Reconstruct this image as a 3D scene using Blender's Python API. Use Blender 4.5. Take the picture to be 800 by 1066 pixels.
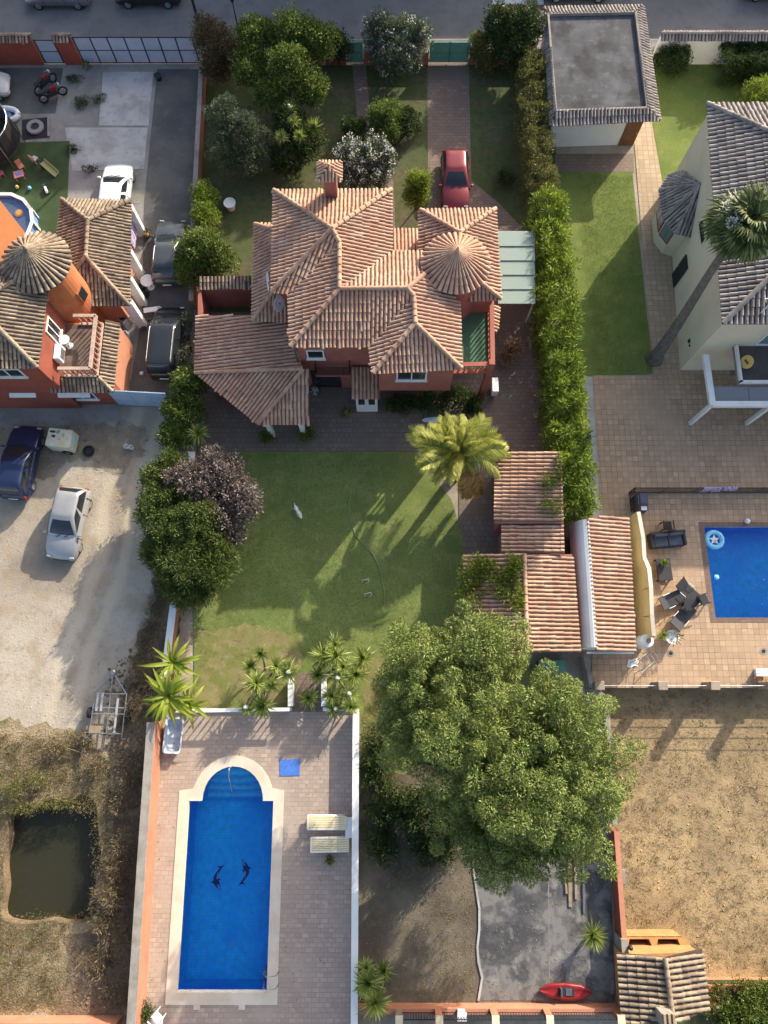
import bpy, math, random
import numpy as np
from mathutils import Vector, Matrix
from mathutils.geometry import tessellate_polygon

scene = bpy.context.scene
for o in list(bpy.data.objects):
    bpy.data.objects.remove(o)
col = scene.collection

# ------------------------------------------------------------------ camera, sky, sun, exposure
CAM_H, FPX, TILT = 38.0, 740.0, math.radians(14)
cam_data = bpy.data.cameras.new('camera')
cam = bpy.data.objects.new('camera', cam_data)
col.objects.link(cam)
cam.location = (0, 0, CAM_H)
cam.rotation_euler = (TILT, 0, 0)
cam_data.sensor_fit = 'VERTICAL'
cam_data.sensor_height = 36.0
cam_data.lens = FPX / 1066.0 * 36.0
cam_data.clip_end = 2000
scene.camera = cam

SUN_DIR = Vector((0.60, 0.80, 0)).normalized()
SUN_EL = math.radians(23.5)
to_sun = Vector((SUN_DIR.x * math.cos(SUN_EL), SUN_DIR.y * math.cos(SUN_EL), math.sin(SUN_EL)))
world = bpy.data.worlds.new('World')
scene.world = world
world.use_nodes = True
wn = world.node_tree
sky = wn.nodes.new('ShaderNodeTexSky')
sky.sky_type = 'NISHITA'
sky.sun_disc = False
sky.sun_elevation = SUN_EL
sky.air_density = 1.0
sky.dust_density = 3.5
sky.ozone_density = 0.6
sky.sun_rotation = math.atan2(SUN_DIR.x, SUN_DIR.y)
wn.links.new(sky.outputs[0], wn.nodes['Background'].inputs[0])
wn.nodes['Background'].inputs[1].default_value = 0.15
sun_data = bpy.data.lights.new('sun', 'SUN')
sun_data.energy = 4.0
sun_data.angle = math.radians(0.55)
sun_data.color = (1.0, 0.90, 0.73)
sun = bpy.data.objects.new('sun', sun_data)
col.objects.link(sun)
sun.location = (20, 30, 60)
sun.rotation_euler = to_sun.to_track_quat('Z', 'Y').to_euler()
scene.view_settings.view_transform = 'Standard'
scene.view_settings.look = 'None'
scene.view_settings.gamma = 1.0
scene.view_settings.use_curve_mapping = False
scene.view_settings.exposure = 1.0
scene.render.engine = 'CYCLES'
scene.cycles.use_denoising = True
scene.cycles.max_bounces = 8
scene.cycles.transparent_max_bounces = 12

# ------------------------------------------------------------------ helpers
CT, ST = math.cos(TILT), math.sin(TILT)
rng = np.random.default_rng(7)
random.seed(7)

def ray(px, py):
    u, v = px - 400.0, py - 533.0
    return (u, -v * CT + FPX * ST, -v * ST - FPX * CT)

def P(px, py, z=0.0):
    d = ray(px, py)
    k = (z - CAM_H) / d[2]
    return Vector((d[0] * k, d[1] * k, z))

def PYp(px, py, Y):                # photo point on the vertical plane y = Y
    d = ray(px, py)
    k = Y / d[1]
    return Vector((d[0] * k, Y, CAM_H + d[2] * k))

def PXp(px, py, X):                # photo point on the vertical plane x = X
    d = ray(px, py)
    k = X / d[0]
    return Vector((X, d[1] * k, CAM_H + d[2] * k))

def W(pts, z=0.0):
    return [P(a, b, z) for a, b in pts]

def link(o):
    col.objects.link(o)
    return o

def tag(o, label=None, cat=None, group=None, kind=None):
    if label: o['label'] = label
    if cat: o['category'] = cat
    if group: o['group'] = group
    if kind: o['kind'] = kind
    return o

def thing(name, label, cat, loc=(0, 0, 0), rz=0.0, group=None):
    o = link(bpy.data.objects.new(name, None))
    o.empty_display_size = 0.2
    o.location = loc
    o.rotation_euler = (0, 0, rz)
    return tag(o, label, cat, group)

def attach(o, parent, world=True):
    if parent is not None:
        o.parent = parent
        if world and parent.type == 'EMPTY':
            o.matrix_parent_inverse = (Matrix.Translation(parent.location) @ parent.rotation_euler.to_matrix().to_4x4()).inverted()
    return o

def mesh_obj(name, me, mat=None, parent=None, world=True):
    if mat is not None and not me.materials:
        me.materials.append(mat)
    o = link(bpy.data.objects.new(name, me))
    return attach(o, parent, world)

class MB:
    """collects shapes; build() links them as ONE mesh object"""
    def __init__(s):
        s.v, s.f = [], []
    def add(s, vs, fs):
        b = len(s.v)
        s.v.extend([tuple(p) for p in vs])
        s.f.extend([tuple(b + i for i in f) for f in fs])
        return s
    def box(s, c, size, rz=0.0, taper=1.0):
        cx, cy, cz = c
        hx, hy, hz = size[0] / 2, size[1] / 2, size[2] / 2
        ca, sa = math.cos(rz), math.sin(rz)
        vs = []
        for z, k in ((-hz, 1.0), (hz, taper)):
            for x, y in ((-hx, -hy), (hx, -hy), (hx, hy), (-hx, hy)):
                x *= k; y *= k
                vs.append((cx + x * ca - y * sa, cy + x * sa + y * ca, cz + z))
        return s.add(vs, [(3, 2, 1, 0), (4, 5, 6, 7), (0, 1, 5, 4), (1, 2, 6, 5), (2, 3, 7, 6), (3, 0, 4, 7)])
    def beam(s, a, b, w, h):
        a, b = Vector(a), Vector(b)
        d = (b - a).normalized()
        side = d.cross(Vector((0, 0, 1)))
        side = side.normalized() if side.length > 1e-4 else Vector((1, 0, 0))
        up = side.cross(d)
        vs = []
        for p in (a, b):
            for x, y in ((-1, -1), (1, -1), (1, 1), (-1, 1)):
                vs.append(p + side * (x * w / 2) + up * (y * h / 2))
        return s.add(vs, [(3, 2, 1, 0), (4, 5, 6, 7), (0, 1, 5, 4), (1, 2, 6, 5), (2, 3, 7, 6), (3, 0, 4, 7)])
    def tube(s, pts, radii, n=8, cap=True):
        pts = [Vector(p) for p in pts]
        if not hasattr(radii, '__len__'): radii = [radii] * len(pts)
        b = len(s.v)
        for i, p in enumerate(pts):
            d = (pts[min(i + 1, len(pts) - 1)] - pts[max(i - 1, 0)]).normalized()
            a = d.cross(Vector((0.13, 0.31, 0.94)) if abs(d.z) < .9 else Vector((1, 0.1, 0))).normalized()
            c = d.cross(a)
            for k in range(n):
                t = 2 * math.pi * k / n
                s.v.append(tuple(p + (a * math.cos(t) + c * math.sin(t)) * radii[i]))
        for i in range(len(pts) - 1):
            for k in range(n):
                k2 = (k + 1) % n
                s.f.append((b + i * n + k, b + i * n + k2, b + (i + 1) * n + k2, b + (i + 1) * n + k))
        if cap:
            s.f.append(tuple(b + k for k in reversed(range(n))))
            s.f.append(tuple(b + (len(pts) - 1) * n + k for k in range(n)))
        return s
    def prism(s, poly, z0, z1, inset=0.0):
        """polygon (list of xy) extruded from z0 to z1"""
        poly = [Vector((p[0], p[1], 0)) for p in poly]
        n = len(poly)
        b = len(s.v)
        s.v.extend([(p.x, p.y, z0) for p in poly])
        s.v.extend([(p.x, p.y, z1) for p in poly])
        for i in range(n):
            j = (i + 1) % n
            s.f.append((b + i, b + j, b + n + j, b + n + i))
        for t in tessellate_polygon([poly]):
            s.f.append(tuple(b + n + i for i in t))
            s.f.append(tuple(b + i for i in reversed(t)))
        return s
    def lathe(s, c, prof, n=16, a0=0.0):
        b = len(s.v)
        for r, z in prof:
            for k in range(n):
                t = a0 + 2 * math.pi * k / n
                s.v.append((c[0] + r * math.cos(t), c[1] + r * math.sin(t), c[2] + z))
        for i in range(len(prof) - 1):
            for k in range(n):
                k2 = (k + 1) % n
                s.f.append((b + i * n + k, b + i * n + k2, b + (i + 1) * n + k2, b + (i + 1) * n + k))
        if tuple(prof[0]) != tuple(prof[-1]):
            s.f.append(tuple(b + k for k in reversed(range(n))))
            s.f.append(tuple(b + (len(prof) - 1) * n + k for k in range(n)))
        return s
    def quad(s, *p):
        return s.add(p, [tuple(range(len(p)))])
    def build(s, name, mat, parent=None, world=True, smooth=False, bevel=0.0):
        me = bpy.data.meshes.new(name)
        me.from_pydata(s.v, [], s.f)
        me.validate()
        o = mesh_obj(name, me, mat, parent, world)
        fix_normals(me)
        if smooth:
            me.polygons.foreach_set('use_smooth', [True] * len(me.polygons))
        if bevel:
            m = o.modifiers.new('bevel', 'BEVEL')
            m.width = bevel; m.segments = 2; m.limit_method = 'ANGLE'
        return o

import bmesh
def fix_normals(me):
    if len(me.polygons) > 60000: return
    bm = bmesh.new(); bm.from_mesh(me)
    bmesh.ops.recalc_face_normals(bm, faces=bm.faces)
    bm.to_mesh(me); bm.free()

def sheet(name, polys, z, mat, parent=None, thick=0.0):
    """flat sheet: first polygon (xy list) is the outline, the others are holes"""
    polys = [[Vector((p[0], p[1], 0)) for p in q] for q in polys]
    vs = [(p.x, p.y, z) for q in polys for p in q]
    fs = [tuple(t) for t in tessellate_polygon(polys)]
    me = bpy.data.meshes.new(name)
    if thick:
        n = len(vs)
        vs2 = vs + [(a, b, c - thick) for a, b, c in vs]
        fs2 = fs + [tuple(n + i for i in reversed(t)) for t in fs]
        k = 0
        for q in polys:
            m = len(q)
            for i in range(m):
                j = (i + 1) % m
                fs2.append((k + i, k + j, n + k + j, n + k + i))
            k += m
        vs, fs = vs2, fs2
    me.from_pydata(vs, [], fs)
    fix_normals(me)
    if not thick:
        for p in me.polygons:
            if p.normal.z < 0:
                p.flip()
    return mesh_obj(name, me, mat, parent)

def copy_tree(o, parent=None):
    c = o.copy(); col.objects.link(c)
    if parent is not None: c.parent = parent
    for ch in list(o.children):
        copy_tree(ch, c)
    return c

# ------------------------------------------------------------------ materials
def rgb(h):
    """sRGB hex as linear rgb"""
    h = h.lstrip('#')
    out = []
    for i in (0, 2, 4):
        c = int(h[i:i + 2], 16) / 255
        out.append(c / 12.92 if c <= .04045 else ((c + .055) / 1.055) ** 2.4)
    return tuple(out)

def new_mat(name):
    m = bpy.data.materials.new(name)
    m.use_nodes = True
    nt = m.node_tree
    return m, nt, nt.nodes['Principled BSDF']

def N(nt, t, **kw):
    n = nt.nodes.new(t)
    for k, v in kw.items(): setattr(n, k, v)
    return n

def coords(nt, world):
    if world:
        return N(nt, 'ShaderNodeNewGeometry').outputs['Position']
    return N(nt, 'ShaderNodeTexCoord').outputs['Object']

def noise_fac(nt, co, scale, detail=4, lo=.35, hi=.65, rough=.55):
    n = N(nt, 'ShaderNodeTexNoise')
    n.inputs['Scale'].default_value = scale
    n.inputs['Detail'].default_value = detail
    n.inputs['Roughness'].default_value = rough
    nt.links.new(co, n.inputs['Vector'])
    r = N(nt, 'ShaderNodeMapRange')
    r.inputs['From Min'].default_value = lo
    r.inputs['From Max'].default_value = hi
    nt.links.new(n.outputs[0], r.inputs['Value'])
    return r.outputs[0]

def mixc(nt, fac, a, b, mode='MIX'):
    m = N(nt, 'ShaderNodeMix', data_type='RGBA', blend_type=mode)
    for i, x in ((0, fac), (6, a), (7, b)):
        if hasattr(x, 'links') or isinstance(x, bpy.types.NodeSocket):
            nt.links.new(x, m.inputs[i])
        elif i == 0:
            m.inputs[0].default_value = x
        else:
            m.inputs[i].default_value = (*x, 1)
    return m.outputs[2]

def add_bump(nt, bsdf, height, strength, dist):
    b = N(nt, 'ShaderNodeBump')
    b.inputs['Strength'].default_value = strength
    b.inputs['Distance'].default_value = dist
    nt.links.new(height, b.inputs['Height'])
    nt.links.new(b.outputs[0], bsdf.inputs['Normal'])

def mat(name, layers, rough=.85, bump=.0, bscale=30., bdist=.03, metal=0., world=True, island=0., spec=.3, coat=0.):
    """layers: [base, (colour, scale, lo, hi, amount), ...] each further colour mixed in by its own noise"""
    m, nt, b = new_mat(name)
    co = coords(nt, world)
    c = layers[0]
    for L in layers[1:]:
        lc = co
        if len(L) > 5:
            mp = N(nt, 'ShaderNodeMapping'); mp.inputs['Scale'].default_value = L[5]; mp.inputs['Rotation'].default_value = (0, 0, .6)
            nt.links.new(co, mp.inputs['Vector']); lc = mp.outputs[0]
        f = noise_fac(nt, lc, L[1], 5, L[2], L[3], .6)
        if len(L) > 4 and L[4] != 1:
            mm = N(nt, 'ShaderNodeMath', operation='MULTIPLY')
            nt.links.new(f, mm.inputs[0]); mm.inputs[1].default_value = L[4]
            f = mm.outputs[0]
        c = mixc(nt, f, c, L[0])
    if island:
        g = N(nt, 'ShaderNodeNewGeometry')
        r = N(nt, 'ShaderNodeMapRange')
        r.inputs['To Min'].default_value = 1 - island
        r.inputs['To Max'].default_value = 1 + island
        nt.links.new(g.outputs['Random Per Island'], r.inputs['Value'])
        hs = N(nt, 'ShaderNodeHueSaturation')
        nt.links.new(r.outputs[0], hs.inputs['Value'])
        if isinstance(c, bpy.types.NodeSocket): nt.links.new(c, hs.inputs['Color'])
        else: hs.inputs['Color'].default_value = (*c, 1)
        c = hs.outputs[0]
    if isinstance(c, bpy.types.NodeSocket): nt.links.new(c, b.inputs['Base Color'])
    else: b.inputs['Base Color'].default_value = (*c, 1)
    b.inputs['Roughness'].default_value = rough
    b.inputs['Metallic'].default_value = metal
    b.inputs['Specular IOR Level'].default_value = spec
    if coat:
        b.inputs['Coat Weight'].default_value = coat
        b.inputs['Coat Roughness'].default_value = .06
    if bump:
        n = N(nt, 'ShaderNodeTexNoise')
        n.inputs['Scale'].default_value = bscale
        n.inputs['Detail'].default_value = 5
        nt.links.new(co, n.inputs['Vector'])
        add_bump(nt, b, n.outputs[0], bump, bdist)
    return m

def tile_mat(name, c1, c2, mortar, size, offset=0., msize=.012, stain=None, rot=0., rough=.75, sscale=.5, bump=.4, squash=1., aspect=1.):
    """square or brick paving with random tone per tile"""
    m, nt, b = new_mat(name)
    co = coords(nt, True)
    mp = N(nt, 'ShaderNodeMapping')
    mp.inputs['Rotation'].default_value = (0, 0, rot)
    nt.links.new(co, mp.inputs['Vector'])
    br = N(nt, 'ShaderNodeTexBrick', offset=offset, squash=squash)
    br.inputs['Color1'].default_value = (*c1, 1)
    br.inputs['Color2'].default_value = (*c2, 1)
    br.inputs['Mortar'].default_value = (*mortar, 1)
    br.inputs['Scale'].default_value = 1.0
    br.inputs['Brick Width'].default_value = size * aspect
    br.inputs['Row Height'].default_value = size
    br.inputs['Mortar Size'].default_value = msize
    br.inputs['Mortar Smooth'].default_value = .3
    nt.links.new(mp.outputs[0], br.inputs['Vector'])
    c = br.outputs['Color']
    c = mixc(nt, noise_fac(nt, co, 3.5, 5, .4, .75), c, tuple(x * .72 for x in c1))
    if stain:
        c = mixc(nt, noise_fac(nt, co, sscale, 5, .48, .72), c, stain)
    nt.links.new(c, b.inputs['Base Color'])
    b.inputs['Roughness'].default_value = rough
    b.inputs['Specular IOR Level'].default_value = .25
    inv = N(nt, 'ShaderNodeMath', operation='SUBTRACT')
    inv.inputs[0].default_value = 1
    nt.links.new(br.outputs['Fac'], inv.inputs[1])
    add_bump(nt, b, inv.outputs[0], bump, .01)
    return m

def leaf_mat(name, c1, c2, c3=None, trans=.35, scale=.8, rough=.55, var=.35, tipc=None):
    m, nt, b = new_mat(name)
    co = coords(nt, True)
    c = mixc(nt, noise_fac(nt, co, scale, 3, .38, .62), c1, c2)
    g = N(nt, 'ShaderNodeNewGeometry')
    if c3 is not None:
        r0 = N(nt, 'ShaderNodeMapRange')
        r0.inputs['From Min'].default_value = .72; r0.inputs['From Max'].default_value = .85
        nt.links.new(g.outputs['Random Per Island'], r0.inputs['Value'])
        c = mixc(nt, r0.outputs[0], c, c3)
    r = N(nt, 'ShaderNodeMapRange')
    r.inputs['To Min'].default_value = 1 - var; r.inputs['To Max'].default_value = 1 + var
    nt.links.new(g.outputs['Random Per Island'], r.inputs['Value'])
    hs = N(nt, 'ShaderNodeHueSaturation')
    nt.links.new(r.outputs[0], hs.inputs['Value'])
    nt.links.new(c, hs.inputs['Color'])
    nt.links.new(hs.outputs[0], b.inputs['Base Color'])
    b.inputs['Roughness'].default_value = rough
    b.inputs['Specular IOR Level'].default_value = .3
    t = N(nt, 'ShaderNodeBsdfTranslucent')
    nt.links.new(hs.outputs[0], t.inputs['Color'])
    mx = N(nt, 'ShaderNodeMixShader')
    mx.inputs[0].default_value = trans
    nt.links.new(b.outputs[0], mx.inputs[1]); nt.links.new(t.outputs[0], mx.inputs[2])
    nt.links.new(mx.outputs[0], nt.nodes['Material Output'].inputs[0])
    return m

def glass_mat(name, tint, rough=.05, fres=1.5, base=0.25, bump=0., bscale=3.):
    """clear sheet: tinted transparency plus a Fresnel reflection"""
    m, nt, b = new_mat(name)
    nt.nodes.remove(b)
    tr = N(nt, 'ShaderNodeBsdfTransparent'); tr.inputs[0].default_value = (*tint, 1)
    gl = N(nt, 'ShaderNodeBsdfGlossy'); gl.inputs['Roughness'].default_value = rough
    df = N(nt, 'ShaderNodeBsdfDiffuse'); df.inputs[0].default_value = (*tint, 1)
    fr = N(nt, 'ShaderNodeFresnel'); fr.inputs[0].default_value = fres
    if bump:
        co = coords(nt, True)
        n = N(nt, 'ShaderNodeTexNoise'); n.inputs['Scale'].default_value = bscale; n.inputs['Detail'].default_value = 3
        nt.links.new(co, n.inputs['Vector'])
        bp = N(nt, 'ShaderNodeBump'); bp.inputs['Strength'].default_value = bump; bp.inputs['Distance'].default_value = .05
        nt.links.new(n.outputs[0], bp.inputs['Height'])
        nt.links.new(bp.outputs[0], gl.inputs['Normal']); nt.links.new(bp.outputs[0], fr.inputs['Normal'])
    m1 = N(nt, 'ShaderNodeMixShader'); m1.inputs[0].default_value = base
    nt.links.new(tr.outputs[0], m1.inputs[1]); nt.links.new(df.outputs[0], m1.inputs[2])
    m2 = N(nt, 'ShaderNodeMixShader')
    nt.links.new(fr.outputs[0], m2.inputs[0]); nt.links.new(m1.outputs[0], m2.inputs[1]); nt.links.new(gl.outputs[0], m2.inputs[2])
    nt.links.new(m2.outputs[0], nt.nodes['Material Output'].inputs[0])
    return m

K = {}
K['asphalt'] = mat('asphalt', [(.15, .147, .147), ((.185, .18, .177), .25, .4, .6), ((.115, .113, .114), 1.2, .5, .7, .6)], .9, .3, 60)
K['driveway_asphalt'] = mat('driveway_asphalt', [(.12, .118, .112), ((.085, .085, .083), .5, .4, .65), ((.17, .155, .13), 1.6, .55, .75, .7), ((.06, .06, .055), 6, .58, .7, .5)], .92, .4, 40)
K['yard_concrete'] = mat('yard_concrete', [(.27, .265, .25), ((.19, .18, .165), .55, .42, .62), ((.13, .12, .10), 2.5, .56, .72, .6), ((.33, .32, .30), 1.1, .55, .7, .6)], .9, .25, 35)
K['pale_concrete'] = mat('pale_concrete', [(.42, .42, .41), ((.32, .31, .30), .7, .42, .62), ((.24, .22, .20), 2.8, .56, .72, .6)], .9, .2, 35)
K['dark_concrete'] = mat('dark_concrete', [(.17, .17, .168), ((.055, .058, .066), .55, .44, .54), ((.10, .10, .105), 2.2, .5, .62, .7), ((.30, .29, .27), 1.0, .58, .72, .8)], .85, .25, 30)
K['dirt'] = mat('dirt', [(.345, .30, .24), ((.245, .21, .165), .28, .44, .58), ((.43, .385, .315), .13, .46, .6, .8), ((.31, .245, .165), .8, .5, .62, .6), ((.17, .135, .09), 1.7, .60, .74, .6), ((.24, .19, .13), 6, .55, .7, .5)], .95, .4, 9, .06)
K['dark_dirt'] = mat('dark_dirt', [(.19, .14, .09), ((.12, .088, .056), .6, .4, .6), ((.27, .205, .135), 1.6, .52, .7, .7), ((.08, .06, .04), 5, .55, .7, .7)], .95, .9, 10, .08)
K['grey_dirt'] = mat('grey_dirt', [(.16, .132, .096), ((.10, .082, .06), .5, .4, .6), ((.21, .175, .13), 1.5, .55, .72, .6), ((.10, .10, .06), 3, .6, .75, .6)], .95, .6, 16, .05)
K['dry_lot'] = mat('dry_lot', [(.345, .255, .14), ((.265, .195, .11), .3, .44, .58), ((.20, .145, .08), 1.5, .54, .64, .75), ((.13, .095, .06), 4.2, .58, .68, .8), ((.41, .295, .15), .8, .55, .68, .6), ((.17, .125, .075), 1.3, .60, .68, .7, (1, 3.5, 1)), ((.16, .12, .075), 1.1, .61, .69, .6, (4, 1, 1))], .95, .6, 11, .05)
K['lawn'] = mat('lawn', [(.19, .23, .066), ((.14, .185, .05), .4, .42, .6), ((.27, .28, .10), .9, .52, .68, .65), ((.095, .13, .034), 14, .48, .62, .7), ((.26, .22, .11), 2.4, .60, .70, .6), ((.10, .14, .036), 3.5, .56, .68, .6)], .95, .55, 40, .04)
K['lawn_bright'] = mat('lawn_bright', [(.16, .205, .046), ((.115, .16, .036), .4, .42, .6), ((.24, .245, .075), 1.0, .53, .69, .6), ((.085, .125, .028), 14, .48, .62, .7), ((.25, .215, .10), 2.6, .62, .71, .5)], .95, .55, 40, .04)
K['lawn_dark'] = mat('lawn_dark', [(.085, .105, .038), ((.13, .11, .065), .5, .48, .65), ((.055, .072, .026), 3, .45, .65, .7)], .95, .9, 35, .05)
K['dry_grass'] = mat('dry_grass', [(.26, .225, .10), ((.19, .205, .06), .9, .42, .56), ((.34, .27, .15), 2.0, .52, .66, .7), ((.16, .13, .07), 3.5, .6, .7, .5)], .95, .9, 40, .05)
K['turf'] = mat('turf', [(.04, .066, .026), ((.052, .085, .034), 1.2, .4, .6)], .95, .5, 90)
K['pavers'] = tile_mat('pavers', (.25, .18, .14), (.175, .13, .105), (.095, .075, .062), .24, .5, .016, (.16, .125, .10), aspect=1.6)
K['patio_pavers'] = tile_mat('patio_pavers', (.235, .18, .145), (.165, .13, .105), (.085, .07, .06), .3, .5, .016, (.16, .128, .10))
K['terrace'] = tile_mat('terrace', (.50, .355, .235), (.345, .24, .16), (.19, .135, .09), .31, .0, .016, (.43, .30, .20), sscale=.35)
K['path_tile'] = tile_mat('path_tile', (.47, .36, .24), (.37, .27, .18), (.19, .14, .09), .34, .0, .016, (.34, .25, .17))
K['pool_deck'] = tile_mat('pool_deck', (.46, .365, .30), (.36, .28, .23), (.25, .20, .165), .21, .5, .014, (.41, .33, .275), aspect=1.7)
K['coping'] = mat('coping', [(.66, .58, .47), ((.58, .49, .38), .8, .42, .62), ((.50, .42, .32), 4, .58, .75, .5)], .7, .1, 30)
K['pool_tile'] = tile_mat('pool_tile', (.006, .46, .97), (.005, .39, .91), (.03, .52, .97), .15, .0, .012, (.004, .31, .84), rough=.4, bump=.05, sscale=.4)
K['pool_step'] = tile_mat('pool_step', (.09, .62, 1.0), (.08, .58, .98), (.12, .66, 1.0), .12, .0, .006, None, rough=.4, bump=.05)
K['water'] = glass_mat('water', (.85, .97, 1.0), .03, 1.33, .0, .25, 2.2)
K['pond_water'] = glass_mat('pond_water', (.24, .24, .15), .04, 1.33, .12, .1, 1.5)
K['pond_bed'] = mat('pond_bed', [(.26, .23, .095), ((.15, .14, .06), 1.1, .4, .6), ((.14, .13, .06), 2.6, .55, .7, .7)], .9, .4, 12)
K['terracotta'] = mat('terracotta', [(.42, .25, .17), ((.50, .335, .24), .8, .44, .62), ((.31, .175, .12), 1.8, .50, .66, .7), ((.50, .36, .26), 5, .62, .76, .45), ((.22, .16, .12), .55, .56, .68, .55)], .85, .2, 40, island=.12)
K['terracotta_pan'] = mat('terracotta_pan', [(.23, .115, .085), ((.16, .08, .06), 3, .4, .65)], .9, .2, 30)
K['old_tile'] = mat('old_tile', [(.31, .24, .17), ((.20, .155, .118), 1.2, .42, .62), ((.12, .092, .072), 3.0, .50, .66, .8), ((.42, .35, .25), 6, .60, .74, .6)], .9, .3, 40, island=.28)
K['old_pan'] = mat('old_pan', [(.085, .06, .048), ((.05, .038, .032), 3, .4, .65)], .95, .2, 30)
K['grey_tile'] = mat('grey_tile', [(.31, .275, .25), ((.225, .195, .18), 1.2, .42, .62), ((.15, .125, .118), 3.2, .52, .68, .7), ((.41, .37, .33), 7, .60, .74, .6)], .9, .3, 40, island=.25)
K['grey_pan'] = mat('grey_pan', [(.085, .068, .068), ((.05, .042, .043), 3, .4, .65)], .95, .2, 30)
K['pink_wall'] = mat('pink_wall', [(.34, .125, .095), ((.28, .10, .08), .9, .42, .65), ((.40, .17, .13), 2.4, .58, .75, .5)], .9, .1, 50)
K['orange_wall'] = mat('orange_wall', [(.44, .155, .066), ((.37, .13, .057), .9, .42, .65), ((.48, .21, .11), 2.4, .58, .75, .5)], .9, .1, 50)
K['red_wall'] = mat('red_wall', [(.27, .075, .05), ((.21, .06, .043), 1, .42, .65), ((.31, .11, .08), 3, .6, .75, .5)], .9, .1, 50)
K['salmon_wall'] = mat('salmon_wall', [(.46, .205, .13), ((.39, .17, .108), 1, .42, .65), ((.48, .28, .20), 3, .58, .75, .6)], .9, .1, 50)
K['cream_wall'] = mat('cream_wall', [(.66, .60, .45), ((.60, .54, .40), .7, .42, .65), ((.56, .50, .38), 3, .62, .8, .5)], .9, .08, 50)
K['white_wall'] = mat('white_wall', [(.80, .80, .78), ((.73, .73, .71), .8, .42, .65), ((.52, .51, .48), 3, .62, .8, .5)], .9, .08, 50)
K['yellow_wall'] = mat('yellow_wall', [(.60, .45, .20), ((.52, .385, .175), .9, .42, .65), ((.43, .33, .18), 3, .62, .8, .5)], .9, .08, 50)
K['stone'] = mat('stone', [(.33, .27, .21), ((.24, .19, .15), 3, .42, .65), ((.15, .12, .10), 8, .58, .75, .5)], .9, .5, 30)
K['grey_coping'] = mat('grey_coping', [(.30, .275, .245), ((.21, .19, .165), 1.5, .42, .65), ((.13, .115, .10), 5, .58, .75, .6)], .9, .4, 30)
K['flat_roof'] = mat('flat_roof', [(.095, .10, .112), ((.06, .062, .07), .6, .42, .6), ((.13, .135, .145), 2.2, .56, .68, .6), ((.028, .029, .033), .7, .48, .64, .85)], .9, .3, 30)
K['dark_void'] = mat('dark_void', [(.03, .027, .025)], .9)
K['glass'] = mat('window_glass', [(.02, .025, .032)], .08, spec=.6, world=False)
K['blue_glass'] = mat('blue_glass', [(.16, .23, .25)], .12, spec=.6, world=False)
K['white_paint'] = mat('white_paint', [(.74, .74, .72), ((.66, .66, .64), 2, .42, .65)], .6, world=False)
K['blue_gate'] = mat('blue_gate', [(.36, .46, .56), ((.30, .40, .50), 1.1, .42, .65)], .55, world=True)
K['dark_metal'] = mat('dark_metal', [(.035, .037, .042)], .5, metal=.3, world=False)
K['steel'] = mat('steel', [(.42, .43, .44), ((.30, .31, .32), 4, .42, .65)], .42, metal=.8, world=False)
K['green_metal'] = mat('green_metal', [(.10, .28, .20), ((.13, .33, .24), 2, .42, .65)], .6, world=False)
K['brown_wood'] = mat('brown_wood', [(.19, .085, .045), ((.14, .06, .032), 4, .42, .65)], .6, world=False)
K['weathered_wood'] = mat('weathered_wood', [(.30, .235, .16), ((.22, .17, .115), 4, .42, .65)], .8, world=False)
K['bark'] = mat('bark', [(.13, .095, .065), ((.08, .058, .04), 6, .42, .65)], .95, .8, 18, .05)
K['palm_bark'] = mat('palm_bark', [(.17, .145, .125), ((.11, .092, .08), 5, .42, .65)], .95, .8, 12, .05)
K['rubber'] = mat('rubber', [(.018, .018, .019)], .85, world=False)
K['black_fabric'] = mat('black_fabric', [(.022, .023, .027), ((.03, .031, .036), 3, .4, .6)], .9, world=False)
K['charcoal_wicker'] = mat('charcoal_wicker', [(.05, .052, .06), ((.035, .036, .042), 20, .4, .6)], .8, .4, 80, .01, world=False)
K['grey_cushion'] = mat('grey_cushion', [(.085, .10, .135), ((.065, .078, .105), 3, .4, .6)], .9, world=False)
K['cream_plastic'] = mat('cream_plastic', [(.82, .72, .47), ((.76, .66, .42), 3, .4, .6)], .55, world=False)
K['white_plastic'] = mat('white_plastic', [(.74, .75, .77)], .45, world=False)
K['clay'] = mat('clay', [(.45, .24, .10), ((.38, .20, .085), 3, .4, .65)], .9, world=True)
K['iron'] = mat('iron', [(.055, .035, .03), ((.035, .022, .02), 8, .4, .6)], .7, world=False)
K['red_plastic'] = mat('red_plastic', [(.24, .016, .02), ((.18, .013, .017), 3, .4, .6)], .4, world=False)
K['purple_cloth'] = mat('purple_cloth', [(.34, .27, .46), ((.52, .46, .60), 9, .45, .6), ((.18, .12, .30), 6, .55, .65)], .9, world=False)
K['blue_cloth'] = mat('blue_cloth', [(.08, .20, .60), ((.06, .16, .50), 5, .4, .6)], .9, world=False)
K['light_blue'] = mat('light_blue', [(.20, .56, .80), ((.26, .62, .84), 5, .4, .6)], .4, world=False)
K['pool_liner'] = mat('pool_liner', [(.17, .34, .62), ((.14, .30, .57), 3, .4, .6)], .5)
K['navy'] = mat('navy', [(.006, .016, .14), ((.005, .012, .11), 5, .4, .6)], .5)
K['pale_blue'] = mat('pale_blue', [(.10, .32, .66)], .5)
K['pink'] = mat('pink', [(.40, .13, .17), ((.46, .20, .21), 8, .45, .6)], .5, world=False)
K['lime'] = mat('lime', [(.32, .35, .14)], .6, world=False)
K['gold'] = mat('gold', [(.62, .42, .12)], .6, world=False)
K['straw'] = mat('straw', [(.44, .35, .20), ((.30, .23, .13), 2, .4, .6)], .95, island=.3)
K['road_white'] = mat('road_white', [(.55, .56, .57), ((.40, .41, .42), 3, .45, .65)], .8)
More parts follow.
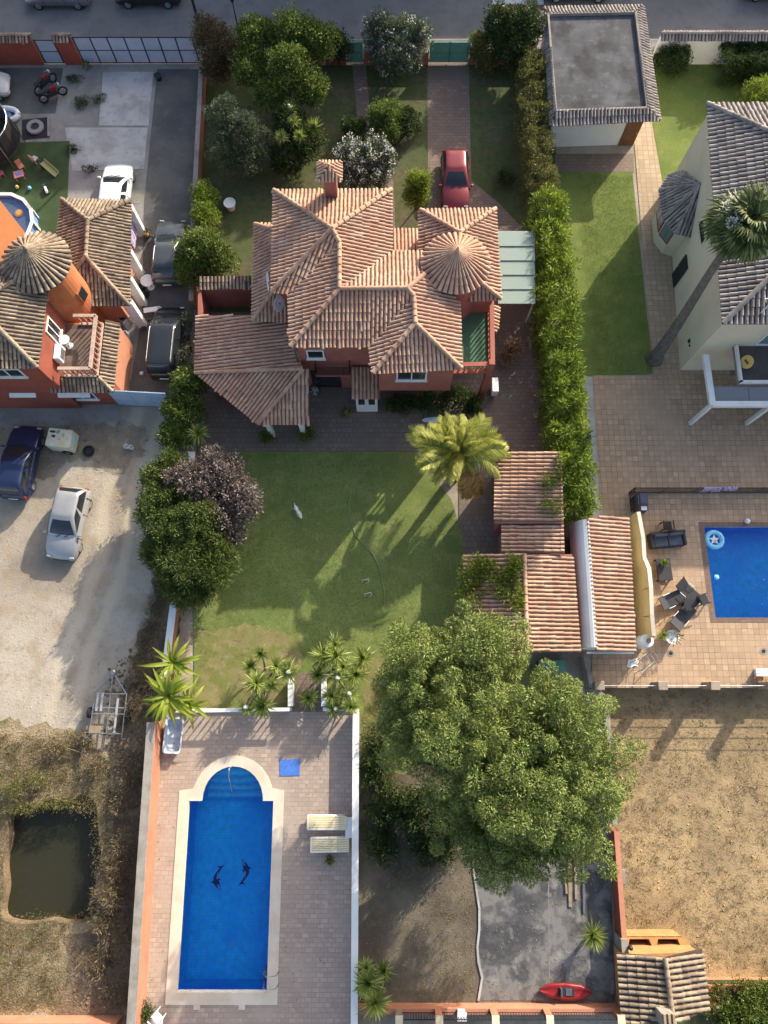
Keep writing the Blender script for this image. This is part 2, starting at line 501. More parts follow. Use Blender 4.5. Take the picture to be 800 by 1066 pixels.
K['road_red'] = mat('road_red', [(.17, .09, .08), ((.13, .075, .07), 2, .45, .65)], .85)
K['skin_dog'] = mat('dog_fur', [(.82, .80, .76), ((.74, .71, .66), 14, .42, .65)], .95, .5, 60, world=False)
K['sheet_glass'] = glass_mat('sheet_glass', (.42, .54, .49), .3, 1.3, .5)
K['smoke_glass'] = glass_mat('smoke_glass', (.30, .32, .36), .2, 1.45, .55)
def wear_tracks(m, a, b, colour, half=.72):
    '''wheel tracks: two pale compacted bands along the line a-b'''
    nt = m.node_tree; bs = nt.nodes['Principled BSDF']
    co = coords(nt, True)
    d = (b - a).normalized(); n = Vector((-d.y, d.x, 0))
    dp = N(nt, 'ShaderNodeVectorMath', operation='DOT_PRODUCT'); dp.inputs[1].default_value = n
    nt.links.new(co, dp.inputs[0])
    nz = noise_fac(nt, co, .16, 2, 0., 1.)
    def mth(op, x, y):
        k = N(nt, 'ShaderNodeMath', operation=op)
        for i, v in enumerate((x, y)):
            if isinstance(v, bpy.types.NodeSocket): nt.links.new(v, k.inputs[i])
            elif v is not None: k.inputs[i].default_value = v
        return k.outputs[0]
    q = mth('SUBTRACT', dp.outputs['Value'], a.dot(n))
    q = mth('ADD', q, mth('MULTIPLY', mth('SUBTRACT', nz, .5), 2.2))
    q = mth('ABSOLUTE', mth('SUBTRACT', mth('ABSOLUTE', q, None), half), None)
    r = N(nt, 'ShaderNodeMapRange', interpolation_type='SMOOTHSTEP')
    r.inputs['From Min'].default_value = .55; r.inputs['From Max'].default_value = .12
    nt.links.new(q, r.inputs['Value'])
    f = mth('MULTIPLY', r.outputs[0], .4)
    old = bs.inputs['Base Color'].links[0].from_socket
    nt.links.new(mixc(nt, f, old, colour), bs.inputs['Base Color'])
wear_tracks(K['dirt'], P(150, 450), P(90, 660), (.56, .48, .36))
# foliage
K['f_pine'] = leaf_mat('pine_needles', (.12, .17, .04), (.195, .245, .06), (.255, .29, .085), .2, .5, var=.25)
K['f_green'] = leaf_mat('green_leaves', (.075, .12, .022), (.125, .175, .032), (.20, .235, .06), .36)
K['f_mid'] = leaf_mat('mid_green_leaves', (.06, .095, .022), (.105, .145, .032), (.16, .19, .055), .34)
K['f_scrub'] = leaf_mat('brown_scrub', (.13, .095, .055), (.19, .145, .085), (.25, .20, .12), .2)
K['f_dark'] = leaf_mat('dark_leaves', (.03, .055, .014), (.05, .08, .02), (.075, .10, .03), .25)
K['f_olive'] = leaf_mat('olive_leaves', (.065, .09, .045), (.10, .13, .07), (.15, .17, .11), .25)
K['f_brown'] = leaf_mat('brownish_leaves', (.085, .075, .035), (.13, .11, .055), (.16, .10, .06), .3)
K['f_lime'] = leaf_mat('lime_leaves', (.13, .20, .022), (.20, .265, .035), (.26, .31, .06), .4)
K['f_hedge'] = leaf_mat('hedge_leaves', (.10, .16, .022), (.20, .275, .032), (.29, .35, .06), .42, .55)
K['f_hedge_dull'] = leaf_mat('dull_hedge_leaves', (.10, .115, .03), (.15, .155, .045), (.19, .18, .06), .3)
K['f_purple'] = leaf_mat('purple_leaves', (.13, .10, .095), (.20, .16, .145), (.27, .23, .19), .25)
K['f_yucca'] = leaf_mat('yucca_leaves', (.19, .26, .05), (.28, .34, .08), (.40, .43, .16), .38, 1.5)
K['f_aloe'] = leaf_mat('strap_leaves', (.20, .27, .025), (.30, .35, .05), (.36, .38, .08), .4, 1.5)
K['f_palm'] = leaf_mat('palm_leaflets', (.34, .38, .075), (.44, .46, .12), (.54, .52, .20), .45, 1.0)
K['f_fan'] = leaf_mat('fan_palm_leaves', (.07, .105, .028), (.12, .155, .045), (.21, .23, .09), .3, 1.0)
K['f_dead'] = leaf_mat('dead_fronds', (.50, .29, .09), (.40, .23, .07), (.56, .36, .13), .3, 2.0)
K['f_white'] = leaf_mat('white_petals', (.74, .75, .72), (.80, .80, .78), None, .3, 2.0, var=.12)
K['f_russet'] = leaf_mat('russet_leaves', (.26, .15, .08), (.34, .21, .12), (.38, .26, .16), .3)
# ------------------------------------------------------------------ the setting: ground, road, yards, lawns, pools
def struct(name, polys, z, m, parent=None, thick=0.0):
    return tag(sheet(name, polys, z, m, parent, thick), kind='structure')

def smooth_poly(pts, n=6):
    """closed Catmull-Rom outline through xy points"""
    out = []
    L = len(pts)
    for i in range(L):
        p0, p1, p2, p3 = (Vector((*pts[(i + k) % L][:2], 0)) for k in (-1, 0, 1, 2))
        for j in range(n):
            t = j / n
            out.append(.5 * ((2 * p1) + (p2 - p0) * t + (2 * p0 - 5 * p1 + 4 * p2 - p3) * t * t + (3 * p1 - p0 - 3 * p2 + p3) * t ** 3))
    return out

def rough(poly, amp=.25, step=.22):
    """break a clean outline up: short segments with uneven jitter"""
    out = []
    n = len(poly)
    r = random.Random(len(poly) * 7 + int(abs(poly[0][0]) * 100))
    ph = [r.uniform(0, 6.28) for _ in range(4)]
    s = 0.
    for i in range(n):
        a, b = Vector((poly[i][0], poly[i][1], 0)), Vector((poly[(i + 1) % n][0], poly[(i + 1) % n][1], 0))
        L = (b - a).length
        m = max(1, int(L / step))
        d = (b - a) / max(L, 1e-6); nn = Vector((-d.y, d.x, 0))
        for k in range(m):
            u = s + L * k / m
            w = .5 * math.sin(u * 1.7 + ph[0]) + .35 * math.sin(u * 4.3 + ph[1]) + .3 * math.sin(u * 9.1 + ph[2]) + r.uniform(-.35, .35)
            out.append(a.lerp(b, k / m) + nn * (amp * w))
        s += L
    return out

# pool outlines (world xy)
pa, pb, pc, pd = P(197.3, 835), P(184.8, 1032.6), P(278, 1032.6), P(285, 834.5)
ac = (P(210.3, 833.5) + P(274.3, 833.5)) / 2
ar = (P(274.3, 833.5) - P(210.3, 833.5)).length / 2
arc = [Vector((ac.x + ar * math.cos(t), ac.y + ar * 1.06 * math.sin(t), 0)) for t in np.linspace(0, math.pi, 17)]
pool1 = [pb, pc, Vector((pd.x, arc[0].y, 0))] + arc + [Vector((pa.x, arc[0].y, 0))]
cop = .52
arc2 = [Vector((ac.x + (ar + cop) * math.cos(t), ac.y + (ar * 1.06 + cop) * math.sin(t), 0)) for t in np.linspace(.28, math.pi - .28, 17)]
pool1_out = [pb + Vector((-cop, -cop, 0)), pc + Vector((cop, -cop, 0)), Vector((pd.x + cop, arc[0].y + cop * .9, 0))] + arc2 + [Vector((pa.x - cop, arc[0].y + cop * .9, 0))]
pool2 = [P(745, 643), Vector((30, P(745, 643).y, 0)), Vector((30, P(733, 549).y, 0)), P(733, 549)]
pool2 = [pool2[0], pool2[1], pool2[2], Vector((pool2[3].x, pool2[3].y, 0))]
pond = smooth_poly(W([(8, 850), (22, 838), (38, 840), (52, 832), (70, 834), (86, 828), (100, 836), (102, 862), (106, 890), (100, 915), (101, 942), (95, 958), (70, 962), (50, 959), (28, 963), (1, 956), (4, 925), (2, 900), (7, 874)]), 4)
LOTZ = -.85
lot_top = P(700, 716).y
lot_bot = P(700, 1018, LOTZ).y
lot_x = P(641, 960, LOTZ).x - .1
lot_x_top = P(615, 716).x
lot = [Vector((lot_x, lot_bot, 0)), Vector((60, lot_bot, 0)), Vector((60, lot_top, 0)), Vector((lot_x, lot_top, 0))]

G = 300
struct('ground', [[(-G, -G), (G, -G), (G, G), (-G, G)], pool1_out, pool2, pond, lot], -.02, K['dirt'])
# street
ys = P(400, 66).y
rd = ys + 1.7
struct('road', [[(-120, rd), (120, rd), (120, rd + 9), (-120, rd + 9)]], .004, K['asphalt'])
pv = tile_mat('pavement_tile', (.25, .24, .23), (.21, .20, .195), (.13, .125, .12), .4, 0., .015)
sw = MB()
sw.box((0, (ys + .25 + rd) / 2, .04), (240, rd - ys - .25, .14))
tag(sw.build('pavement', pv), kind='structure')
kb = MB()
kb.box((0, rd + .06, .05), (240, .12, .16))
tag(kb.build('kerb', K['grey_coping']), kind='structure')
tag(MB().box((0, rd + 9.9, .04), (240, 1.8, .14)).build('far_pavement', pv), kind='structure')
cx0 = P(512, 4).x
struct('crossing_paint', [[(cx0, rd + .1), (cx0 + 3.6, rd + .1), (cx0 + 3.6, rd + 8.9), (cx0, rd + 8.9)]], .009, K['road_red'])
for i in range(9):
    y0 = 41.56 + i * .98
    struct('road_marking', [[(cx0 + .05, y0), (cx0 + 3.5, y0), (cx0 + 3.5, y0 + .46), (cx0 + .05, y0 + .46)]], .014, K['road_white'])

# left property yard
struct('yard', [W([(-160, 68), (212, 68), (203, 330), (182, 424), (112, 424), (-160, 424)])], .0, K['yard_concrete'])
yard = bpy.data.objects['yard']
def slab(poly, z, m): sheet('slab', [W(poly)], z, m, yard, .04)
slab([(108, 75), (160, 75), (155, 131), (103, 131)], .022, K['pale_concrete'])
slab([(72, 75), (106, 75), (102, 131), (68, 131)], .014, K['yard_concrete'])
slab([(68, 133), (154, 133), (150, 176), (76, 178)], .020, K['pale_concrete'])
slab([(80, 180), (150, 178), (146, 212), (80, 212)], .012, K['yard_concrete'])
slab([(0, 71), (66, 71), (58, 118), (-4, 118)], .016, K['driveway_asphalt'])
struct('driveway_left', [W([(164, 72), (211, 72), (202, 330), (181, 420), (132, 420), (148, 330), (150, 212)])], .008, K['driveway_asphalt'])
struct('artificial_turf', [W([(-30, 150), (73, 147), (70, 232), (62, 262), (-30, 262)])], .028, K['turf'])
struct('house_front_pavement', [W([(-120, 421), (124, 421), (126, 438), (60, 444), (-120, 442)])], .006, K['yard_concrete'])

# dirt lot on the left: darker verge beside the wall and dry grass round the pond
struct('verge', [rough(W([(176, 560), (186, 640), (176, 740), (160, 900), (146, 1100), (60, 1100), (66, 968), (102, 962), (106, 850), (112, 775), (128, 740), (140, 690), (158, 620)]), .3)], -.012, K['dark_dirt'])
struct('dry_grass_patch', [rough(W([(-60, 752), (20, 748), (60, 760), (92, 762), (118, 800), (116, 870), (112, 962), (72, 975), (64, 1056), (-60, 1056)]), .3), pond], -.008, mat('pond_scrub', [(.30, .235, .145), ((.21, .16, .095), .7, .42, .6), ((.38, .305, .195), 1.6, .52, .68, .7), ((.15, .15, .055), 1.1, .55, .66, .8), ((.10, .075, .045), 4, .56, .68, .7)], .95, .9, 12, .08))
struct('hard_standing', [rough(W([(-60, 437), (128, 437), (150, 448), (156, 470), (118, 492), (70, 478), (46, 500), (-60, 520)]), .4)], -.014, mat('dark_gravel', [(.30, .25, .185), ((.21, .175, .13), .6, .42, .6), ((.37, .31, .235), 1.6, .52, .68, .7), ((.11, .10, .07), 4, .58, .7, .7)], .95, .6, 12, .05))
tag(MB().prism(pond, -1.5, -1.4).build('pond_bed', K['pond_bed']), kind='structure')
def ring_wall(name, poly, z0, z1, m, parent=None):
    mb = MB()
    n = len(poly)
    for i in range(n):
        a, b = poly[i], poly[(i + 1) % n]
        mb.quad((a[0], a[1], z0), (b[0], b[1], z0), (b[0], b[1], z1), (a[0], a[1], z1))
    return mb.build(name, m, parent)
tag(ring_wall('pond_bank', pond, -1.45, -.004, K['dark_dirt']), kind='structure')
struct('pond_water', [pond], -.75, K['pond_water'])

# main property
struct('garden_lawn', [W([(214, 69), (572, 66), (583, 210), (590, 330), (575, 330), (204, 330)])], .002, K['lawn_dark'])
struct('driveway', [W([(445, 64), (488, 64), (491, 188), (520, 212), (552, 246), (556, 330), (505, 330), (505, 250), (446, 250)])], .014, K['pavers'])
struct('garden_path', [W([(367, 66), (381, 66), (386, 122), (410, 190), (412, 250), (402, 250), (398, 190), (372, 122)])], .010, K['pavers'])
struct('patio', [W([(204, 325), (600, 325), (605, 470), (596, 600), (478, 600), (478, 470), (205, 470)])], .018, K['patio_pavers'])
struct('side_driveway', [W([(500, 330), (585, 330), (592, 470), (500, 470)])], .026, K['pavers'])
struct('lawn', [W([(200, 470.5), (432, 470.5), (470, 520), (482, 560), (486, 640), (560, 700), (600, 720), (600, 900), (376, 900), (376, 741), (203, 741)])], .030, K['lawn'])
struct('dry_lawn_corner', [rough(W([(206, 655), (250, 652), (314, 658), (308, 700), (300, 733), (206, 735)]), .3)], .036, K['dry_grass'])
struct('lawn_edge_strip', [rough(W([(378, 690), (402, 680), (420, 720), (412, 800), (378, 840)]), .2)], .035, K['dry_grass'])
struct('planter_gap_path', [W([(309, 700), (336, 700), (338, 741), (306, 741)])], .042, K['pavers'])
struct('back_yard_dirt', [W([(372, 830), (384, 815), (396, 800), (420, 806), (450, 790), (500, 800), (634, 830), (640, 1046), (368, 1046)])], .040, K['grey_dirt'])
we = W([(493, 860), (493, 904), (496, 925), (499, 945), (499, 967), (497, 985), (498, 1000), (502, 1017), (498, 1041)])
re_ = W([(640, 1041), (634, 860)])
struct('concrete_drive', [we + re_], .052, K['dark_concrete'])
jm = MB()
jm.beam(P(571, 870, .058), P(572, 1038, .058), .03, .006)
tag(jm.build('concrete_joint', K['grey_coping']), kind='structure')
ke = MB()
for a, b in zip(we[:-1], we[1:]):
    ke.beam((a.x, a.y, .06), (b.x, b.y, .06), .10, .09)
tag(ke.build('drive_edging', K['pale_concrete']), kind='structure')

# pool deck and pool of the main house
deck = W([(168, 741), (371, 741), (368, 1130), (140, 1130)])
struct('pool_deck', [deck, pool1_out], .045, K['pool_deck'])
struct('pool_coping', [pool1_out, pool1], .075, K['coping'], thick=.2)
sh = MB()
n = len(pool1)
for i in range(n):
    a, b = pool1[i], pool1[(i + 1) % n]
    sh.quad((a.x, a.y, -1.5), (b.x, b.y, -1.5), (b.x, b.y, -.12), (a.x, a.y, -.12))
pool = tag(sh.build('swimming_pool', K['pool_tile']), 'blue mosaic swimming pool with rounded stepped end and cream coping', 'pool')
sheet('pool_floor', [pool1], -1.5, K['pool_tile'], pool)
for k in range(4):                                    # steps in the rounded end
    y0 = ac.y - .02 + .38 * k
    zt = -1.15 + .28 * k
    pts = [p for p in arc if p.y > y0 + .02]
    w = math.sqrt(max(0, 1 - ((y0 - ac.y) / (ar * 1.06)) ** 2)) * ar if y0 > ac.y else ar
    poly = [(ac.x + w - .004, y0)] + [((p.x - ac.x) * .996 + ac.x, (p.y - ac.y) * .996 + ac.y) for p in pts] + [(ac.x - w + .004, y0)]
    so = MB().prism(poly, -1.49, zt).build('step', K['pool_step'], pool)
    MB().box((ac.x, y0 + .045, zt + .006), (2 * w - .06, .09, .012)).build('nosing', K['pool_tile'], so)
    MB().box((ac.x, y0 + .012, zt - .09), (2 * w - .06, .03, .14)).build('riser', K['navy'], so)
sheet('water', [[(p.x, p.y) for p in pool1]], -.13, K['water'], pool)
ws = MB()                                             # white waterline strip along the south edge
ws.box(((pb.x + pc.x) / 2, pb.y + .03, -.06), (pc.x - pb.x - .02, .06, .1))
ws.build('waterline_trim', K['white_paint'], pool)
hr = MB()
h0 = P(241, 800, .07)
for dx in (.05,):
    hr.tube([h0 + Vector((dx, .1, 0)), h0 + Vector((dx, .08, .75)), h0 + Vector((dx, -.3, .75)), h0 + Vector((dx, -1.1, -.1)), h0 + Vector((dx, -1.15, -.7))], .016, 6)
hr.build('step_handrail', K['steel'], pool, smooth=True)
ld = MB()
l0 = P(278, 1018, .07)
for dy in (-.27, .27):
    ld.tube([l0 + Vector((.55, dy, 0)), l0 + Vector((.5, dy, .55)), l0 + Vector((.1, dy, .7)), l0 + Vector((-.12, dy, .35)), l0 + Vector((-.12, dy, -1.1))], .024, 6)
for z in (-.3, -.6, -.9):
    ld.box((l0.x - .12, l0.y, z), (.08, .54, .03))
ld.build('ladder', K['steel'], pool, smooth=True)
MB().lathe(P(242, 983, -1.495), [(.12, 0), (.12, .02), (.0, .025)], 16).build('drain', K['pale_blue'], pool)
sk = MB()
for px in (205, 252):
    c = P(px, 1048, .05)
    sk.box((c.x, c.y, .055), (.3, .25, .03))
sk.build('skimmer_lid', K['coping'], pool)

def dolphin(name, cpx, flip, parent):
    c = P(cpx[0], cpx[1], -1.49)
    # outline nose-up, 1.55 m long, bent to one side
    body = [(0, .80), (.06, .66), (.15, .52), (.19, .36), (.32, .22), (.20, .18), (.20, 0), (.16, -.2), (.09, -.42), (.03, -.58),
            (.20, -.72), (.02, -.70), (-.08, -.82), (-.06, -.60), (-.02, -.42), (0, -.2), (-.02, 0), (-.12, .10), (-.03, .14), (-.05, .32), (-.04, .52), (-.03, .70)]
    belly = [(0, .76), (.05, .60), (.07, .42), (.02, .36), (-.02, .5)], [(.02, .10), (.07, 0), (.06, -.2), (.02, -.40), (.005, -.2), (-.01, 0)]
    def tr(q):
        x, y = q
        x += .15 * (1 - (y / .8) ** 2)
        if flip: x, y = -x, -y
        return (c.x + x * 1.2, c.y + y * .78)
    d = sheet(name, [[tr(q) for q in body]], -1.494, K['navy'], parent)
    for b_ in belly:
        sheet('belly', [[tr(q) for q in b_]], -1.488, K['pale_blue'], d)
dolphin('dolphin_mosaic', (251, 908), False, pool)
dolphin('dolphin_mosaic', (231, 914), True, pool)

# right property
struct('garage_apron', [W([(578, 160), (660, 160), (660, 179), (578, 179)])], .006, K['pavers'])
struct('right_lawn', [W([(566, 178.5), (658.5, 178.5), (680, 389), (617, 392), (600, 430), (590, 430)])], .004, K['lawn_bright'])
struct('front_lawn', [W([(676, 50), (1000, 50), (1000, 330), (735, 330), (735, 193), (690, 193), (680, 130)])], .003, K['lawn_bright'])
struct('garden_path_right', [W([(659, 128), (679, 128), (690, 192), (760, 192), (760, 394), (680, 394)])], .012, K['path_tile'])
ty0, ty1 = P(700, 391).y, lot_top
tx0 = P(617, 392).x
struct('terrace', [[(P(615, 716).x, ty1), (46, ty1), (46, ty0), (tx0, ty0), (P(625, 530).x, P(625, 530).y)], pool2], .02, K['terrace'])
struct('side_strip', [W([(604, 392), (617, 392), (627, 540), (612, 545)])], .008, K['pale_concrete'])
rim = [Vector((pool2[0].x - .3, pool2[0].y - .25, 0)), Vector((31, pool2[0].y - .25, 0)), Vector((31, pool2[3].y + .3, 0)), Vector((pool2[3].x - .3, pool2[3].y + .3, 0))]
struct('pool_rim', [rim, pool2], .028, tile_mat('rim_tile', (.22, .15, .115), (.18, .12, .095), (.12, .085, .07), .3, 0., .014))
p2 = tag(ring_wall('swimming_pool', pool2, -1.5, .028, K['pool_tile']), 'rectangular blue pool on the tiled terrace with an inflatable ring floating', 'pool')
sheet('pool_floor', [pool2], -1.5, K['pool_tile'], p2)
sheet('water', [pool2], -.10, K['water'], p2)
# brown dirt lot below the terrace
struct('dry_lot', [[(lot_x, lot_bot), (60, lot_bot), (60, lot_top), (lot_x, lot_top)]], LOTZ, K['dry_lot'])
rw = MB()
rw.box(((lot_x + 46) / 2, lot_top + .102, LOTZ / 2 - .005), (46 - lot_x, .2, -LOTZ + .02))
tag(rw.build('retaining_wall', K['stone']), 'low stone retaining wall under the terrace edge fence', 'wall')
lk = MB().box(((lot_x + 3.9 + 60) / 2, lot_bot - .08, LOTZ / 2 + .06), (60 - lot_x - 3.9, .22, -LOTZ + .16))
tag(lk.build('lot_kerb', K['salmon_wall']), 'long low orange kerb wall along the bottom of the dry lot', 'wall')
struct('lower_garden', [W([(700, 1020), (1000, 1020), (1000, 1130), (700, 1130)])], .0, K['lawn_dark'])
# ------------------------------------------------------------------ roofs, walls, openings
def fit_plane(pts):
    A = np.array([[p[0], p[1], 1.0] for p in pts])
    z = np.array([p[2] for p in pts])
    s, *_ = np.linalg.lstsq(A, z, rcond=None)
    return s

def barrel(VS, FS, a, b, up, side, r0, r1, lift0, lift1):
    """one barrel tile from its upper end a to its lower end b"""
    k = len(VS)
    for p, r, l in ((a, r0, lift0), (b, r1, lift1)):
        for c_, s_ in ((-1, 0), (-.72, .62), (0, 1), (.72, .62), (1, 0)):
            q = p + side * (r * c_) + up * (r * s_ * .85 + l)
            VS.append((q.x, q.y, q.z))
    for i in range(4):
        FS.append((k + i, k + i + 1, k + 6 + i, k + 5 + i))

def roof_slope(parent, pts, m_tile, m_pan, spacing=.208, course=.42, name='roof_slope', thick=.10):
    """pts: world points round one roof plane (eave and ridge heights given)"""
    a, b, c = fit_plane(pts)
    poly = [(p[0], p[1]) for p in pts]
    zf = lambda x, y: a * x + b * y + c
    vs = [(x, y, zf(x, y)) for x, y in poly]
    n = len(vs)
    tess = tessellate_polygon([[Vector(v) for v in vs]])
    mb = MB()
    mb.add(vs + [(x, y, z - thick) for x, y, z in vs], [tuple(t) for t in tess] + [tuple(n + i for i in reversed(t)) for t in tess]
           + [(i, (i + 1) % n, n + (i + 1) % n, n + i) for i in range(n)])
    base = mb.build(name, m_pan, parent)
    g = math.hypot(a, b)
    if g < 1e-4: return base
    d2 = np.array([-a / g, -b / g])                 # downhill in plan
    s2 = np.array([-d2[1], d2[0]])
    down = Vector((d2[0], d2[1], -g)).normalized()
    side = Vector((s2[0], s2[1], 0))
    up = side.cross(down)
    if up.z < 0: up = -up
    pl = np.array(poly)
    S, T = pl @ s2, pl @ d2
    VS, FS = [], []
    s = S.min() + spacing * .5
    k = math.sqrt(1 + g * g)
    rr = random.Random(int(abs(S.min() * 991) + abs(T.min() * 77)))
    while s < S.max() - spacing * .2:
        xs = []
        for i in range(n):
            j = (i + 1) % n
            if (S[i] - s) * (S[j] - s) < 0:
                f = (s - S[i]) / (S[j] - S[i])
                xs.append(T[i] + f * (T[j] - T[i]))
        xs.sort()
        for t0, t1 in zip(xs[::2], xs[1::2]):
            t = t1 + .04
            while t > t0 + .03:
                tu = max(t - course / k, t0)
                def pt(tt):
                    x, y = s2 * s + d2 * tt
                    return Vector((x, y, zf(x, y)))
                r = spacing * .36
                jx = rr.uniform(-.01, .01)
                slip = rr.uniform(.03, .09) if rr.random() < .04 else 0.   # a few slipped tiles
                if slip: jx += rr.uniform(-.03, .03)
                barrel(VS, FS, pt(tu - (.05 if tu > t0 else 0)) + side * jx, pt(t + slip) + side * jx * 1.5, up, side, r * .86, r * rr.uniform(1.0, 1.12), .0, rr.uniform(.016, .034))
                t = tu
        s += spacing
    if VS:
        me = bpy.data.meshes.new('roof_tiles')
        me.from_pydata(VS, [], FS)
        me.polygons.foreach_set('use_smooth', [True] * len(FS))
        o = mesh_obj('roof_tiles', me, m_tile, base)
        o['kind'] = 'stuff'
    return base

def caps(parent, lines, m_tile, r=.12, name='ridge_caps', step=.4):
    VS, FS = [], []
    for a, b in lines:
        a, b = Vector(a), Vector(b)
        L = (b - a).length
        d = (b - a) / L
        side = d.cross(Vector((0, 0, 1))).normalized()
        up = side.cross(d)
        if up.z < 0: up = -up
        n = max(1, round(L / step))
        for i in range(n):
            p, q = a + d * (L * i / n - .03), a + d * (L * (i + 1) / n)
            barrel(VS, FS, p, q, up, side, r * .9, r * 1.05, .02, .045)
    me = bpy.data.meshes.new(name)
    me.from_pydata(VS, [], FS)
    me.polygons.foreach_set('use_smooth', [True] * len(FS))
    o = mesh_obj(name, me, m_tile, parent)
    o['kind'] = 'stuff'
    return o

def cone_roof(parent, c, R, z0, z1, m_tile, m_pan, n=34):
    base = MB().lathe((c[0], c[1], 0), [(R, z0 - .08), (R, z0), (.02, z1)], n * 2).build('cone_roof', m_pan, parent)
    VS, FS = [], []
    A = Vector((c[0], c[1], z1))
    for i in range(n):
        t = 2 * math.pi * i / n
        e = Vector((c[0] + (R + .05) * math.cos(t), c[1] + (R + .05) * math.sin(t), z0))
        d = (e - A).normalized()
        side = Vector((-math.sin(t), math.cos(t), 0))
        up = side.cross(d)
        if up.z < 0: up = -up
        segs = 5
        for j in range(segs):
            f0, f1 = .05 + .95 * j / segs, .05 + .95 * (j + 1) / segs
            w = math.pi * R / n * .74
            barrel(VS, FS, A.lerp(e, max(.03, f0 - .02)), A.lerp(e, f1), up, side, w * (f0 * .85 + .06), w * (f1 * .97 + .06), .0, .022)
    me = bpy.data.meshes.new('roof_tiles')
    me.from_pydata(VS, [], FS)
    me.polygons.foreach_set('use_smooth', [True] * len(FS))
    o = mesh_obj('roof_tiles', me, m_tile, base); o['kind'] = 'stuff'
    MB().lathe((c[0], c[1], z1 - .05), [(.10, 0), (.11, .08), (.05, .16), (.07, .22), (.0, .34)], 10).build('finial', m_tile, parent, smooth=True)
    return base

TC = (K['terracotta'], K['terracotta_pan'])
OT = (K['old_tile'], K['old_pan'])
GT = (K['grey_tile'], K['grey_pan'])

def R3(pts):
    return [P(*p) for p in pts]

def window(parent, c, w, h, face, m_frame=None, m_glass=None, bars=1, sill=True, name='window', depth=.06):
    """framed window on a wall; face is the outward direction 'S','N','E','W'"""
    ax = {'S': (Vector((1, 0, 0)), Vector((0, -1, 0))), 'N': (Vector((-1, 0, 0)), Vector((0, 1, 0))),
          'E': (Vector((0, 1, 0)), Vector((1, 0, 0))), 'W': (Vector((0, -1, 0)), Vector((-1, 0, 0)))}[face]
    u, o = ax
    c = Vector(c)
    z = Vector((0, 0, 1))
    def bx(mb, du, dz, su, sz, d0, d1):
        p = c + u * du + z * dz + o * ((d0 + d1) / 2)
        sz3 = (su, d1 - d0, sz) if face in 'SN' else (d1 - d0, su, sz)
        mb.box(p, sz3)
    t = .07
    f = MB()
    for s in (-1, 1):
        bx(f, s * (w / 2 - t / 2), 0, t, h, -.03, depth)
        bx(f, 0, s * (h / 2 - t / 2), w - 2 * t, t, -.03, depth)
    for i in range(bars):
        bx(f, -w / 2 + w * (i + 1) / (bars + 1), 0, .05, h - 2 * t, -.02, depth - .01)
    fo = f.build(name, m_frame or K['white_paint'], parent)
    g = MB(); bx(g, 0, 0, w - 2 * t, h - 2 * t, .0, .02)
    g.build('pane', m_glass or K['glass'], fo)
    if sill:
        s_ = MB(); bx(s_, 0, -h / 2 - .035, w + .12, .06, -.02, .12)
        s_.build('sill', m_frame or K['white_paint'], fo)
    return fo

def door(parent, c, w, h, face, m=None, name='door'):
    o = {'S': Vector((0, -1, 0)), 'N': Vector((0, 1, 0)), 'E': Vector((1, 0, 0)), 'W': Vector((-1, 0, 0))}[face]
    c = Vector(c)
    sz = (w, .08, h) if face in 'SN' else (.08, w, h)
    d = MB().box(c + o * .03, sz).build(name, m or K['brown_wood'], parent)
    hd = c + o * .10 + (Vector((w * .38, 0, 0)) if face in 'SN' else Vector((0, w * .38, 0)))
    MB().box(hd, (.05, .05, .14)).build('handle', K['steel'], d)
    return d

def railing(parent, pts, h, m, spacing=.12, r=.012, rail=.03, z=None, name='railing'):
    mb, bb, lo_ = MB(), MB(), MB()
    for a, b in zip(pts[:-1], pts[1:]):
        a, b = Vector(a), Vector(b)
        up = Vector((0, 0, h))
        mb.beam(a + up, b + up, rail * 1.3, rail)
        lo_.beam(a + Vector((0, 0, .08)), b + Vector((0, 0, .08)), rail, rail)
        n = max(2, int((b - a).length / spacing))
        for i in range(n + 1):
            p = a.lerp(b, i / n)
            bb.box(p + Vector((0, 0, h / 2 + .03)), (2 * r, 2 * r, h - .06))
    o = mb.build(name, m, parent)
    tag(bb.build('bar', m, o), kind='stuff')
    lo_.build('bottom_rail', m, o)
    return o

def baluster_rail(parent, a, b, h, m, spacing=.26, w=.16, name='balustrade', m_cap=None):
    """stone balustrade: plinth, top rail and turned balusters"""
    a, b = Vector(a), Vector(b)
    d = (b - a)
    L = d.length
    mb = MB()
    mb.beam(a + Vector((0, 0, .06)), b + Vector((0, 0, .06)), w, .12)
    mb.beam(a + Vector((0, 0, h - .05)), b + Vector((0, 0, h - .05)), w * 1.15, .10)
    o = mb.build(name, m_cap or m, parent)
    bb = MB()
    n = max(2, int(L / spacing))
    for i in range(n):
        p = a + d * ((i + .5) / n)
        H = h - .22
        bb.lathe((p.x, p.y, p.z + .12), [(w * .3, 0), (w * .24, H * .12), (w * .44, H * .35), (w * .2, H * .72), (w * .32, H)], 6)
    tag(bb.build('balusters', m, o, smooth=True), kind='stuff')
    return o

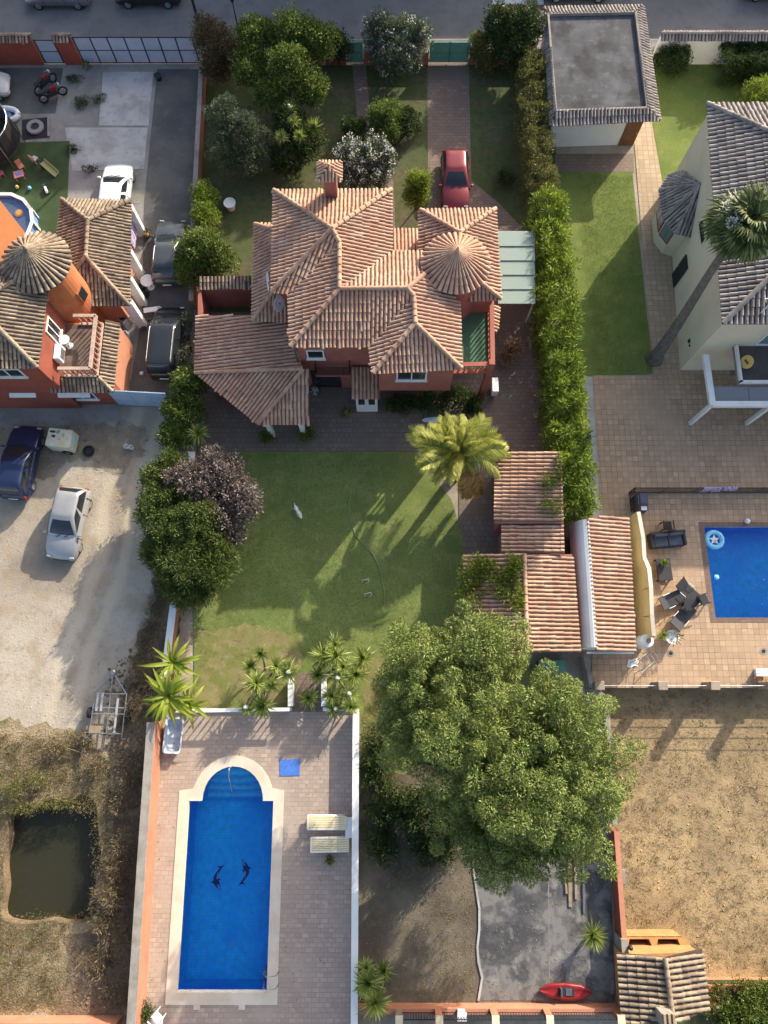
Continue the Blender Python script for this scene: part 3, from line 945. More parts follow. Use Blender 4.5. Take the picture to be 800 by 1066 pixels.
def wall_run(name, label, pts, h, t, m, m_cap=None, cap_h=.06, cap_over=.04, z0=0., tiles=None, cat='wall', off=0.):
    """free-standing wall along pts (wall centre line), optional coping or tile cap"""
    root = thing(name, label, cat, (pts[0][0], pts[0][1], z0))
    mb, cp = MB(), MB()
    for a, b in zip(pts[:-1], pts[1:]):
        a, b = Vector((a[0], a[1], 0)), Vector((b[0], b[1], 0))
        mb.beam((a.x, a.y, z0 + h / 2), (b.x, b.y, z0 + h / 2), t, h)
        cp.beam((a.x, a.y, z0 + h + cap_h / 2), (b.x, b.y, z0 + h + cap_h / 2), t + 2 * cap_over, cap_h)
    mb.build('wall', m, root)
    if m_cap and not tiles: cp.build('coping', m_cap, root)
    if tiles:
        for a, b in zip(pts[:-1], pts[1:]):
            a, b = Vector((a[0], a[1], 0)), Vector((b[0], b[1], 0))
            d = (b - a).normalized(); s = Vector((d.y, -d.x, 0)) * (t / 2 + .22)
            zt = z0 + h
            for k in (1, -1):
                roof_slope(root, [(*(a + s * k)[:2], zt), (*(b + s * k)[:2], zt), (b.x, b.y, zt + .22), (a.x, a.y, zt + .22)], *tiles, name='coping_slope', thick=.05)
            caps(root, [((a.x, a.y, zt + .22), (b.x, b.y, zt + .22))], tiles[0], .10)
    return root

# ---------------- main house
EU, RU = 5.9, 7.05
hb = P(400, 300, 0)
H1 = thing('villa', 'terracotta tiled pink villa with round turret beside the lawn', 'house', (hb.x, hb.y, 0))
wl = MB()
wl.prism(W([(290, 204), (402, 204), (402, 268), (438, 268), (438, 303), (462, 306), (462, 350), (394, 352), (394, 354), (307, 354), (307, 299), (290, 298)], EU - .1), 0, EU - .12)
wl.prism(W([(442, 226), (510, 225), (515, 306), (446, 306)], 4.95), 0, 4.9)
wl.prism(W([(269, 240), (296, 240), (296, 331), (268, 331)], 3.7), 0, 3.62)
wl.build('wall', K['pink_wall'], H1)
MB().prism(W([(394.5, 330), (474, 306.5), (474, 381), (394.5, 381)], EU - .1), 2.85, EU - .13).build('upper_wall', K['pink_wall'], H1)
apex, r1, r2 = (346, 238.6, RU + .05), (353.6, 253, RU - .1), (353.6, 301, RU - .1)
rE = (424.5, 300.5, RU - .15)
rS = (432.6, 337, RU - .25)
rS0 = (431, 309, RU - .25)
RS = lambda pts, tl=TC, **k: roof_slope(H1, R3(pts), *tl, **k)
RS([(285.5, 198.4, EU), (407.5, 197.5, EU), apex])                                         # north slope
RS([(285.5, 198.4, EU), apex, (283, 304, EU)])                                             # west slope
RS([apex, (353.6, 256, RU - .1), (300.5, 306, EU), (283, 304, EU)])                        # strip to the valley
RS([apex, (407.5, 197.5, EU), (408, 262, EU), (356, 302, RU - .1), r1])                    # east slope
RS([r1, r2, (302.6, 361, EU), (300.5, 305, EU)])                                           # west slope of south wing
RS([r2, rE, (431, 312, RU - .2), (385, 361, EU), (302.6, 361, EU)])                        # south slope
RS([r2, (408, 262, EU), (441, 262, EU), (440, 286, 6.6), rE])                              # small north slope
RS([(432, 310, RU - .2), rS, (388.5, 388.6, EU), (384.6, 361, EU)])                        # south-east wing, west
RS([rS, (480.6, 384, EU), (388.5, 388.6, EU)])                                             # its south hip
RS([rE, (441, 287, 6.6), (478.5, 313, EU), (480.6, 384, EU), rS, (432, 310, RU - .2)])      # its east slope
cap_l = [(( 285.5, 198.4, EU), apex), ((407.5, 197.5, EU), apex), ((283, 304, EU), apex), (apex, r1), (r1, r2), (r2, (302.6, 361, EU)), (r2, rE), (rE, rS0), (rS0, rS),
         (rS, (388.5, 388.6, EU)), (rS, (480.6, 384, EU)), (rE, (442, 286, 6.6))]
caps(H1, [(P(*a) + Vector((0, 0, .05)), P(*b) + Vector((0, 0, .05))) for a, b in cap_l], K['terracotta'], .12)
# north-east wing and turret
EN = 5.0
na = (478.5, 242.5, EN + .95)
RS([(439.5, 218.5, EN), (516, 217.6, EN), na])
RS([(436.5, 219.5, EN), na, (478, 275, EN + .95), (437, 300, EN)])
RS([(516, 217.6, EN), (521.5, 311.5, EN), (480, 278, EN + .95), na])
RS([(521.5, 311.5, EN), (488, 313, EN), (480, 278, EN + .95)])
caps(H1, [(P(*a) + Vector((0, 0, .05)), P(*b) + Vector((0, 0, .05))) for a, b in [((438, 219, EN), na), ((516, 217.6, EN), na), ((521.5, 311.5, EN), (480, 278, EN + .95)), (na, (479, 277, EN + .95))]], K['terracotta'], .12)
tcn = P(474.5, 274, 6.5)
tR = 1.66
MB().lathe((tcn.x, tcn.y, 0), [(1.38, 2.8), (1.38, 6.5)], 32).build('turret_wall', K['pink_wall'], H1, smooth=False)
cone_roof(H1, (tcn.x, tcn.y), tR, 6.45, 7.6, *TC, n=36)
# lower roofs
RS([(410, 239, 3.2), (436, 239, 3.2), (436, 264, 3.75), (410, 264, 3.75)])
RS([(265.5, 233, 3.7), (287, 239.5, 4.6), (286, 301.5, 4.6), (263, 333.5, 3.7)])
RS([(263, 333.5, 3.7), (286, 301.5, 4.6), (300, 301.5, 4.6), (300, 335, 3.7)])
RS([(265.5, 233, 3.7), (290, 233, 3.7), (287, 239.5, 4.6)])
caps(H1, [(P(263, 333.5, 3.75), P(286, 301.5, 4.65)), (P(265.5, 233, 3.75), P(287, 239.5, 4.65))], K['terracotta'], .11)
RS([(514, 318, 2.9), (520, 318, 2.7), (518, 345, 2.7), (512, 345, 2.9)])
# carport wing on the west
RS([(205, 328, 2.6), (301, 328, 3.5), (301, 340, 3.5), (316, 384, 3.62), (203.5, 388, 2.6)])
RS([(203.5, 388, 2.6), (316, 384, 3.62), (269, 441.5, 2.6)])
RS([(316, 384, 3.62), (322, 384, 3.62), (321.5, 441.5, 2.6), (269, 441.5, 2.6)])
caps(H1, [(P(203.5, 388, 2.65), P(316, 384, 3.67)), (P(269, 441.5, 2.65), P(316, 384, 3.67))], K['terracotta'], .11)
cw = MB()
for a, b in (((211, 334), (211, 384)), ((211, 384), (240, 408)), ):
    A, B = P(*a, 2.5), P(*b, 2.5)
    cw.beam((A.x, A.y, 1.2), (B.x, B.y, 1.2), .25, 2.4)
cw.build('carport_wall', K['pink_wall'], H1)
for px in (277, 312):
    p = P(px, 436, 2.5)
    MB().box((p.x, p.y, 1.2), (.26, .26, 2.4)).build('carport_post', K['white_wall'], H1)
bm_ = MB(); A, B = P(270, 437, 2.45), P(319, 437, 2.45)
bm_.beam(A, B, .2, .2); bm_.build('carport_beam', K['white_wall'], H1)
# courtyard wall north of the carport, with tiled top
A, B = P(208, 300, 1.9), P(262, 299, 1.9)
cyw = MB(); cyw.beam((A.x, A.y, .95), (B.x, B.y, .95), .2, 1.9)
A2 = P(208, 328, 1.9); cyw.beam((A.x, A.y + .1, .95), (A2.x, A2.y, .95), .2, 1.9)
cyw.build('courtyard_wall', K['pink_wall'], H1)
roof_slope(H1, [(A.x, A.y - .1, 1.95), (B.x, B.y - .1, 1.95), (B.x, B.y + .55, 2.2), (A.x, A.y + .55, 2.2)], *OT, name='courtyard_wall_cap', thick=.05)
# chimney
cb = P(345.5, 199, 6.3)
ch = MB(); ch.box((cb.x, cb.y, 6.7), (.62, .62, 1.5)); co_ = ch.build('chimney', K['pink_wall'], H1)
tv = MB()
for dx in (-.25, .25):
    for dy in (-.25, .25): tv.box((cb.x + dx, cb.y + dy, 7.6), (.12, .12, .32))
tv.build('chimney_vent', K['white_wall'], co_)
zc = 7.76
for sx, sy in ((1, 1), (-1, 1), (-1, -1), (1, -1)):
    e = .58
    q = [(cb.x + e * sx, cb.y + e * sy), (cb.x - e * sy, cb.y + e * sx)]
    roof_slope(co_, [(*q[0], zc), (*q[1], zc), (cb.x, cb.y, zc + .42)], *TC, spacing=.17, course=.5, name='chimney_cap', thick=.04)
# south wall windows, porch, balcony
ySE = P(430, 381, EU - .1).y
c0, c1 = PYp(413, 391, ySE), PYp(443, 402, ySE)
window(H1, ((c0.x + c1.x) / 2, ySE, 4.75), c1.x - c0.x, 1.05, 'S', bars=1)
yS = P(350, 354, EU - .1).y
for px, w_ in ((340, 1.3),):
    c = PYp(px, 395, yS)
    window(H1, (c.x, yS, 1.25), 1.6, 2.1, 'S', K['dark_metal'], bars=1, sill=False, name='patio_door')
window(H1, (PYp(330, 375, yS).x, yS, 4.3), .9, .9, 'S', bars=0)
pz = P(347, 391, 2.7)
bs = MB(); bs.box((pz.x, (pz.y + yS) / 2, 2.62), (1.9, yS - pz.y, .16)); bs.build('balcony_slab', K['pink_wall'], H1)
railing(H1, [(pz.x - .9, yS, 2.7), (pz.x - .9, pz.y + .05, 2.7), (pz.x + .9, pz.y + .05, 2.7), (pz.x + .9, yS, 2.7)], .85, K['iron'], .1)
RS([(366, 382, 3.05), (393, 382, 3.05), (396, 415, 2.55), (366, 415, 2.55)], name='porch_roof')
A, B = P(370, 411, 2.4), P(393, 411, 2.4)
pw = MB(); pw.prism([(A.x, A.y), (B.x, B.y), (B.x, yS - .02), (A.x, yS - .02)], 0, 2.45); pw.build('porch_wall', K['white_wall'], H1)
for f_ in (-.28, .28):
    window(H1, ((A.x + B.x) / 2 + f_, A.y, 1.5), .5, 1.0, 'S', bars=0, sill=False)
dp = MB(); q = P(304, 361, EU); dp.tube([(q.x, q.y + .1, EU - .05), (q.x, q.y + .35, EU - .4), (q.x, q.y + .35, 3.3)], .06, 8)
dp.build('downpipe', K['steel'], H1, smooth=True)
# balcony over the side porch
fz = 3.05
bl = MB(); bl.prism(W([(464, 340), (509, 322), (510, 386), (464, 387)], fz), 2.65, fz - .02); bl.build('balcony_base', K['pink_wall'], H1)
sheet('balcony_floor', [W([(474, 322), (507, 322), (508, 384), (474, 384)], fz)], fz + .006, mat('balcony_green', [(.065, .155, .09), ((.08, .18, .11), 2, .4, .6)], .8), H1)
ba, bb_, bc = P(509.5, 320, fz), P(510.5, 387, fz), P(462, 388, fz)
for a, b in ((ba, bb_), (bb_, bc)):
    baluster_rail(H1, a, b, .98, K['salmon_wall'], .30, .2, m_cap=K['pink_wall'])
for p in (ba, bb_):
    MB().box((p.x - .05, p.y + .05, fz / 2 + .55), (.3, .3, fz + 1.1)).build('balcony_post', K['pink_wall'], H1)
# bracket frame of an air unit on the east side
au = P(516, 400, 1.1)
t_ = thing('air_conditioner', 'white air conditioning unit on the side of the pink villa', 'appliance', (au.x, au.y, .4))
MB().box((au.x, au.y, .75), (.35, .85, .65)).build('casing', K['white_plastic'], t_, bevel=.02)
MB().box((au.x + .18, au.y, .75), (.02, .6, .5)).build('grille', K['dark_metal'], t_)
MB().box((au.x, au.y, .28), (.3, .7, .25)).build('bracket', K['steel'], t_)

def sat_dish(loc, rz, r, label, tilt=60):
    t = thing('satellite_dish', label, 'satellite dish', loc)
    M_ = Matrix.Translation(Vector(loc) + Vector((0, 0, .62))) @ Matrix.Rotation(rz, 4, 'Z') @ Matrix.Rotation(math.radians(tilt), 4, 'X')
    mb = MB().lathe((0, 0, 0), [(.02, -.09), (r * .55, -.065), (r, .0), (r * .98, .01), (r * .55, -.05), (.0, -.075)], 24)
    mb.v = [tuple(M_ @ Vector(v)) for v in mb.v]
    mb.build('dish', K['white_plastic'], t, smooth=True)
    l = Vector(loc)
    MB().tube([l, l + Vector((0, 0, .6))], .03, 6).build('mast', K['steel'], t)
    ar_ = MB().tube([M_ @ Vector((0, r * .9, 0)), M_ @ Vector((0, r * .3, r * .9))], .015, 6)
    ar_.build('arm', K['steel'], t)
    MB().box(M_ @ Vector((0, r * .3, r * .92)), (.07, .07, .09)).build('receiver', K['steel'], t)
    return t
sat_dish(P(281, 300, 4.25), math.radians(-80), .5, 'white satellite dish standing higher on the west slope of the villa', 78)
sat_dish(P(293, 322, 4.1), math.radians(60), .45, 'white satellite dish lower down beside the villa roof corner', 70)

# pale green canopy over the side passage
cn = thing('canopy', 'pale green translucent sheet canopy between turret wing and hedge', 'canopy', P(538, 280, 0))
for i in range(5):
    y0, y1 = 241 + 15 * i, 241 + 15 * (i + 1)
    a, b, c, d = P(518, y0, 2.7 - .04 * i), P(556, y0, 2.5 - .04 * i), P(557, y1, 2.52 - .04 * i), P(519, y1, 2.72 - .04 * i)
    MB().add([a, b, c, d] + [v - Vector((0, 0, .012)) for v in (a, b, c, d)], [(0, 1, 2, 3), (7, 6, 5, 4), (0, 1, 5, 4), (1, 2, 6, 5), (2, 3, 7, 6), (3, 0, 4, 7)]).build('panel', K['sheet_glass'], cn)
fr = MB()
for i in range(6):
    y = 241 + 15 * i
    fr.beam(P(518, y, 2.62 - .04 * i), P(556, y, 2.42 - .04 * i), .02, .04)
fr.beam(P(556, 241, 2.38), P(557, 316, 2.2), .06, .1)
fr.build('frame', mat('canopy_frame', [(.34, .42, .38)], .6), cn)
for y in (243, 280, 314):
    p = P(556, y, 2.3); MB().box((p.x, p.y, 1.1), (.07, .07, 2.2)).build('post', K['white_paint'], cn)

# ---------------- outbuilding with tiled sheds beside the hedge
OB = thing('garden_shed', 'long low outbuilding with stepped terracotta roof beside the tall hedge', 'shed', P(560, 600, 0))
RB = lambda pts, **k: roof_slope(OB, R3(pts), *TC, **k)
RB([(516, 470, 2.65), (585, 470, 3.15), (587, 545, 3.15), (515, 545, 2.65)])
RB([(523, 546, 2.55), (587, 546, 3.0), (588, 576, 3.0), (523, 576, 2.55)])
RB([(546, 577, 3.1), (596, 577, 2.65), (604, 679, 2.65), (549, 679, 3.1)])
RB([(546, 577, 3.1), (549, 679, 3.1), (486, 684, 2.5), (483, 577, 2.5)])
caps(OB, [(P(546, 577, 3.15), P(549, 679, 3.15))], K['terracotta'], .11)
ow = MB()
ow.prism(W([(522, 474), (581, 474), (582, 543), (522, 543)], 2.6), 0, 2.55)
ow.prism(W([(552, 580), (592, 580), (599, 674), (554, 674)], 2.55), 0, 2.5)
ow.prism(W([(527, 548), (584, 548), (584, 579), (527, 579)], 2.5), 0, 2.45)
ow.build('wall', K['pink_wall'], OB)
for y in (582, 630, 678):
    p = P(489, y, 2.4); MB().box((p.x, p.y, 1.17), (.2, .2, 2.34)).build('post', K['pink_wall'], OB)
yy = P(575, 674, 2.5).y
door(OB, (P(577, 674, 1.1).x, yy, 1.05), 1.4, 2.1, 'S', K['dark_metal'])

# ---------------- shed with white wall on the terrace side
SH = thing('garden_shed', 'narrow shed with red striped tile roof and white side wall', 'shed', P(630, 610, 0))
roof_slope(SH, R3([(611, 538, 2.95), (654, 538, 2.35), (661, 678, 2.35), (621, 678, 2.95)]), *TC)
a, b, c, d = P(613, 541, 2.85), P(652, 541, 2.3), P(657, 674, 2.3), P(622, 674, 2.85)
sw_ = MB().add([(a.x, a.y, 0), (b.x, b.y, 0), (c.x, c.y, 0), (d.x, d.y, 0), a, b, c, d], [(3, 2, 1, 0), (4, 5, 6, 7), (0, 1, 5, 4), (1, 2, 6, 5), (2, 3, 7, 6), (3, 0, 4, 7)])
sw_.build('wall', K['white_wall'], SH)
rp = MB()                                             # rounded white parapet on the outbuilding side
for e in (a, d):
    for k in range(7):
        t_a = math.pi / 2 * k / 6
        rp.v.append((e.x - .02 - .56 * math.sin(t_a), e.y, 2.25 + .72 * math.cos(t_a)))
    rp.v.append((e.x - .58, e.y, 1.2)); rp.v.append((e.x - .02, e.y, 1.2))
for k in range(9): rp.f.append((k, (k + 1) % 9, 9 + (k + 1) % 9, 9 + k))
rp.f += [tuple(range(9)), tuple(range(17, 8, -1))]
rp.build('parapet', K['white_wall'], SH)
gt = MB(); gt.beam(P(611, 679.5, 2.62), P(660, 679.5, 2.32), .1, .1); gt.build('gutter', K['white_paint'], SH)
# yellow garden wall with wavy white coping
yw = thing('garden_wall', 'yellow wall with curving white coping beside the terrace', 'wall', P(660, 600, 0))
cl = [(664, 533, 1.9), (669, 560, 1.9), (670, 580, 1.9), (675, 592, 2.0), (677, 612, 2.1), (678, 640, 2.0), (680, 662, 1.8)]
wb, cpn = MB(), MB()
pts = [P(*c_) for c_ in cl]
fine = []
for i in range(len(pts) - 1):
    for k in range(5): fine.append(pts[i].lerp(pts[i + 1], k / 5))
fine.append(pts[-1])
for a, b in zip(fine[:-1], fine[1:]):
    wb.beam((a.x, a.y, a.z / 2), (b.x, b.y, b.z / 2), .18, (a.z + b.z) / 2)
    cpn.beam(a + Vector((.03, 0, .03)), b + Vector((.03, 0, .03)), .2, .06)
wb.build('wall', K['yellow_wall'], yw); cpn.build('coping', K['coping'], yw)
MB().box(P(668, 592, .9) + Vector((-.0, 0, 0)), (.06, .16, .16)).build('vent', K['brown_wood'], yw)

# ---------------- flat roofed garage at the top right
GA = thing('garage', 'white garage with flat grey roof and tiled parapet edge', 'garage', P(620, 100, 0))
gz = 2.85
o_ = R3([(567.5, 4.5, gz), (671, 2.4, gz), (687.5, 126, gz - .25), (574, 131.5, gz - .25)])
i_ = R3([(571, 14, gz + .1), (662, 12, gz + .1), (674.5, 112, gz + .1), (579, 115, gz + .1)])
gw = MB(); gw.prism([i_[0], i_[1], i_[2], i_[3]], 0, gz - .15); gw.build('wall', K['white_wall'], GA)
sheet('flat_roof', [[(p.x, p.y) for p in i_]], gz - .06, K['flat_roof'], GA)
for k, (a, b) in enumerate(((0, 1), (1, 2), (2, 3), (3, 0))):
    lo, hi = gz - .22, gz + .12
    roof_slope(GA, [(o_[a].x, o_[a].y, lo), (o_[b].x, o_[b].y, lo), (i_[b].x, i_[b].y, hi), (i_[a].x, i_[a].y, hi)], *GT, name='parapet_slope', thick=.06)
pp = MB()
for a, b in ((0, 1), (1, 2), (2, 3), (3, 0)):
    A, B = i_[a], i_[b]
    pp.beam((A.x, A.y, gz + .03), (B.x, B.y, gz + .03), .12, .20)
pp.build('parapet', K['grey_coping'], GA)
yg = i_[2].y
c = PYp(653, 150, yg)
door(GA, (c.x - .1, yg, 1.05), .95, 2.1, 'S')

# ---------------- cream house at the right
ch_x, ch_y0, ch_y1 = 17.15, 17.95, 30.4
ce = 6.05
CH = thing('cream_house', 'cream two storey house with grey tiled hip roof behind the palm', 'house', (ch_x + 5, (ch_y0 + ch_y1) / 2, 0))
xw = lambda y: ch_x + .04 * (y - ch_y0)
MB().prism([(ch_x, ch_y0), (ch_x + 14, ch_y0), (ch_x + 14, ch_y1), (xw(ch_y1), ch_y1)], 0, ce - .1).build('wall', K['cream_wall'], CH)
x0, x1, y0, y1 = ch_x - .35, ch_x + 14.3, ch_y0 - .35, ch_y1 + .3
hw = (y1 - y0) / 2
rz_ = ce + hw * .36
ra, rb = (x0 + hw, (y0 + y1) / 2, rz_), (x1 - hw, (y0 + y1) / 2, rz_)
xn = x0 + .05 * (y1 - y0)
ra = (x0 + hw + .3, ra[1], rz_)
for q in ([(x0, y0, ce), (xn, y1, ce), ra], [(xn, y1, ce), (x1, y1, ce), rb, ra], [(x1, y0, ce), (x1, y1, ce), rb], [(x0, y0, ce), (x1, y0, ce), rb, ra]):
    roof_slope(CH, q, *GT, spacing=.26)
caps(CH, [((x0, y0, ce + .05), (ra[0], ra[1], rz_ + .05)), ((xn, y1, ce + .05), (ra[0], ra[1], rz_ + .05)), ((ra[0], ra[1], rz_ + .05), (rb[0], rb[1], rz_ + .05)), ((x1, y0, ce + .05), (rb[0], rb[1], rz_ + .05)), ((x1, y1, ce + .05), (rb[0], rb[1], rz_ + .05))], K['grey_tile'], .13)
# bay with its own little roof
be, bt = 2.6, 4.2
yc_ = (P(693.5, 194, be).y + P(697, 230.5, be).y) / 2
wx_ = xw(yc_)
bw = [Vector((wx_, yc_ + 1.75, 0)), Vector((16.85, yc_ + 1.5, 0)), Vector((16.4, yc_ + .72, 0)), Vector((16.4, yc_ - .72, 0)), Vector((16.85, yc_ - 1.5, 0)), Vector((wx_, yc_ - 1.75, 0))]
MB().prism([(v.x, v.y) for v in bw], 0, be - .06).build('bay_wall', K['cream_wall'], CH)
ap = Vector((wx_ - .02, yc_, bt))
nb = [Vector((wx_ - .02, yc_ + 2.2, be)), Vector((16.6, yc_ + 1.95, be)), Vector((15.95, yc_ + .92, be)), Vector((15.95, yc_ - .92, be)), Vector((16.6, yc_ - 1.95, be)), Vector((wx_ - .02, yc_ - 2.2, be))]
for i in range(5):
    roof_slope(CH, [nb[i], nb[i + 1], ap], *GT, name='bay_roof', spacing=.2, thick=.06)
caps(CH, [(nb[k], ap) for k in (1, 2, 3, 4)], K['grey_tile'], .085)
for a_, b_ in ((bw[3], bw[4]), (bw[2], bw[3])):
    dv = (b_ - a_).normalized(); nrm = Vector((dv.y, -dv.x, 0))
    if nrm.x > 0: nrm = -nrm
    gb = MB(); gb.beam(a_.lerp(b_, .06) + nrm * .02 + Vector((0, 0, 1.6)), a_.lerp(b_, .94) + nrm * .02 + Vector((0, 0, 1.6)), .08, 1.45)
    bwn = gb.build('window', K['red_wall'], CH)
    for f0, f1 in ((.12, .48), (.53, .88)):
        MB().beam(a_.lerp(b_, f0) + nrm * .055 + Vector((0, 0, 1.6)), a_.lerp(b_, f1) + nrm * .055 + Vector((0, 0, 1.6)), .03, 1.2).build('pane', K['blue_glass'], bwn)
yq = PXp(722, 255, ch_x + .25).y
window(CH, (xw(yq), yq, 4.0), 1.2, .35, 'W', K['dark_metal'], bars=0, sill=False)
for dy, r_ in ((0, .11), (-.28, .06)):
    p = PXp(717.5, 355, ch_x); vt = MB().tube([(ch_x - .03, p.y + dy, p.z), (ch_x + .05, p.y + dy, p.z)], r_, 12); vt.build('wall_vent', K['dark_metal'], CH)
yq = PXp(703, 290, ch_x + .2).y
door(CH, (xw(yq) - .02, yq, 1.0), .9, 2.0, 'W', K['dark_metal'])
# first-floor terrace on the south side with white posts and rail
tz = 3.0
MB().box((ch_x + 8.2, ch_y0 - 1.1, tz - .1), (13, 2.2, .2)).build('balcony_slab', K['grey_coping'], CH)
sheet('balcony_floor', [[(ch_x + 1.75, ch_y0 - 2.15), (ch_x + 14.6, ch_y0 - 2.15), (ch_x + 14.6, ch_y0 - .02), (ch_x + 1.75, ch_y0 - .02)]], tz + .008, mat('balcony_brown', [(.10, .085, .075), ((.075, .065, .06), 1.5, .4, .6)], .85), CH)
br_ = MB(); br_.beam((ch_x + 1.7, ch_y0 - 2.15, tz + .12), (ch_x + 14.7, ch_y0 - 2.15, tz + .12), .12, .22); br_.beam((ch_x + 1.76, ch_y0 - 2.2, tz + .12), (ch_x + 1.76, ch_y0 - .05, tz + .12), .12, .22)
br_.build('balcony_rail', K['white_paint'], CH)
for k in range(4):
    window(CH, (ch_x + 3.6 + k * 2.4, ch_y0, tz + 1.25), 1.7, 2.1, 'S', K['white_paint'], K['blue_glass'], bars=1, sill=False, name='balcony_door')
# pergola of white beams with smoked panels
PG = thing('pergola', 'white beamed pergola with grey roof panels over the terrace', 'pergola', P(745, 430, 0))
pzv = 2.8
A, B = P(741.5, 421, pzv), P(733, 370, pzv)
xr = 34.0
pg = MB()
pg.beam(A, (xr, A.y, pzv), .3, .22)
pg.beam((A.x, A.y - .1, pzv + .012), (A.x - .05, B.y, pzv + .012), .3, .22)
pg.build('beam', K['white_paint'], PG)
x = A.x + .1
while x < xr - 1:
    MB().add([(x, A.y + .12, pzv - .02), (x + 1.9, A.y + .12, pzv - .02), (x + 1.9, ch_y0 - 2.3, pzv + .06), (x, ch_y0 - 2.3, pzv + .06),
              (x, A.y + .12, pzv - .035), (x + 1.9, A.y + .12, pzv - .035), (x + 1.9, ch_y0 - 2.3, pzv + .045), (x, ch_y0 - 2.3, pzv + .045)],
             [(0, 1, 2, 3), (7, 6, 5, 4), (0, 1, 5, 4), (1, 2, 6, 5), (2, 3, 7, 6), (3, 0, 4, 7)]).build('roof_panel', K['smoke_glass'], PG)
    x += 1.94
p = P(719, 444, 0)
for px in (A.x, A.x + 3.2, A.x + 8.5):
    MB().box((px, A.y, pzv / 2 - .06), (.2, .2, pzv - .12)).build('post', K['white_paint'], PG)
# antenna on the cream roof
at = P(793, 325, 6.3)
tt = thing('antenna', 'white television antenna on the corner of the grey tiled roof', 'antenna', at)
an = MB(); an.tube([at - Vector((0, 0, .25)), at + Vector((0, 0, 1.3))], .03, 6); an.build('mast', K['white_plastic'], tt)
an = MB(); an.tube([at + Vector((-.5, 0, 1.25)), at + Vector((.5, 0, 1.25))], .02, 6)
for k in range(6): an.tube([at + Vector((-.45 + .18 * k, -.2, 1.25)), at + Vector((-.45 + .18 * k, .2, 1.25))], .012, 5)
an.build('boom', K['white_plastic'], tt)
dk = P(751, 363, tz + .4)
yd = thing('wall_disc', 'round yellow disc leaning on the balcony corner of the cream house', 'ornament', (ch_x + 2.0, ch_y0 - 1.1, tz))
mb = MB().lathe((0, 0, 0), [(.0, .0), (.34, .0), (.36, .03), (.34, .06), (.0, .07)], 20)
M_ = Matrix.Translation((ch_x + 2.12, ch_y0 - 1.1, tz + .33)) @ Matrix.Rotation(math.radians(-52), 4, 'Y') @ Matrix.Rotation(.2, 4, 'X')
mb.v = [tuple(M_ @ Vector(v)) for v in mb.v]; mb.build('disc', K['gold'], yd, smooth=False)
mk = MB().box((0, 0, .085), (.12, .3, .02), .4); mk.v = [tuple(M_ @ Vector(v)) for v in mk.v]; mk.build('pattern', K['brown_wood'], yd)
# ---------------- orange house on the left
OH = thing('orange_house', 'orange two storey house with round tower and weathered tiles', 'house', P(40, 400, 0))
oe = 6.0
A = P(39.5, 383, oe)
sx, sy = A.x - .35, A.y + .35                     # south-east wall corner
ow_ = MB()
ow_.prism([(-31, sy), (sx, sy), (sx, sy + 4.7), (-31, sy + 4.7)], 0, oe - .1)
ow_.build('wall', K['red_wall'], OH)
nw_ = MB(); nw_.prism([(-31, sy + 4.6), (-20, sy + 4.6), (-20, 24.7), (-31, 24.7)], 0, 7.0); nw_.build('wing_wall', K['orange_wall'], OH)
RO = lambda pts, **k: roof_slope(OH, pts, *OT, **k)
hw = 2.9
ex, ey = A.x, A.y
RO([(ex, ey, oe), (ex, ey + 2 * hw, oe), (ex - hw, ey + hw, oe + 1.05)])
RO([(ex, ey, oe), (ex - hw, ey + hw, oe + 1.05), (-31, ey + hw, oe + 1.05), (-31, ey, oe)])
RO([(ex, ey + 2 * hw, oe), (ex - hw, ey + hw, oe + 1.05), (-31, ey + hw, oe + 1.05), (-31, ey + 2 * hw, oe)])
RO([(-20, 24.9, 7.0), (-19.7, ey + 2 * hw, 7.0), (-26, ey + 2 * hw + 1.5, 8.6), (-26, 24.9, 8.6)])
caps(OH, [((ex, ey, oe + .05), (ex - hw, ey + hw, oe + 1.1)), ((ex, ey + 2 * hw, oe + .05), (ex - hw, ey + hw, oe + 1.1)), ((ex - hw, ey + hw, oe + 1.1), (-31, ey + hw, oe + 1.1))], K['old_tile'], .12)
tw = P(38, 273, 6.45)
MB().lathe((tw.x, tw.y, 0), [(1.4, 0), (1.4, 6.45)], 40).build('tower_wall', K['orange_wall'], OH, smooth=False)
cone_roof(OH, (tw.x, tw.y), 1.68, 6.4, 7.6, *OT, n=34)
# the tower links to the house with a straight wall
# first-floor terrace with balustrade and tiled skirt roofs
ta, tb = P(101, 328, 4.0), P(93.5, 383, 4.0)
tzf = 3.0
MB().prism([(sx - .1, tb.y), (tb.x + .05, tb.y), (tb.x + .05, ta.y + .1), (sx - .1, ta.y + .1)], 0, tzf).build('terrace_wall', K['orange_wall'], OH)
MB().prism([(-31, tb.y - .35), (tb.x + .62, tb.y - .35), (tb.x + .62, tb.y - .02), (-31, tb.y - .02)], 0, 2.55).build('front_wall', K['red_wall'], OH)
MB().prism([(tb.x + .07, tb.y), (tb.x + .62, tb.y), (tb.x + .62, ta.y + .3), (tb.x + .07, ta.y + .3)], 0, 2.55).build('side_wall', K['salmon_wall'], OH)
sheet('terrace_floor', [[(sx + .02, tb.y + .05), (tb.x - .02, tb.y + .05), (tb.x - .02, ta.y), (sx + .02, ta.y)]], tzf + .012, mat('terrace_brown', [(.17, .12, .10), ((.11, .08, .07), 1.6, .4, .6), ((.25, .19, .16), 5, .55, .7, .6)], .9), OH)
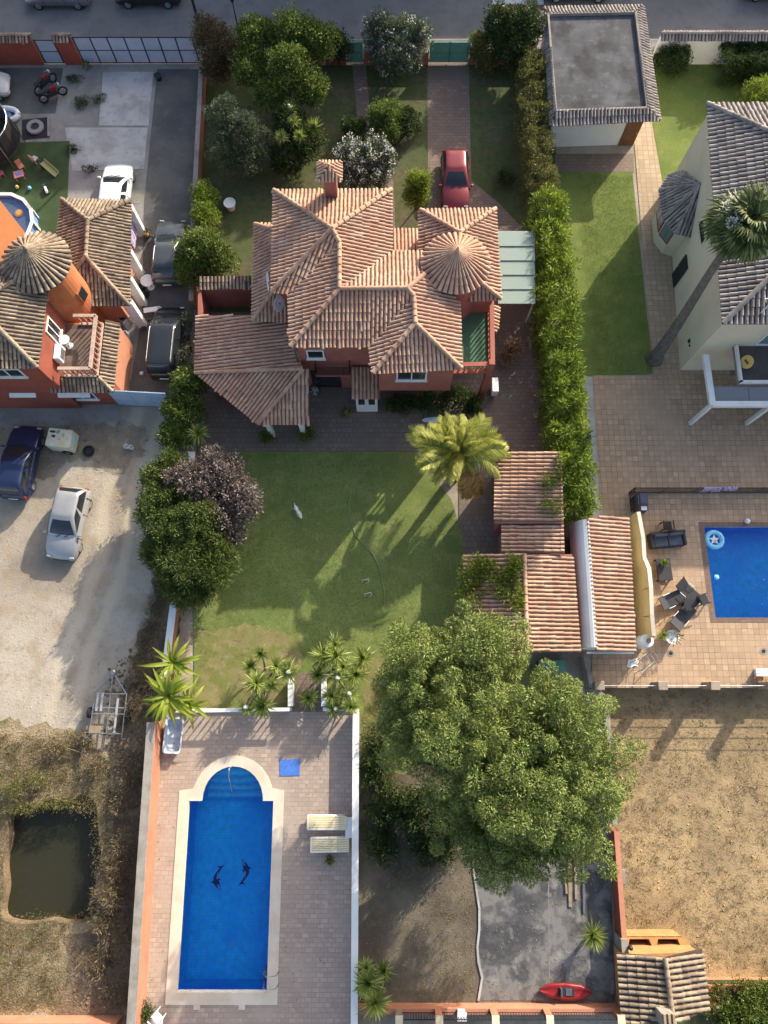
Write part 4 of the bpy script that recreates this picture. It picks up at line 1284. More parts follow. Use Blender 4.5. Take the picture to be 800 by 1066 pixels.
for p, q in ((Vector((tb.x, ta.y, tzf)), Vector((tb.x, tb.y, tzf))), (Vector((tb.x, tb.y, tzf)), Vector((sx + .3, tb.y, tzf))), (Vector((tb.x, ta.y, tzf)), Vector((tb.x - 1.2, ta.y, tzf)))):
    baluster_rail(OH, p, q, .98, K['salmon_wall'], .28, .15, m_cap=mat('dusty_cap', [(.46, .36, .30), ((.36, .27, .22), 3, .42, .62)], .9))
RO([(tb.x + .12, tb.y - .1, 3.0), (tb.x + .12, ta.y + .3, 3.0), (tb.x + .78, ta.y + .3, 2.65), (tb.x + .78, tb.y - .75, 2.65)], name='skirt_roof')
RO([(tb.x + .12, tb.y - .1, 3.0), (tb.x + .78, tb.y - .75, 2.65), (sx - .6, tb.y - .75, 2.65), (sx - .6, tb.y - .1, 3.0)], name='skirt_roof')
caps(OH, [((tb.x + .12, tb.y - .1, 3.03), (tb.x + .78, tb.y - .75, 2.68))], K['old_tile'], .1)
# openings
c = PXp(54, 343, sx); window(OH, (sx, c.y, 4.3), .9, 1.5, 'E', bars=1)
c = PYp(14, 393, sy); window(OH, (c.x, sy, 4.75), 1.6, .9, 'S', bars=1)
yf = tb.y - .35
for px, w_ in ((34, 1.3), (86, 1.6)):
    c = PYp(px, 413, yf); window(OH, (c.x, yf, 1.35), w_, 1.1, 'S', bars=1)
    aw = MB(); aw.add([(c.x - w_ * .55, yf, 2.3), (c.x + w_ * .55, yf, 2.3), (c.x + w_ * .55, yf - .45, 2.05), (c.x - w_ * .55, yf - .45, 2.05), (c.x - w_ * .55, yf, 2.25), (c.x + w_ * .55, yf, 2.25), (c.x + w_ * .55, yf - .45, 2.0), (c.x - w_ * .55, yf - .45, 2.0)],
                       [(0, 1, 2, 3), (7, 6, 5, 4), (0, 1, 5, 4), (1, 2, 6, 5), (2, 3, 7, 6), (3, 0, 4, 7)]).build('awning', K['white_paint'], OH)
ang = -.25
wx, wy = tw.x + 1.4 * math.cos(ang), tw.y + 1.4 * math.sin(ang)
twd = MB().box((wx, wy, 4.1), (.12, .62, .95), ang).build('tower_window', K['orange_wall'], OH)
MB().box((wx + .03, wy, 4.1), (.14, .44, .78), ang).build('pane', K['glass'], twd)
c = PXp(52, 362, sx)
t_ = thing('air_conditioner', 'white air conditioning unit on the orange house wall above the terrace', 'appliance', (sx + .2, c.y, 3.2))
MB().box((sx + .2, c.y, 3.75), (.32, .85, .6)).build('casing', K['white_plastic'], t_, bevel=.02)
MB().box((sx + .37, c.y, 3.75), (.02, .55, .45)).build('grille', K['steel'], t_)
MB().box((sx + .17, c.y, 3.4), (.28, .6, .06)).build('bracket', K['steel'], t_)
c = P(73, 360, 3.0)
t_ = thing('terrace_table', 'small round white table on the orange house terrace', 'table', c)
MB().lathe(c, [(.25, .68), (.28, .70), (.28, .72), (.0, .725)], 16).build('top', K['white_plastic'], t_)
MB().lathe(c, [(.2, 0.015), (.04, .08), (.035, .68)], 10).build('pedestal', K['white_plastic'], t_)

# ---------------- annex with hip roof in the left yard
AN = thing('annex', 'small hip roofed annex with weathered tiles in the left yard', 'annex', P(100, 280, 0))
ae, ar_z = 2.8, 3.75
RA = lambda pts, **k: roof_slope(AN, R3(pts), *OT, **k)
na_, sa_ = (92, 229.5, ar_z), (90, 268, ar_z)
ne_, se_, nw2, sw2 = (136.5, 209, ae), (135, 318, ae), (64.5, 207.5, ae), (52, 318, ae)
RA([nw2, ne_, na_]); RA([ne_, se_, sa_, na_]); RA([se_, sw2, sa_]); RA([sw2, nw2, na_, sa_])
caps(AN, [(P(*a) + Vector((0, 0, .05)), P(*b) + Vector((0, 0, .05))) for a, b in ((nw2, na_), (ne_, na_), (na_, sa_), (se_, sa_), (sw2, sa_))], K['old_tile'], .12)
aw_ = MB(); aw_.prism(W([(70, 213), (122, 214), (121, 312), (60, 312)], ae), 0, ae - .1); aw_.build('wall', K['salmon_wall'], AN)
for y in (214, 262, 290, 314):
    q = P(133, y, ae - .1)
    MB().box((q.x, q.y, (ae - .12) / 2), (.5, .28, ae - .12)).build('buttress', K['white_wall'], AN)
door(AN, (P(121.5, 240, 1.2).x + .55, P(121.5, 240, 1.0).y - .8, 1.0), .9, 2.0, 'E')
tc_ = P(139, 240, 1.2)
tl = thing('hanging_laundry', 'purple and white towel hanging beside the annex wall', 'towel', (tc_.x, tc_.y, .3))
lm = MB()
for i in range(8):
    y0 = tc_.y - .9 + i * .22
    lm.quad((tc_.x + .03 * (i % 2), y0, .7), (tc_.x + .03 * ((i + 1) % 2), y0 + .22, .7), (tc_.x + .03 * ((i + 1) % 2), y0 + .22, 1.8), (tc_.x + .03 * (i % 2), y0, 1.8))
lo_ = lm.build('cloth', K['purple_cloth'], tl)
m_ = lo_.modifiers.new('solid', 'SOLIDIFY'); m_.thickness = .012
ln = MB().tube([(tc_.x, tc_.y - 1.1, 1.8), (tc_.x, tc_.y + 1.1, 1.8)], .01, 5); ln.build('line', K['steel'], tl)

# ---------------- boundary walls, gates and fences
Yw = ys
WX = lambda px, py=67: P(px, py).x
wall_run('street_wall', 'dark red street wall left of the small blue door', [(-46, Yw), (WX(46, 69), Yw)], 1.85, .22, K['red_wall'], tiles=OT)
wall_run('street_wall', 'short red wall pier between blue door and wide blue gate', [(WX(68.5, 69), Yw), (WX(86, 69), Yw)], 1.85, .22, K['red_wall'], tiles=OT)
def panel_gate(name, label, a, b, h, cols, rows, m_panel, m_frame, cat='gate'):
    a, b = Vector(a), Vector(b)
    t = thing(name, label, cat, a)
    fr_ = MB()
    up = Vector((0, 0, 1))
    for i in range(cols + 1):
        p = a.lerp(b, i / cols); fr_.beam(p + up * .05, p + up * h, .07, .07)
    for j in range(rows + 1):
        z = .08 + (h - .12) * j / rows
        fr_.beam(a + up * z, b + up * z, .05, .05)
    fr_.build('frame', m_frame, t)
    d = (b - a) / cols
    for i in range(cols):
        for j in range(rows):
            z0 = .08 + (h - .12) * j / rows; z1 = .08 + (h - .12) * (j + 1) / rows
            p, q = a + d * (i + .04), a + d * (i + .96)
            pm = MB(); pm.beam(p + up * ((z0 + z1) / 2), q + up * ((z0 + z1) / 2), .02, z1 - z0 - .05)
            pm.build('panel', m_panel, t)
    return t
panel_gate('door_gate', 'narrow blue pedestrian door in the red street wall', (WX(48, 69), Yw, 0), (WX(67, 69), Yw, 0), 1.75, 1, 2, K['blue_gate'], K['dark_metal'])
panel_gate('sliding_gate', 'wide blue panelled street gate at the top left yard', (WX(88, 69), Yw, 0), (WX(208, 68), Yw, 0), 1.95, 7, 2, K['blue_gate'], K['dark_metal'])
ga, gb_ = P(125, 421), P(182, 424)
panel_gate('sliding_gate', 'blue panelled gate beside the orange house facing the dirt lot', (ga.x, ga.y, 0), (gb_.x, gb_.y, 0), 2.0, 3, 3, K['blue_gate'], K['blue_gate'])
wall_run('garden_wall', 'low wall between the left driveway and the villa garden', [P(214, 71), P(205, 250), P(203.5, 322)], .9, .2, K['salmon_wall'], K['grey_coping'])
wall_run('street_wall', 'low pink wall behind the front shrubs left of the small green gate', [(WX(213), Yw), (WX(361), Yw)], .9, .22, K['pink_wall'], K['grey_coping'])
wall_run('street_wall', 'low pink wall between the two green gates', [(WX(379), Yw), (WX(446), Yw)], .9, .22, K['pink_wall'], K['grey_coping'])
wall_run('street_wall', 'low pink wall behind dark shrubs right of the wide green gate', [(WX(488), Yw), (WX(566), Yw)], .9, .22, K['pink_wall'], K['grey_coping'])
wall_run('street_wall', 'white street wall with tiled top at the right', [(WX(676, 62), Yw + .05), (46, Yw + .05)], 1.95, .26, K['white_wall'], tiles=GT)
def bar_gate(label, a, b, h, leaves, group=None):
    a, b = Vector(a), Vector(b)
    t = thing('bar_gate', label, 'gate', a)
    up = Vector((0, 0, 1))
    for k in range(leaves):
        p, q = a.lerp(b, (k + .01) / leaves), a.lerp(b, (k + .99) / leaves)
        f_ = MB()
        f_.beam(p + up * .1, p + up * h, .06, .06); f_.beam(q + up * .1, q + up * h, .06, .06)
        for z in (.15, h * .5, h - .05): f_.beam(p + up * z, q + up * z, .05, .05)
        L = f_.build('leaf', K['green_metal'], t)
        bb = MB(); n = int((q - p).length / .11)
        for i in range(1, n): c = p.lerp(q, i / n); bb.box(c + up * (h / 2 + .05), (.03, .03, h - .15))
        tag(bb.build('bar', K['green_metal'], L), kind='stuff')
        sh_ = MB(); sh_.beam(p + up * (h / 2 + .05) + Vector((0, .05, 0)), q + up * (h / 2 + .05) + Vector((0, .05, 0)), .01, h - .2); sh_.build('backing_sheet', mat('green_mesh', [(.20, .44, .34), ((.16, .38, .29), 2, .4, .6)], .8), L)
    return t
bar_gate('wide green metal double gate at the top of the driveway', (WX(447), Yw, 0), (WX(487), Yw, 0), 1.6, 2)
bar_gate('small green metal gate at the end of the garden path', (WX(362), Yw, 0), (WX(378), Yw, 0), 1.6, 1)

# pool enclosure
pwl = [P(161, 752, 1.6), P(151, 900, 1.6), P(141.5, 1050, 1.6), P(137, 1120, 1.6)]
off = Vector((-.17, 0, 0))
wall_run('pool_wall', 'long salmon wall with grey coping along the west side of the pool', [p + off for p in pwl], 1.55, .3, K['salmon_wall'], K['grey_coping'], .07, .05, z0=.0)
wall_run('garden_wall', 'orange garden wall with white coping west of the lawn', [P(204, 475), P(196, 560), P(184, 640), P(172, 738)], .75, .28, K['salmon_wall'], K['white_wall'])
wr = [P(371.5, 737), P(369.5, 1120)]
wall_run('pool_parapet', 'thin white parapet wall along the east side of the pool deck', wr, .85, .22, K['white_wall'], K['white_wall'], .07, .05)
PF = thing('pool_balustrade', 'white balustrade at the lawn end of the pool deck left of the gap', 'balustrade', P(250, 738))
baluster_rail(PF, P(186, 739.5, .06), P(304, 738, .06), .95, K['white_wall'], .36, .15)
PF2 = thing('pool_balustrade', 'short white balustrade at the lawn end of the pool deck right of the gap', 'balustrade', P(355, 738))
baluster_rail(PF2, P(338, 738, .06), P(367, 738, .06), .95, K['white_wall'], .36, .15)
for (lab, x_) in (('white planter wall left of the path gap between the yuccas', 304.5), ('white planter wall right of the path gap between the yuccas', 338.5)):
    wall_run('planter_wall', lab, [P(x_, 706), P(x_, 735)], .7, .2, K['white_wall'], K['white_wall'], .05, .03)

wall_run('street_wall', 'red wall along the bottom edge of the dirt lot', [P(-60, 1060), P(128, 1060)], .9, .25, K['salmon_wall'], K['salmon_wall'])
# south wall of the back yard with posts and iron fence
sy0 = P(500, 1044).y
wall_run('back_wall', 'low orange wall with posts and iron fence at the bottom of the back yard', [(P(372, 1044).x, sy0 - .1), (P(640, 1044).x, sy0 - .1)], .65, .24, K['salmon_wall'], K['salmon_wall'], .04, .0)
bw_ = [o for o in bpy.data.objects if o.name.startswith('back_wall')][0]
xs_ = [P(px, 1044).x for px in (415, 455, 511, 565, 636)]
for x in xs_[:]:
    po = MB(); po.box((x, sy0 - .1, 1.1), (.3, .3, .82)); pc_ = po.build('post', K['salmon_wall'] if x > 1.5 else K['weathered_wood'], bw_)
    MB().box((x, sy0 - .1, 1.54), (.34, .34, .06)).build('post_cap', K['cream_wall'], pc_)
for x0_, x1_ in zip(xs_[:-1], xs_[1:]):
    railing(bw_, [(x0_ + .16, sy0 - .1, .7), (x1_ - .16, sy0 - .1, .7)], .8, K['dark_metal'], .12, .012, .03, name='fence_panel')
wall_run('side_wall', 'red wall between the concrete drive and the dry lot', [(lot_x - .08, P(632, 862).y), (lot_x - .08, sy0 - .2)], .95, .2, K['red_wall'], K['salmon_wall'], .05, .02, z0=LOTZ * 0)
wall_run('side_wall', 'thin grey wall between the white shed and the big tree', [P(605, 684), P(612, 716), (lot_x - .05, lot_top - .5), (lot_x - .08, P(632, 855).y)], .8, .15, K['grey_coping'], K['grey_coping'])
tl_ = thing('tiled_porch', 'small terracotta roof over the entrance at the bottom edge', 'porch', P(445, 1062))
roof_slope(tl_, [(P(412, 1060, 1.9).x, sy0 - .35, 2.0), (P(480, 1060, 1.9).x, sy0 - .35, 2.0), (P(480, 1060, 1.9).x, sy0 - 2.2, 1.6), (P(412, 1060, 1.9).x, sy0 - 2.2, 1.6)], *TC, spacing=.24)
for x in (P(414, 1060, 1.9).x, P(478, 1060, 1.9).x):
    MB().box((x, sy0 - 1.9, .8), (.2, .2, 1.58)).build('post', K['weathered_wood'], tl_)

# terrace fence of iron with stone pillars along the lot and iron rail by the house terrace
def pillar_fence():
    y = lot_top + .10
    ft = thing('terrace_fence', 'thin steel rail fence with stone pillars along the terrace edge', 'fence', (P(620, 716).x, y, 0))
    pxs = [P(p, 712).x for p in (618, 682, 735, 793)] + [30, 35, 40]
    for x in pxs:
        a = MB().box((x, y, .53), (.42, .36, 1.0)).build('pillar', K['stone'], ft)
        MB().box((x, y, 1.06), (.52, .46, .08), taper=.85).build('pillar_cap', K['stone'], a)
    for x0, x1 in zip(pxs[:-1], pxs[1:]):
        rl = MB()
        for z in (.3, .6, .92): rl.tube([(x0 + .2, y, z), (x1 - .2, y, z)], .018, 6)
        rl.build('rail', K['steel'], ft)
pillar_fence()
y510 = P(700, 513).y
IF = thing('iron_fence', 'dark iron fence dividing the house terrace from the pool terrace', 'fence', (P(655, 513).x, y510, 0))
xa = P(655, 513).x
px_ = [xa + k * 1.75 for k in range(11)]
for x in px_:
    MB().beam((x, y510, .02), (x, y510, 1.05), .05, .05).build('post', K['iron'], IF)
for a, b in zip(px_[:-1], px_[1:]):
    railing(IF, [(a + .03, y510, .02), (b - .03, y510, .02)], .95, K['iron'], .11, .014, .035, name='fence_panel')
railing(IF, [(xa, y510 - .03, .02), (xa, y510 - 1.1, .02)], .95, K['iron'], .11, .014, .035, name='fence_panel')
MB().box(((xa + 40) / 2, y510 - .02, .035), (40 - xa, .12, .04)).build('plinth', K['grey_coping'], IF)

# barbecue hut at the bottom right
BQ = thing('barbecue_hut', 'small tiled hut with two clay fire openings at the edge of the dry lot', 'barbecue', P(690, 1000, LOTZ))
bz = 1.35
# roof planes (two slopes meeting at a ridge running away from the lot)
ra_, rb_ = (692, 997, bz + .55), (701, 1066, bz + .55)
roof_slope(BQ, R3([(643, 992, bz), ra_, rb_, (648, 1066, bz)]), *OT, spacing=.24)
roof_slope(BQ, R3([ra_, (731, 988, bz + .1), (738, 1052, bz + .1), rb_]), *OT, spacing=.24)
caps(BQ, [(P(*ra_) + Vector((0, 0, .05)), P(*rb_) + Vector((0, 0, .05)))], K['old_tile'], .12)
MB().prism(W([(648, 994), (728, 992), (732, 1050), (652, 1060)], bz), LOTZ, bz - .08).build('wall', K['clay'], BQ)
# counter with two recessed openings on the lot side
q0, q1, q2, q3 = P(645, 976, .35), P(708, 973, .35), P(728, 988, .35), P(645, 991, .35)
yb0, yb1 = q3.y - .1, q0.y
xL, xR = q0.x, q2.x
cz = .30
def frame_with_holes():
    outer = [(xL, yb0), (xR, yb0), (xR - .75, yb1), (xL, yb1)]
    hs = []
    for a, b in ((.10, .40), (.52, .82)):
        xa_, xb_ = xL + (xR - xL - .5) * a + .05, xL + (xR - xL - .5) * b + .15
        hs.append([(xa_, yb0 + .22), (xb_ + .12, yb0 + .22), (xb_ - .02, yb1 - .08), (xa_ + .12, yb1 - .08)])
    o = sheet('counter_top', [outer] + hs, cz, K['clay'], BQ, thick=.12)
    for h_ in hs:
        ring_wall('oven_lining', h_, cz - .7, cz - .01, K['clay'], BQ)
        sheet('oven_floor', [h_], cz - .7, K['brown_wood'], BQ)
    side = MB()
    pts_ = outer
    for i in range(4):
        a, b = pts_[i], pts_[(i + 1) % 4]
        side.quad((a[0], a[1], LOTZ), (b[0], b[1], LOTZ), (b[0], b[1], cz - .02), (a[0], a[1], cz - .02))
    side.build('counter_base', K['clay'], BQ)
frame_with_holes()
cq = P(693, 1054, bz + .6)
cm = MB().box((cq.x - .1, cq.y - .1, bz + .75), (.55, .55, .9)).build('chimney', K['grey_coping'], BQ)
for k in range(3):
    MB().box((cq.x - .3 + k * .2, cq.y - .1, bz + 1.28), (.1, .6, .14)).build('chimney_tile', K['old_tile'], cm)
wp = P(756, 1046)
wall_run('side_wall', 'pale wall stub right of the barbecue hut', [P(738, 1044), P(757, 1048)], .7, .35, K['salmon_wall'], K['cream_wall'], .06, .03)

# ---------------- unseen houses added across the street to shade the road and front gardens
def added_street_house(x0, x1, y0, y1, h, m, tl, label):
    t = thing('added_street_house', label, 'house', ((x0 + x1) / 2, (y0 + y1) / 2, 0))
    MB().prism([(x0, y0), (x1, y0), (x1, y1), (x0, y1)], 0, h).build('wall', m, t)
    e = .4
    X0, X1, Y0, Y1 = x0 - e, x1 + e, y0 - e, y1 + e
    hw_ = (Y1 - Y0) / 2; rz = h + hw_ * .36
    a, b = (X0 + hw_, (Y0 + Y1) / 2, rz), (X1 - hw_, (Y0 + Y1) / 2, rz)
    for q in ([(X0, Y0, h), (X0, Y1, h), a], [(X0, Y1, h), (X1, Y1, h), b, a], [(X1, Y0, h), (X1, Y1, h), b], [(X0, Y0, h), (X1, Y0, h), b, a]):
        roof_slope(t, q, *tl, spacing=.3, course=.6)
    nwin = int((x1 - x0) / 3)
    for k in range(nwin):
        for z in np.arange(1.5, h - .9, 2.8):
            window(t, (x0 + (k + .5) * (x1 - x0) / nwin, y0, z), 1.2, 1.3, 'S')
    door(t, (x0 + (x1 - x0) * .5 / nwin + 1.5, y0, 1.05), 1.0, 2.1, 'S')
yh = rd + 11.2
added_street_house(-34, -16, yh, yh + 10, 5.6, K['cream_wall'], TC, 'unseen long cream house added for shade across the street beyond the left yard')
added_street_house(-12.5, 9.6, yh, yh + 9, 12.0, K['white_wall'], TC, 'unseen white four storey block added for shade across the street opposite the driveway gate')  # made tall so that its shadow reaches the left yard
added_street_house(10.4, 30, yh, yh + 10, 5.6, K['salmon_wall'], OT, 'unseen salmon house added for shade across the street opposite the flat roofed garage')
added_street_house(30.8, 52, yh, yh + 10, 5.6, K['cream_wall'], OT, 'unseen cream house added for shade across the street furthest along the white wall')
# ------------------------------------------------------------------ vegetation
def unit(n):
    v = rng.normal(size=(n, 3))
    return v / np.linalg.norm(v, axis=1, keepdims=True)

def quads_mesh(name, C, A, B, m, parent=None, kite=.45):
    """kite-shaped leaves: base C, axis A (length vector), half width vector B"""
    n = len(C)
    V = np.empty((n, 4, 3), np.float32)
    V[:, 0] = C; V[:, 1] = C + A * kite + B; V[:, 2] = C + A; V[:, 3] = C + A * kite - B
    me = bpy.data.meshes.new(name)
    me.vertices.add(n * 4); me.vertices.foreach_set('co', V.ravel())
    me.loops.add(n * 4); me.loops.foreach_set('vertex_index', np.arange(n * 4, dtype=np.int32))
    me.polygons.add(n)
    me.polygons.foreach_set('loop_start', np.arange(0, n * 4, 4, dtype=np.int32))
    me.polygons.foreach_set('loop_total', np.full(n, 4, np.int32))
    me.update(calc_edges=True)
    return mesh_obj(name, me, m, parent)

def leaves(name, centers, radii, per, L, Wd, m, parent, up=.25, outward=.7, flat=.0, floor=.03):
    """leaf clumps: every clump a loose ball of leaves pointing outwards"""
    centers = np.asarray(centers, float); n = len(centers)
    radii = np.broadcast_to(np.asarray(radii, float), (n,))
    idx = np.repeat(np.arange(n), per)
    d = unit(len(idx)); d[:, 2] += up; d /= np.linalg.norm(d, axis=1, keepdims=True)
    rr_ = radii[idx] * rng.uniform(.25, 1.0, len(idx)) ** .6
    C = centers[idx] + d * rr_[:, None]
    ax = d * outward + unit(len(idx)) * (1 - outward) + np.array([0, 0, .15])
    ax /= np.linalg.norm(ax, axis=1, keepdims=True)
    sd = np.cross(ax, unit(len(idx))); sd /= np.linalg.norm(sd, axis=1, keepdims=True) + 1e-9
    ln = L * rng.uniform(.6, 1.25, len(idx))
    keep = C[:, 2] > floor
    return quads_mesh(name, C[keep], (ax * ln[:, None])[keep], (sd * (Wd * rng.uniform(.7, 1.2, len(idx)))[:, None] * .5)[keep], m, parent)

def thin(c, dmin):
    """keep points at least dmin apart"""
    cell = {}
    keep = []
    for i, p in enumerate(c):
        k = tuple((p // dmin).astype(int))
        ok = True
        for dx in (-1, 0, 1):
            for dy in (-1, 0, 1):
                for dz in (-1, 0, 1):
                    for q in cell.get((k[0] + dx, k[1] + dy, k[2] + dz), ()):
                        if ((q - p) ** 2).sum() < dmin * dmin: ok = False
        if ok:
            cell.setdefault(k, []).append(p); keep.append(i)
    return c[keep]

def ball_tufts(name, centers, R, per, L, Wd, m, parent):
    """tight rounded tufts: needles on the outer shell of each tuft, tops fuller than undersides"""
    n = len(centers)
    idx = np.repeat(np.arange(n), per)
    Rr = (R * rng.uniform(.6, 1.2, n))[idx]
    d = unit(len(idx)); d[:, 2] = d[:, 2] + .35; d /= np.linalg.norm(d, axis=1, keepdims=True)
    C = np.asarray(centers)[idx] + d * (Rr * rng.uniform(.72, 1.0, len(idx)))[:, None] * np.array([1, 1, .85])
    nn = d + unit(len(idx)) * .55                          # leaf faces roughly follow the tuft's surface
    ax = np.cross(nn, unit(len(idx))); ax /= np.linalg.norm(ax, axis=1, keepdims=True) + 1e-9
    ax = ax * .8 + d * .5
    sd = np.cross(nn, ax); sd /= np.linalg.norm(sd, axis=1, keepdims=True) + 1e-9
    ln = L * rng.uniform(.6, 1.3, len(idx))
    return quads_mesh(name, C, ax * ln[:, None], sd * (Wd * .5), m, parent)

def blob_centers(blobs, dens, jitter=.18, shell=(.62, 1.0), low=-.55):
    """clump centres over a union of ellipsoids (x, y, z, rx, ry, rz)"""
    out = []
    B = np.array(blobs, float)
    for b in B:
        area = 4 * math.pi * ((b[3] * b[4] * b[5]) ** (2 / 3))
        n = max(6, int(area * dens))
        d = unit(n * 2); d = d[d[:, 2] > low][:n]
        r = rng.uniform(shell[0], shell[1], len(d)) + rng.normal(0, jitter, len(d)) * .5
        p = b[:3] + d * r[:, None] * b[3:6]
        for q in B:                                        # drop clumps deep inside another lobe
            if q is b: continue
            e = (((p - q[:3]) / q[3:6]) ** 2).sum(1)
            p = p[e > .35]
        out.append(p)
    c = np.vstack(out)
    return c[c[:, 2] > .08]

def trunk(parent, base, top, r, limbs, m=None, name='trunk'):
    base, top = Vector(base), Vector(top)
    mb = MB()
    mid = base.lerp(top, .5) + Vector((random.uniform(-.1, .1), random.uniform(-.1, .1), 0))
    mb.tube([base - Vector((0, 0, .05)), base + Vector((0, 0, .25)), mid, top], [r * 1.35, r, r * .8, r * .5], 9)
    for q in limbs:
        q = Vector(q)
        s = base.lerp(top, random.uniform(.45, .95))
        k = s.lerp(q, .5) + Vector((0, 0, .15 * (q - s).length))
        mb.tube([s, k, s.lerp(q, .92)], [r * .45, r * .28, r * .1], 6)
    return mb.build(name, m or K['bark'], parent, smooth=True)

def shrub(name, label, cat, blobs, m, dens=4, cr=.32, per=60, L=.16, Wd=.07, group=None, base=None, tr=.07, limbs=5, flowers=None, jitter=.18, outward=.6, bark=None, low=-.55):
    """blobs: (px, py, z, rx, ry, rz) in photo pixels at height z, radii in metres"""
    B = []
    for b in blobs:
        c = P(b[0], b[1], b[2]); B.append((c.x, c.y, b[2], b[3], b[4], b[5]))
    B_ = np.array(B)
    g = base if base is not None else (B_[:, 0].mean(), B_[:, 1].mean(), 0)
    t = thing(name, label, cat, (g[0], g[1], 0), 0, group)
    cc = blob_centers(B, dens, jitter, low=low)
    pick = cc[rng.choice(len(cc), min(limbs, len(cc)), replace=False)] if limbs else []
    zt = B_[:, 2].mean()
    trunk(t, (g[0], g[1], 0), (B_[:, 0].mean(), B_[:, 1].mean(), max(.3, zt)), tr, pick, bark)
    cr_ = leaves('crown', cc, cr * rng.uniform(.7, 1.3, len(cc)), per, L, Wd, m, t, outward=outward)
    inner = []
    for b in B_:                                           # inner leaves so that the crown is not hollow
        k = max(4, int(len(cc) / len(B_) * .5))
        inner.append(b[:3] + unit(k) * rng.uniform(.2, .68, k)[:, None] * b[3:6])
    inn = np.vstack(inner); inn = inn[inn[:, 2] > .1]
    leaves('inner_foliage', inn, cr * 1.2, max(20, per // 2), L * 1.3, Wd * 1.5, m, t)
    if flowers:
        up_ = cc[rng.choice(len(cc), min(flowers, len(cc)), replace=False)]
        up_ = up_ + (up_ - B_[:, :3].mean(0)) * .07 + np.array([0, 0, .16])
        leaves('blossom', up_, .14, 9, .1, .09, K['f_white'], t)
    return t

# big pine in the back yard
PT = [(448, 698, 6.3, 2.2, 2.1, 2.1), (500, 674, 6.5, 1.9, 1.6, 1.8), (432, 752, 5.6, 1.6, 2.0, 2.0), (478, 752, 7.0, 2.3, 2.4, 2.2), (572, 752, 7.2, 2.3, 1.9, 2.1), (596, 806, 6.8, 2.2, 2.3, 2.3),
      (545, 812, 7.3, 2.4, 2.3, 2.3), (498, 840, 5.7, 2.1, 2.0, 2.1), (582, 866, 5.6, 1.9, 1.6, 1.9), (530, 880, 5.3, 1.9, 1.5, 1.9)]
pine_base = P(505, 800, 0)
BT = [(*P(525 + (a - 525) * .965, 775 + (b - 775) * .98, z)[:2], z, rx * .96, ry * .96, rz * .95) for a, b, z, rx, ry, rz in PT]
t = thing('pine_tree', 'big round crowned pine tree in the back yard', 'tree', (pine_base.x, pine_base.y, 0))
cc = thin(blob_centers(BT, 9, .22, (.62, 1.03), -.7), .66)
trunk(t, (pine_base.x, pine_base.y, 0), (pine_base.x, pine_base.y + .3, 5.8), .34, cc[rng.choice(len(cc), 26, replace=False)])
ball_tufts('crown', cc, .45, 430, .14, .042, K['f_pine'], t)
inn = np.vstack([np.array(b[:3]) + unit(60) * rng.uniform(.2, .75, 60)[:, None] * np.array(b[3:6]) for b in BT])
leaves('inner_foliage', inn, .5, 60, .3, .08, K['f_pine'], t)
# low shrubs in its shade
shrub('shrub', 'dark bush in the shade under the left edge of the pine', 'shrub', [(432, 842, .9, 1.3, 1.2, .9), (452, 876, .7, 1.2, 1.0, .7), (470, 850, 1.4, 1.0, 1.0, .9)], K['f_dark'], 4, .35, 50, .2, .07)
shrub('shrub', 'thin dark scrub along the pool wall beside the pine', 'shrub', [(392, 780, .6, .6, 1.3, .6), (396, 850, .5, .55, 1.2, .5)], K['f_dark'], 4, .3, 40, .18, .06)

# street side of the main garden
shrub('tree', 'brownish leafed tree at the end of the wide blue gate', 'tree', [(218, 40, 2.6, 1.0, .9, 1.3), (236, 52, 2.1, 1.0, .9, 1.2), (225, 70, 1.6, .9, .8, 1.0)], K['f_brown'], 6, .34, 60, .16, .055, tr=.1)
shrub('tree', 'large bright green leafy tree near the street', 'tree', [(270, 40, 3.3, 1.2, 1.1, 1.1), (305, 34, 3.5, 1.3, 1.0, 1.1), (332, 45, 3.2, 1.2, 1.0, 1.0), (262, 68, 2.8, 1.1, 1.1, 1.0), (300, 72, 3.2, 1.4, 1.3, 1.2), (325, 92, 2.6, 1.0, .9, .9), (285, 96, 2.4, 1.0, 1.0, .9)], K['f_green'], 5, .36, 70, .17, .075, tr=.16, limbs=9)
shrub('shrub', 'dark shrub behind the street tree by the small green gate', 'shrub', [(352, 50, 1.3, .8, .7, 1.0)], K['f_dark'], 6, .3, 60, .15, .06)
shrub('tree', 'blue green olive tree left of the villa roof in the garden', 'tree', [(238, 122, 2.2, 1.2, 1.1, 1.1), (258, 140, 2.3, 1.2, 1.1, 1.1), (240, 158, 1.7, 1.3, 1.1, 1.0), (262, 165, 1.5, 1.1, 1.0, .9)], K['f_olive'], 6, .3, 70, .15, .05, tr=.12)
shrub('shrub', 'dense dark shrub with yucca spikes in the shaded garden', 'shrub', [(302, 128, 1.9, .9, .9, 1.1), (318, 150, 1.5, 1.1, 1.1, 1.0), (300, 168, 1.1, 1.0, .9, .8)], K['f_dark'], 6, .32, 60, .22, .06)
shrub('shrub', 'large grey green oleander between the two green gates', 'shrub', [(398, 38, 1.9, 1.2, 1.1, 1.3), (428, 40, 1.9, 1.2, 1.1, 1.3), (412, 60, 1.6, 1.5, 1.1, 1.2)], K['f_olive'], 6, .3, 70, .17, .05, flowers=110)
shrub('shrub', 'rounded green shrub beside the driveway lawn', 'shrub', [(402, 122, 1.2, 1.0, .95, 1.0), (400, 138, .9, .9, .8, .8)], K['f_green'], 7, .28, 70, .15, .06)
shrub('shrub', 'small dark shrub left of the rounded green shrub', 'shrub', [(368, 134, .7, .75, .7, .6)], K['f_dark'], 7, .26, 60, .14, .06)
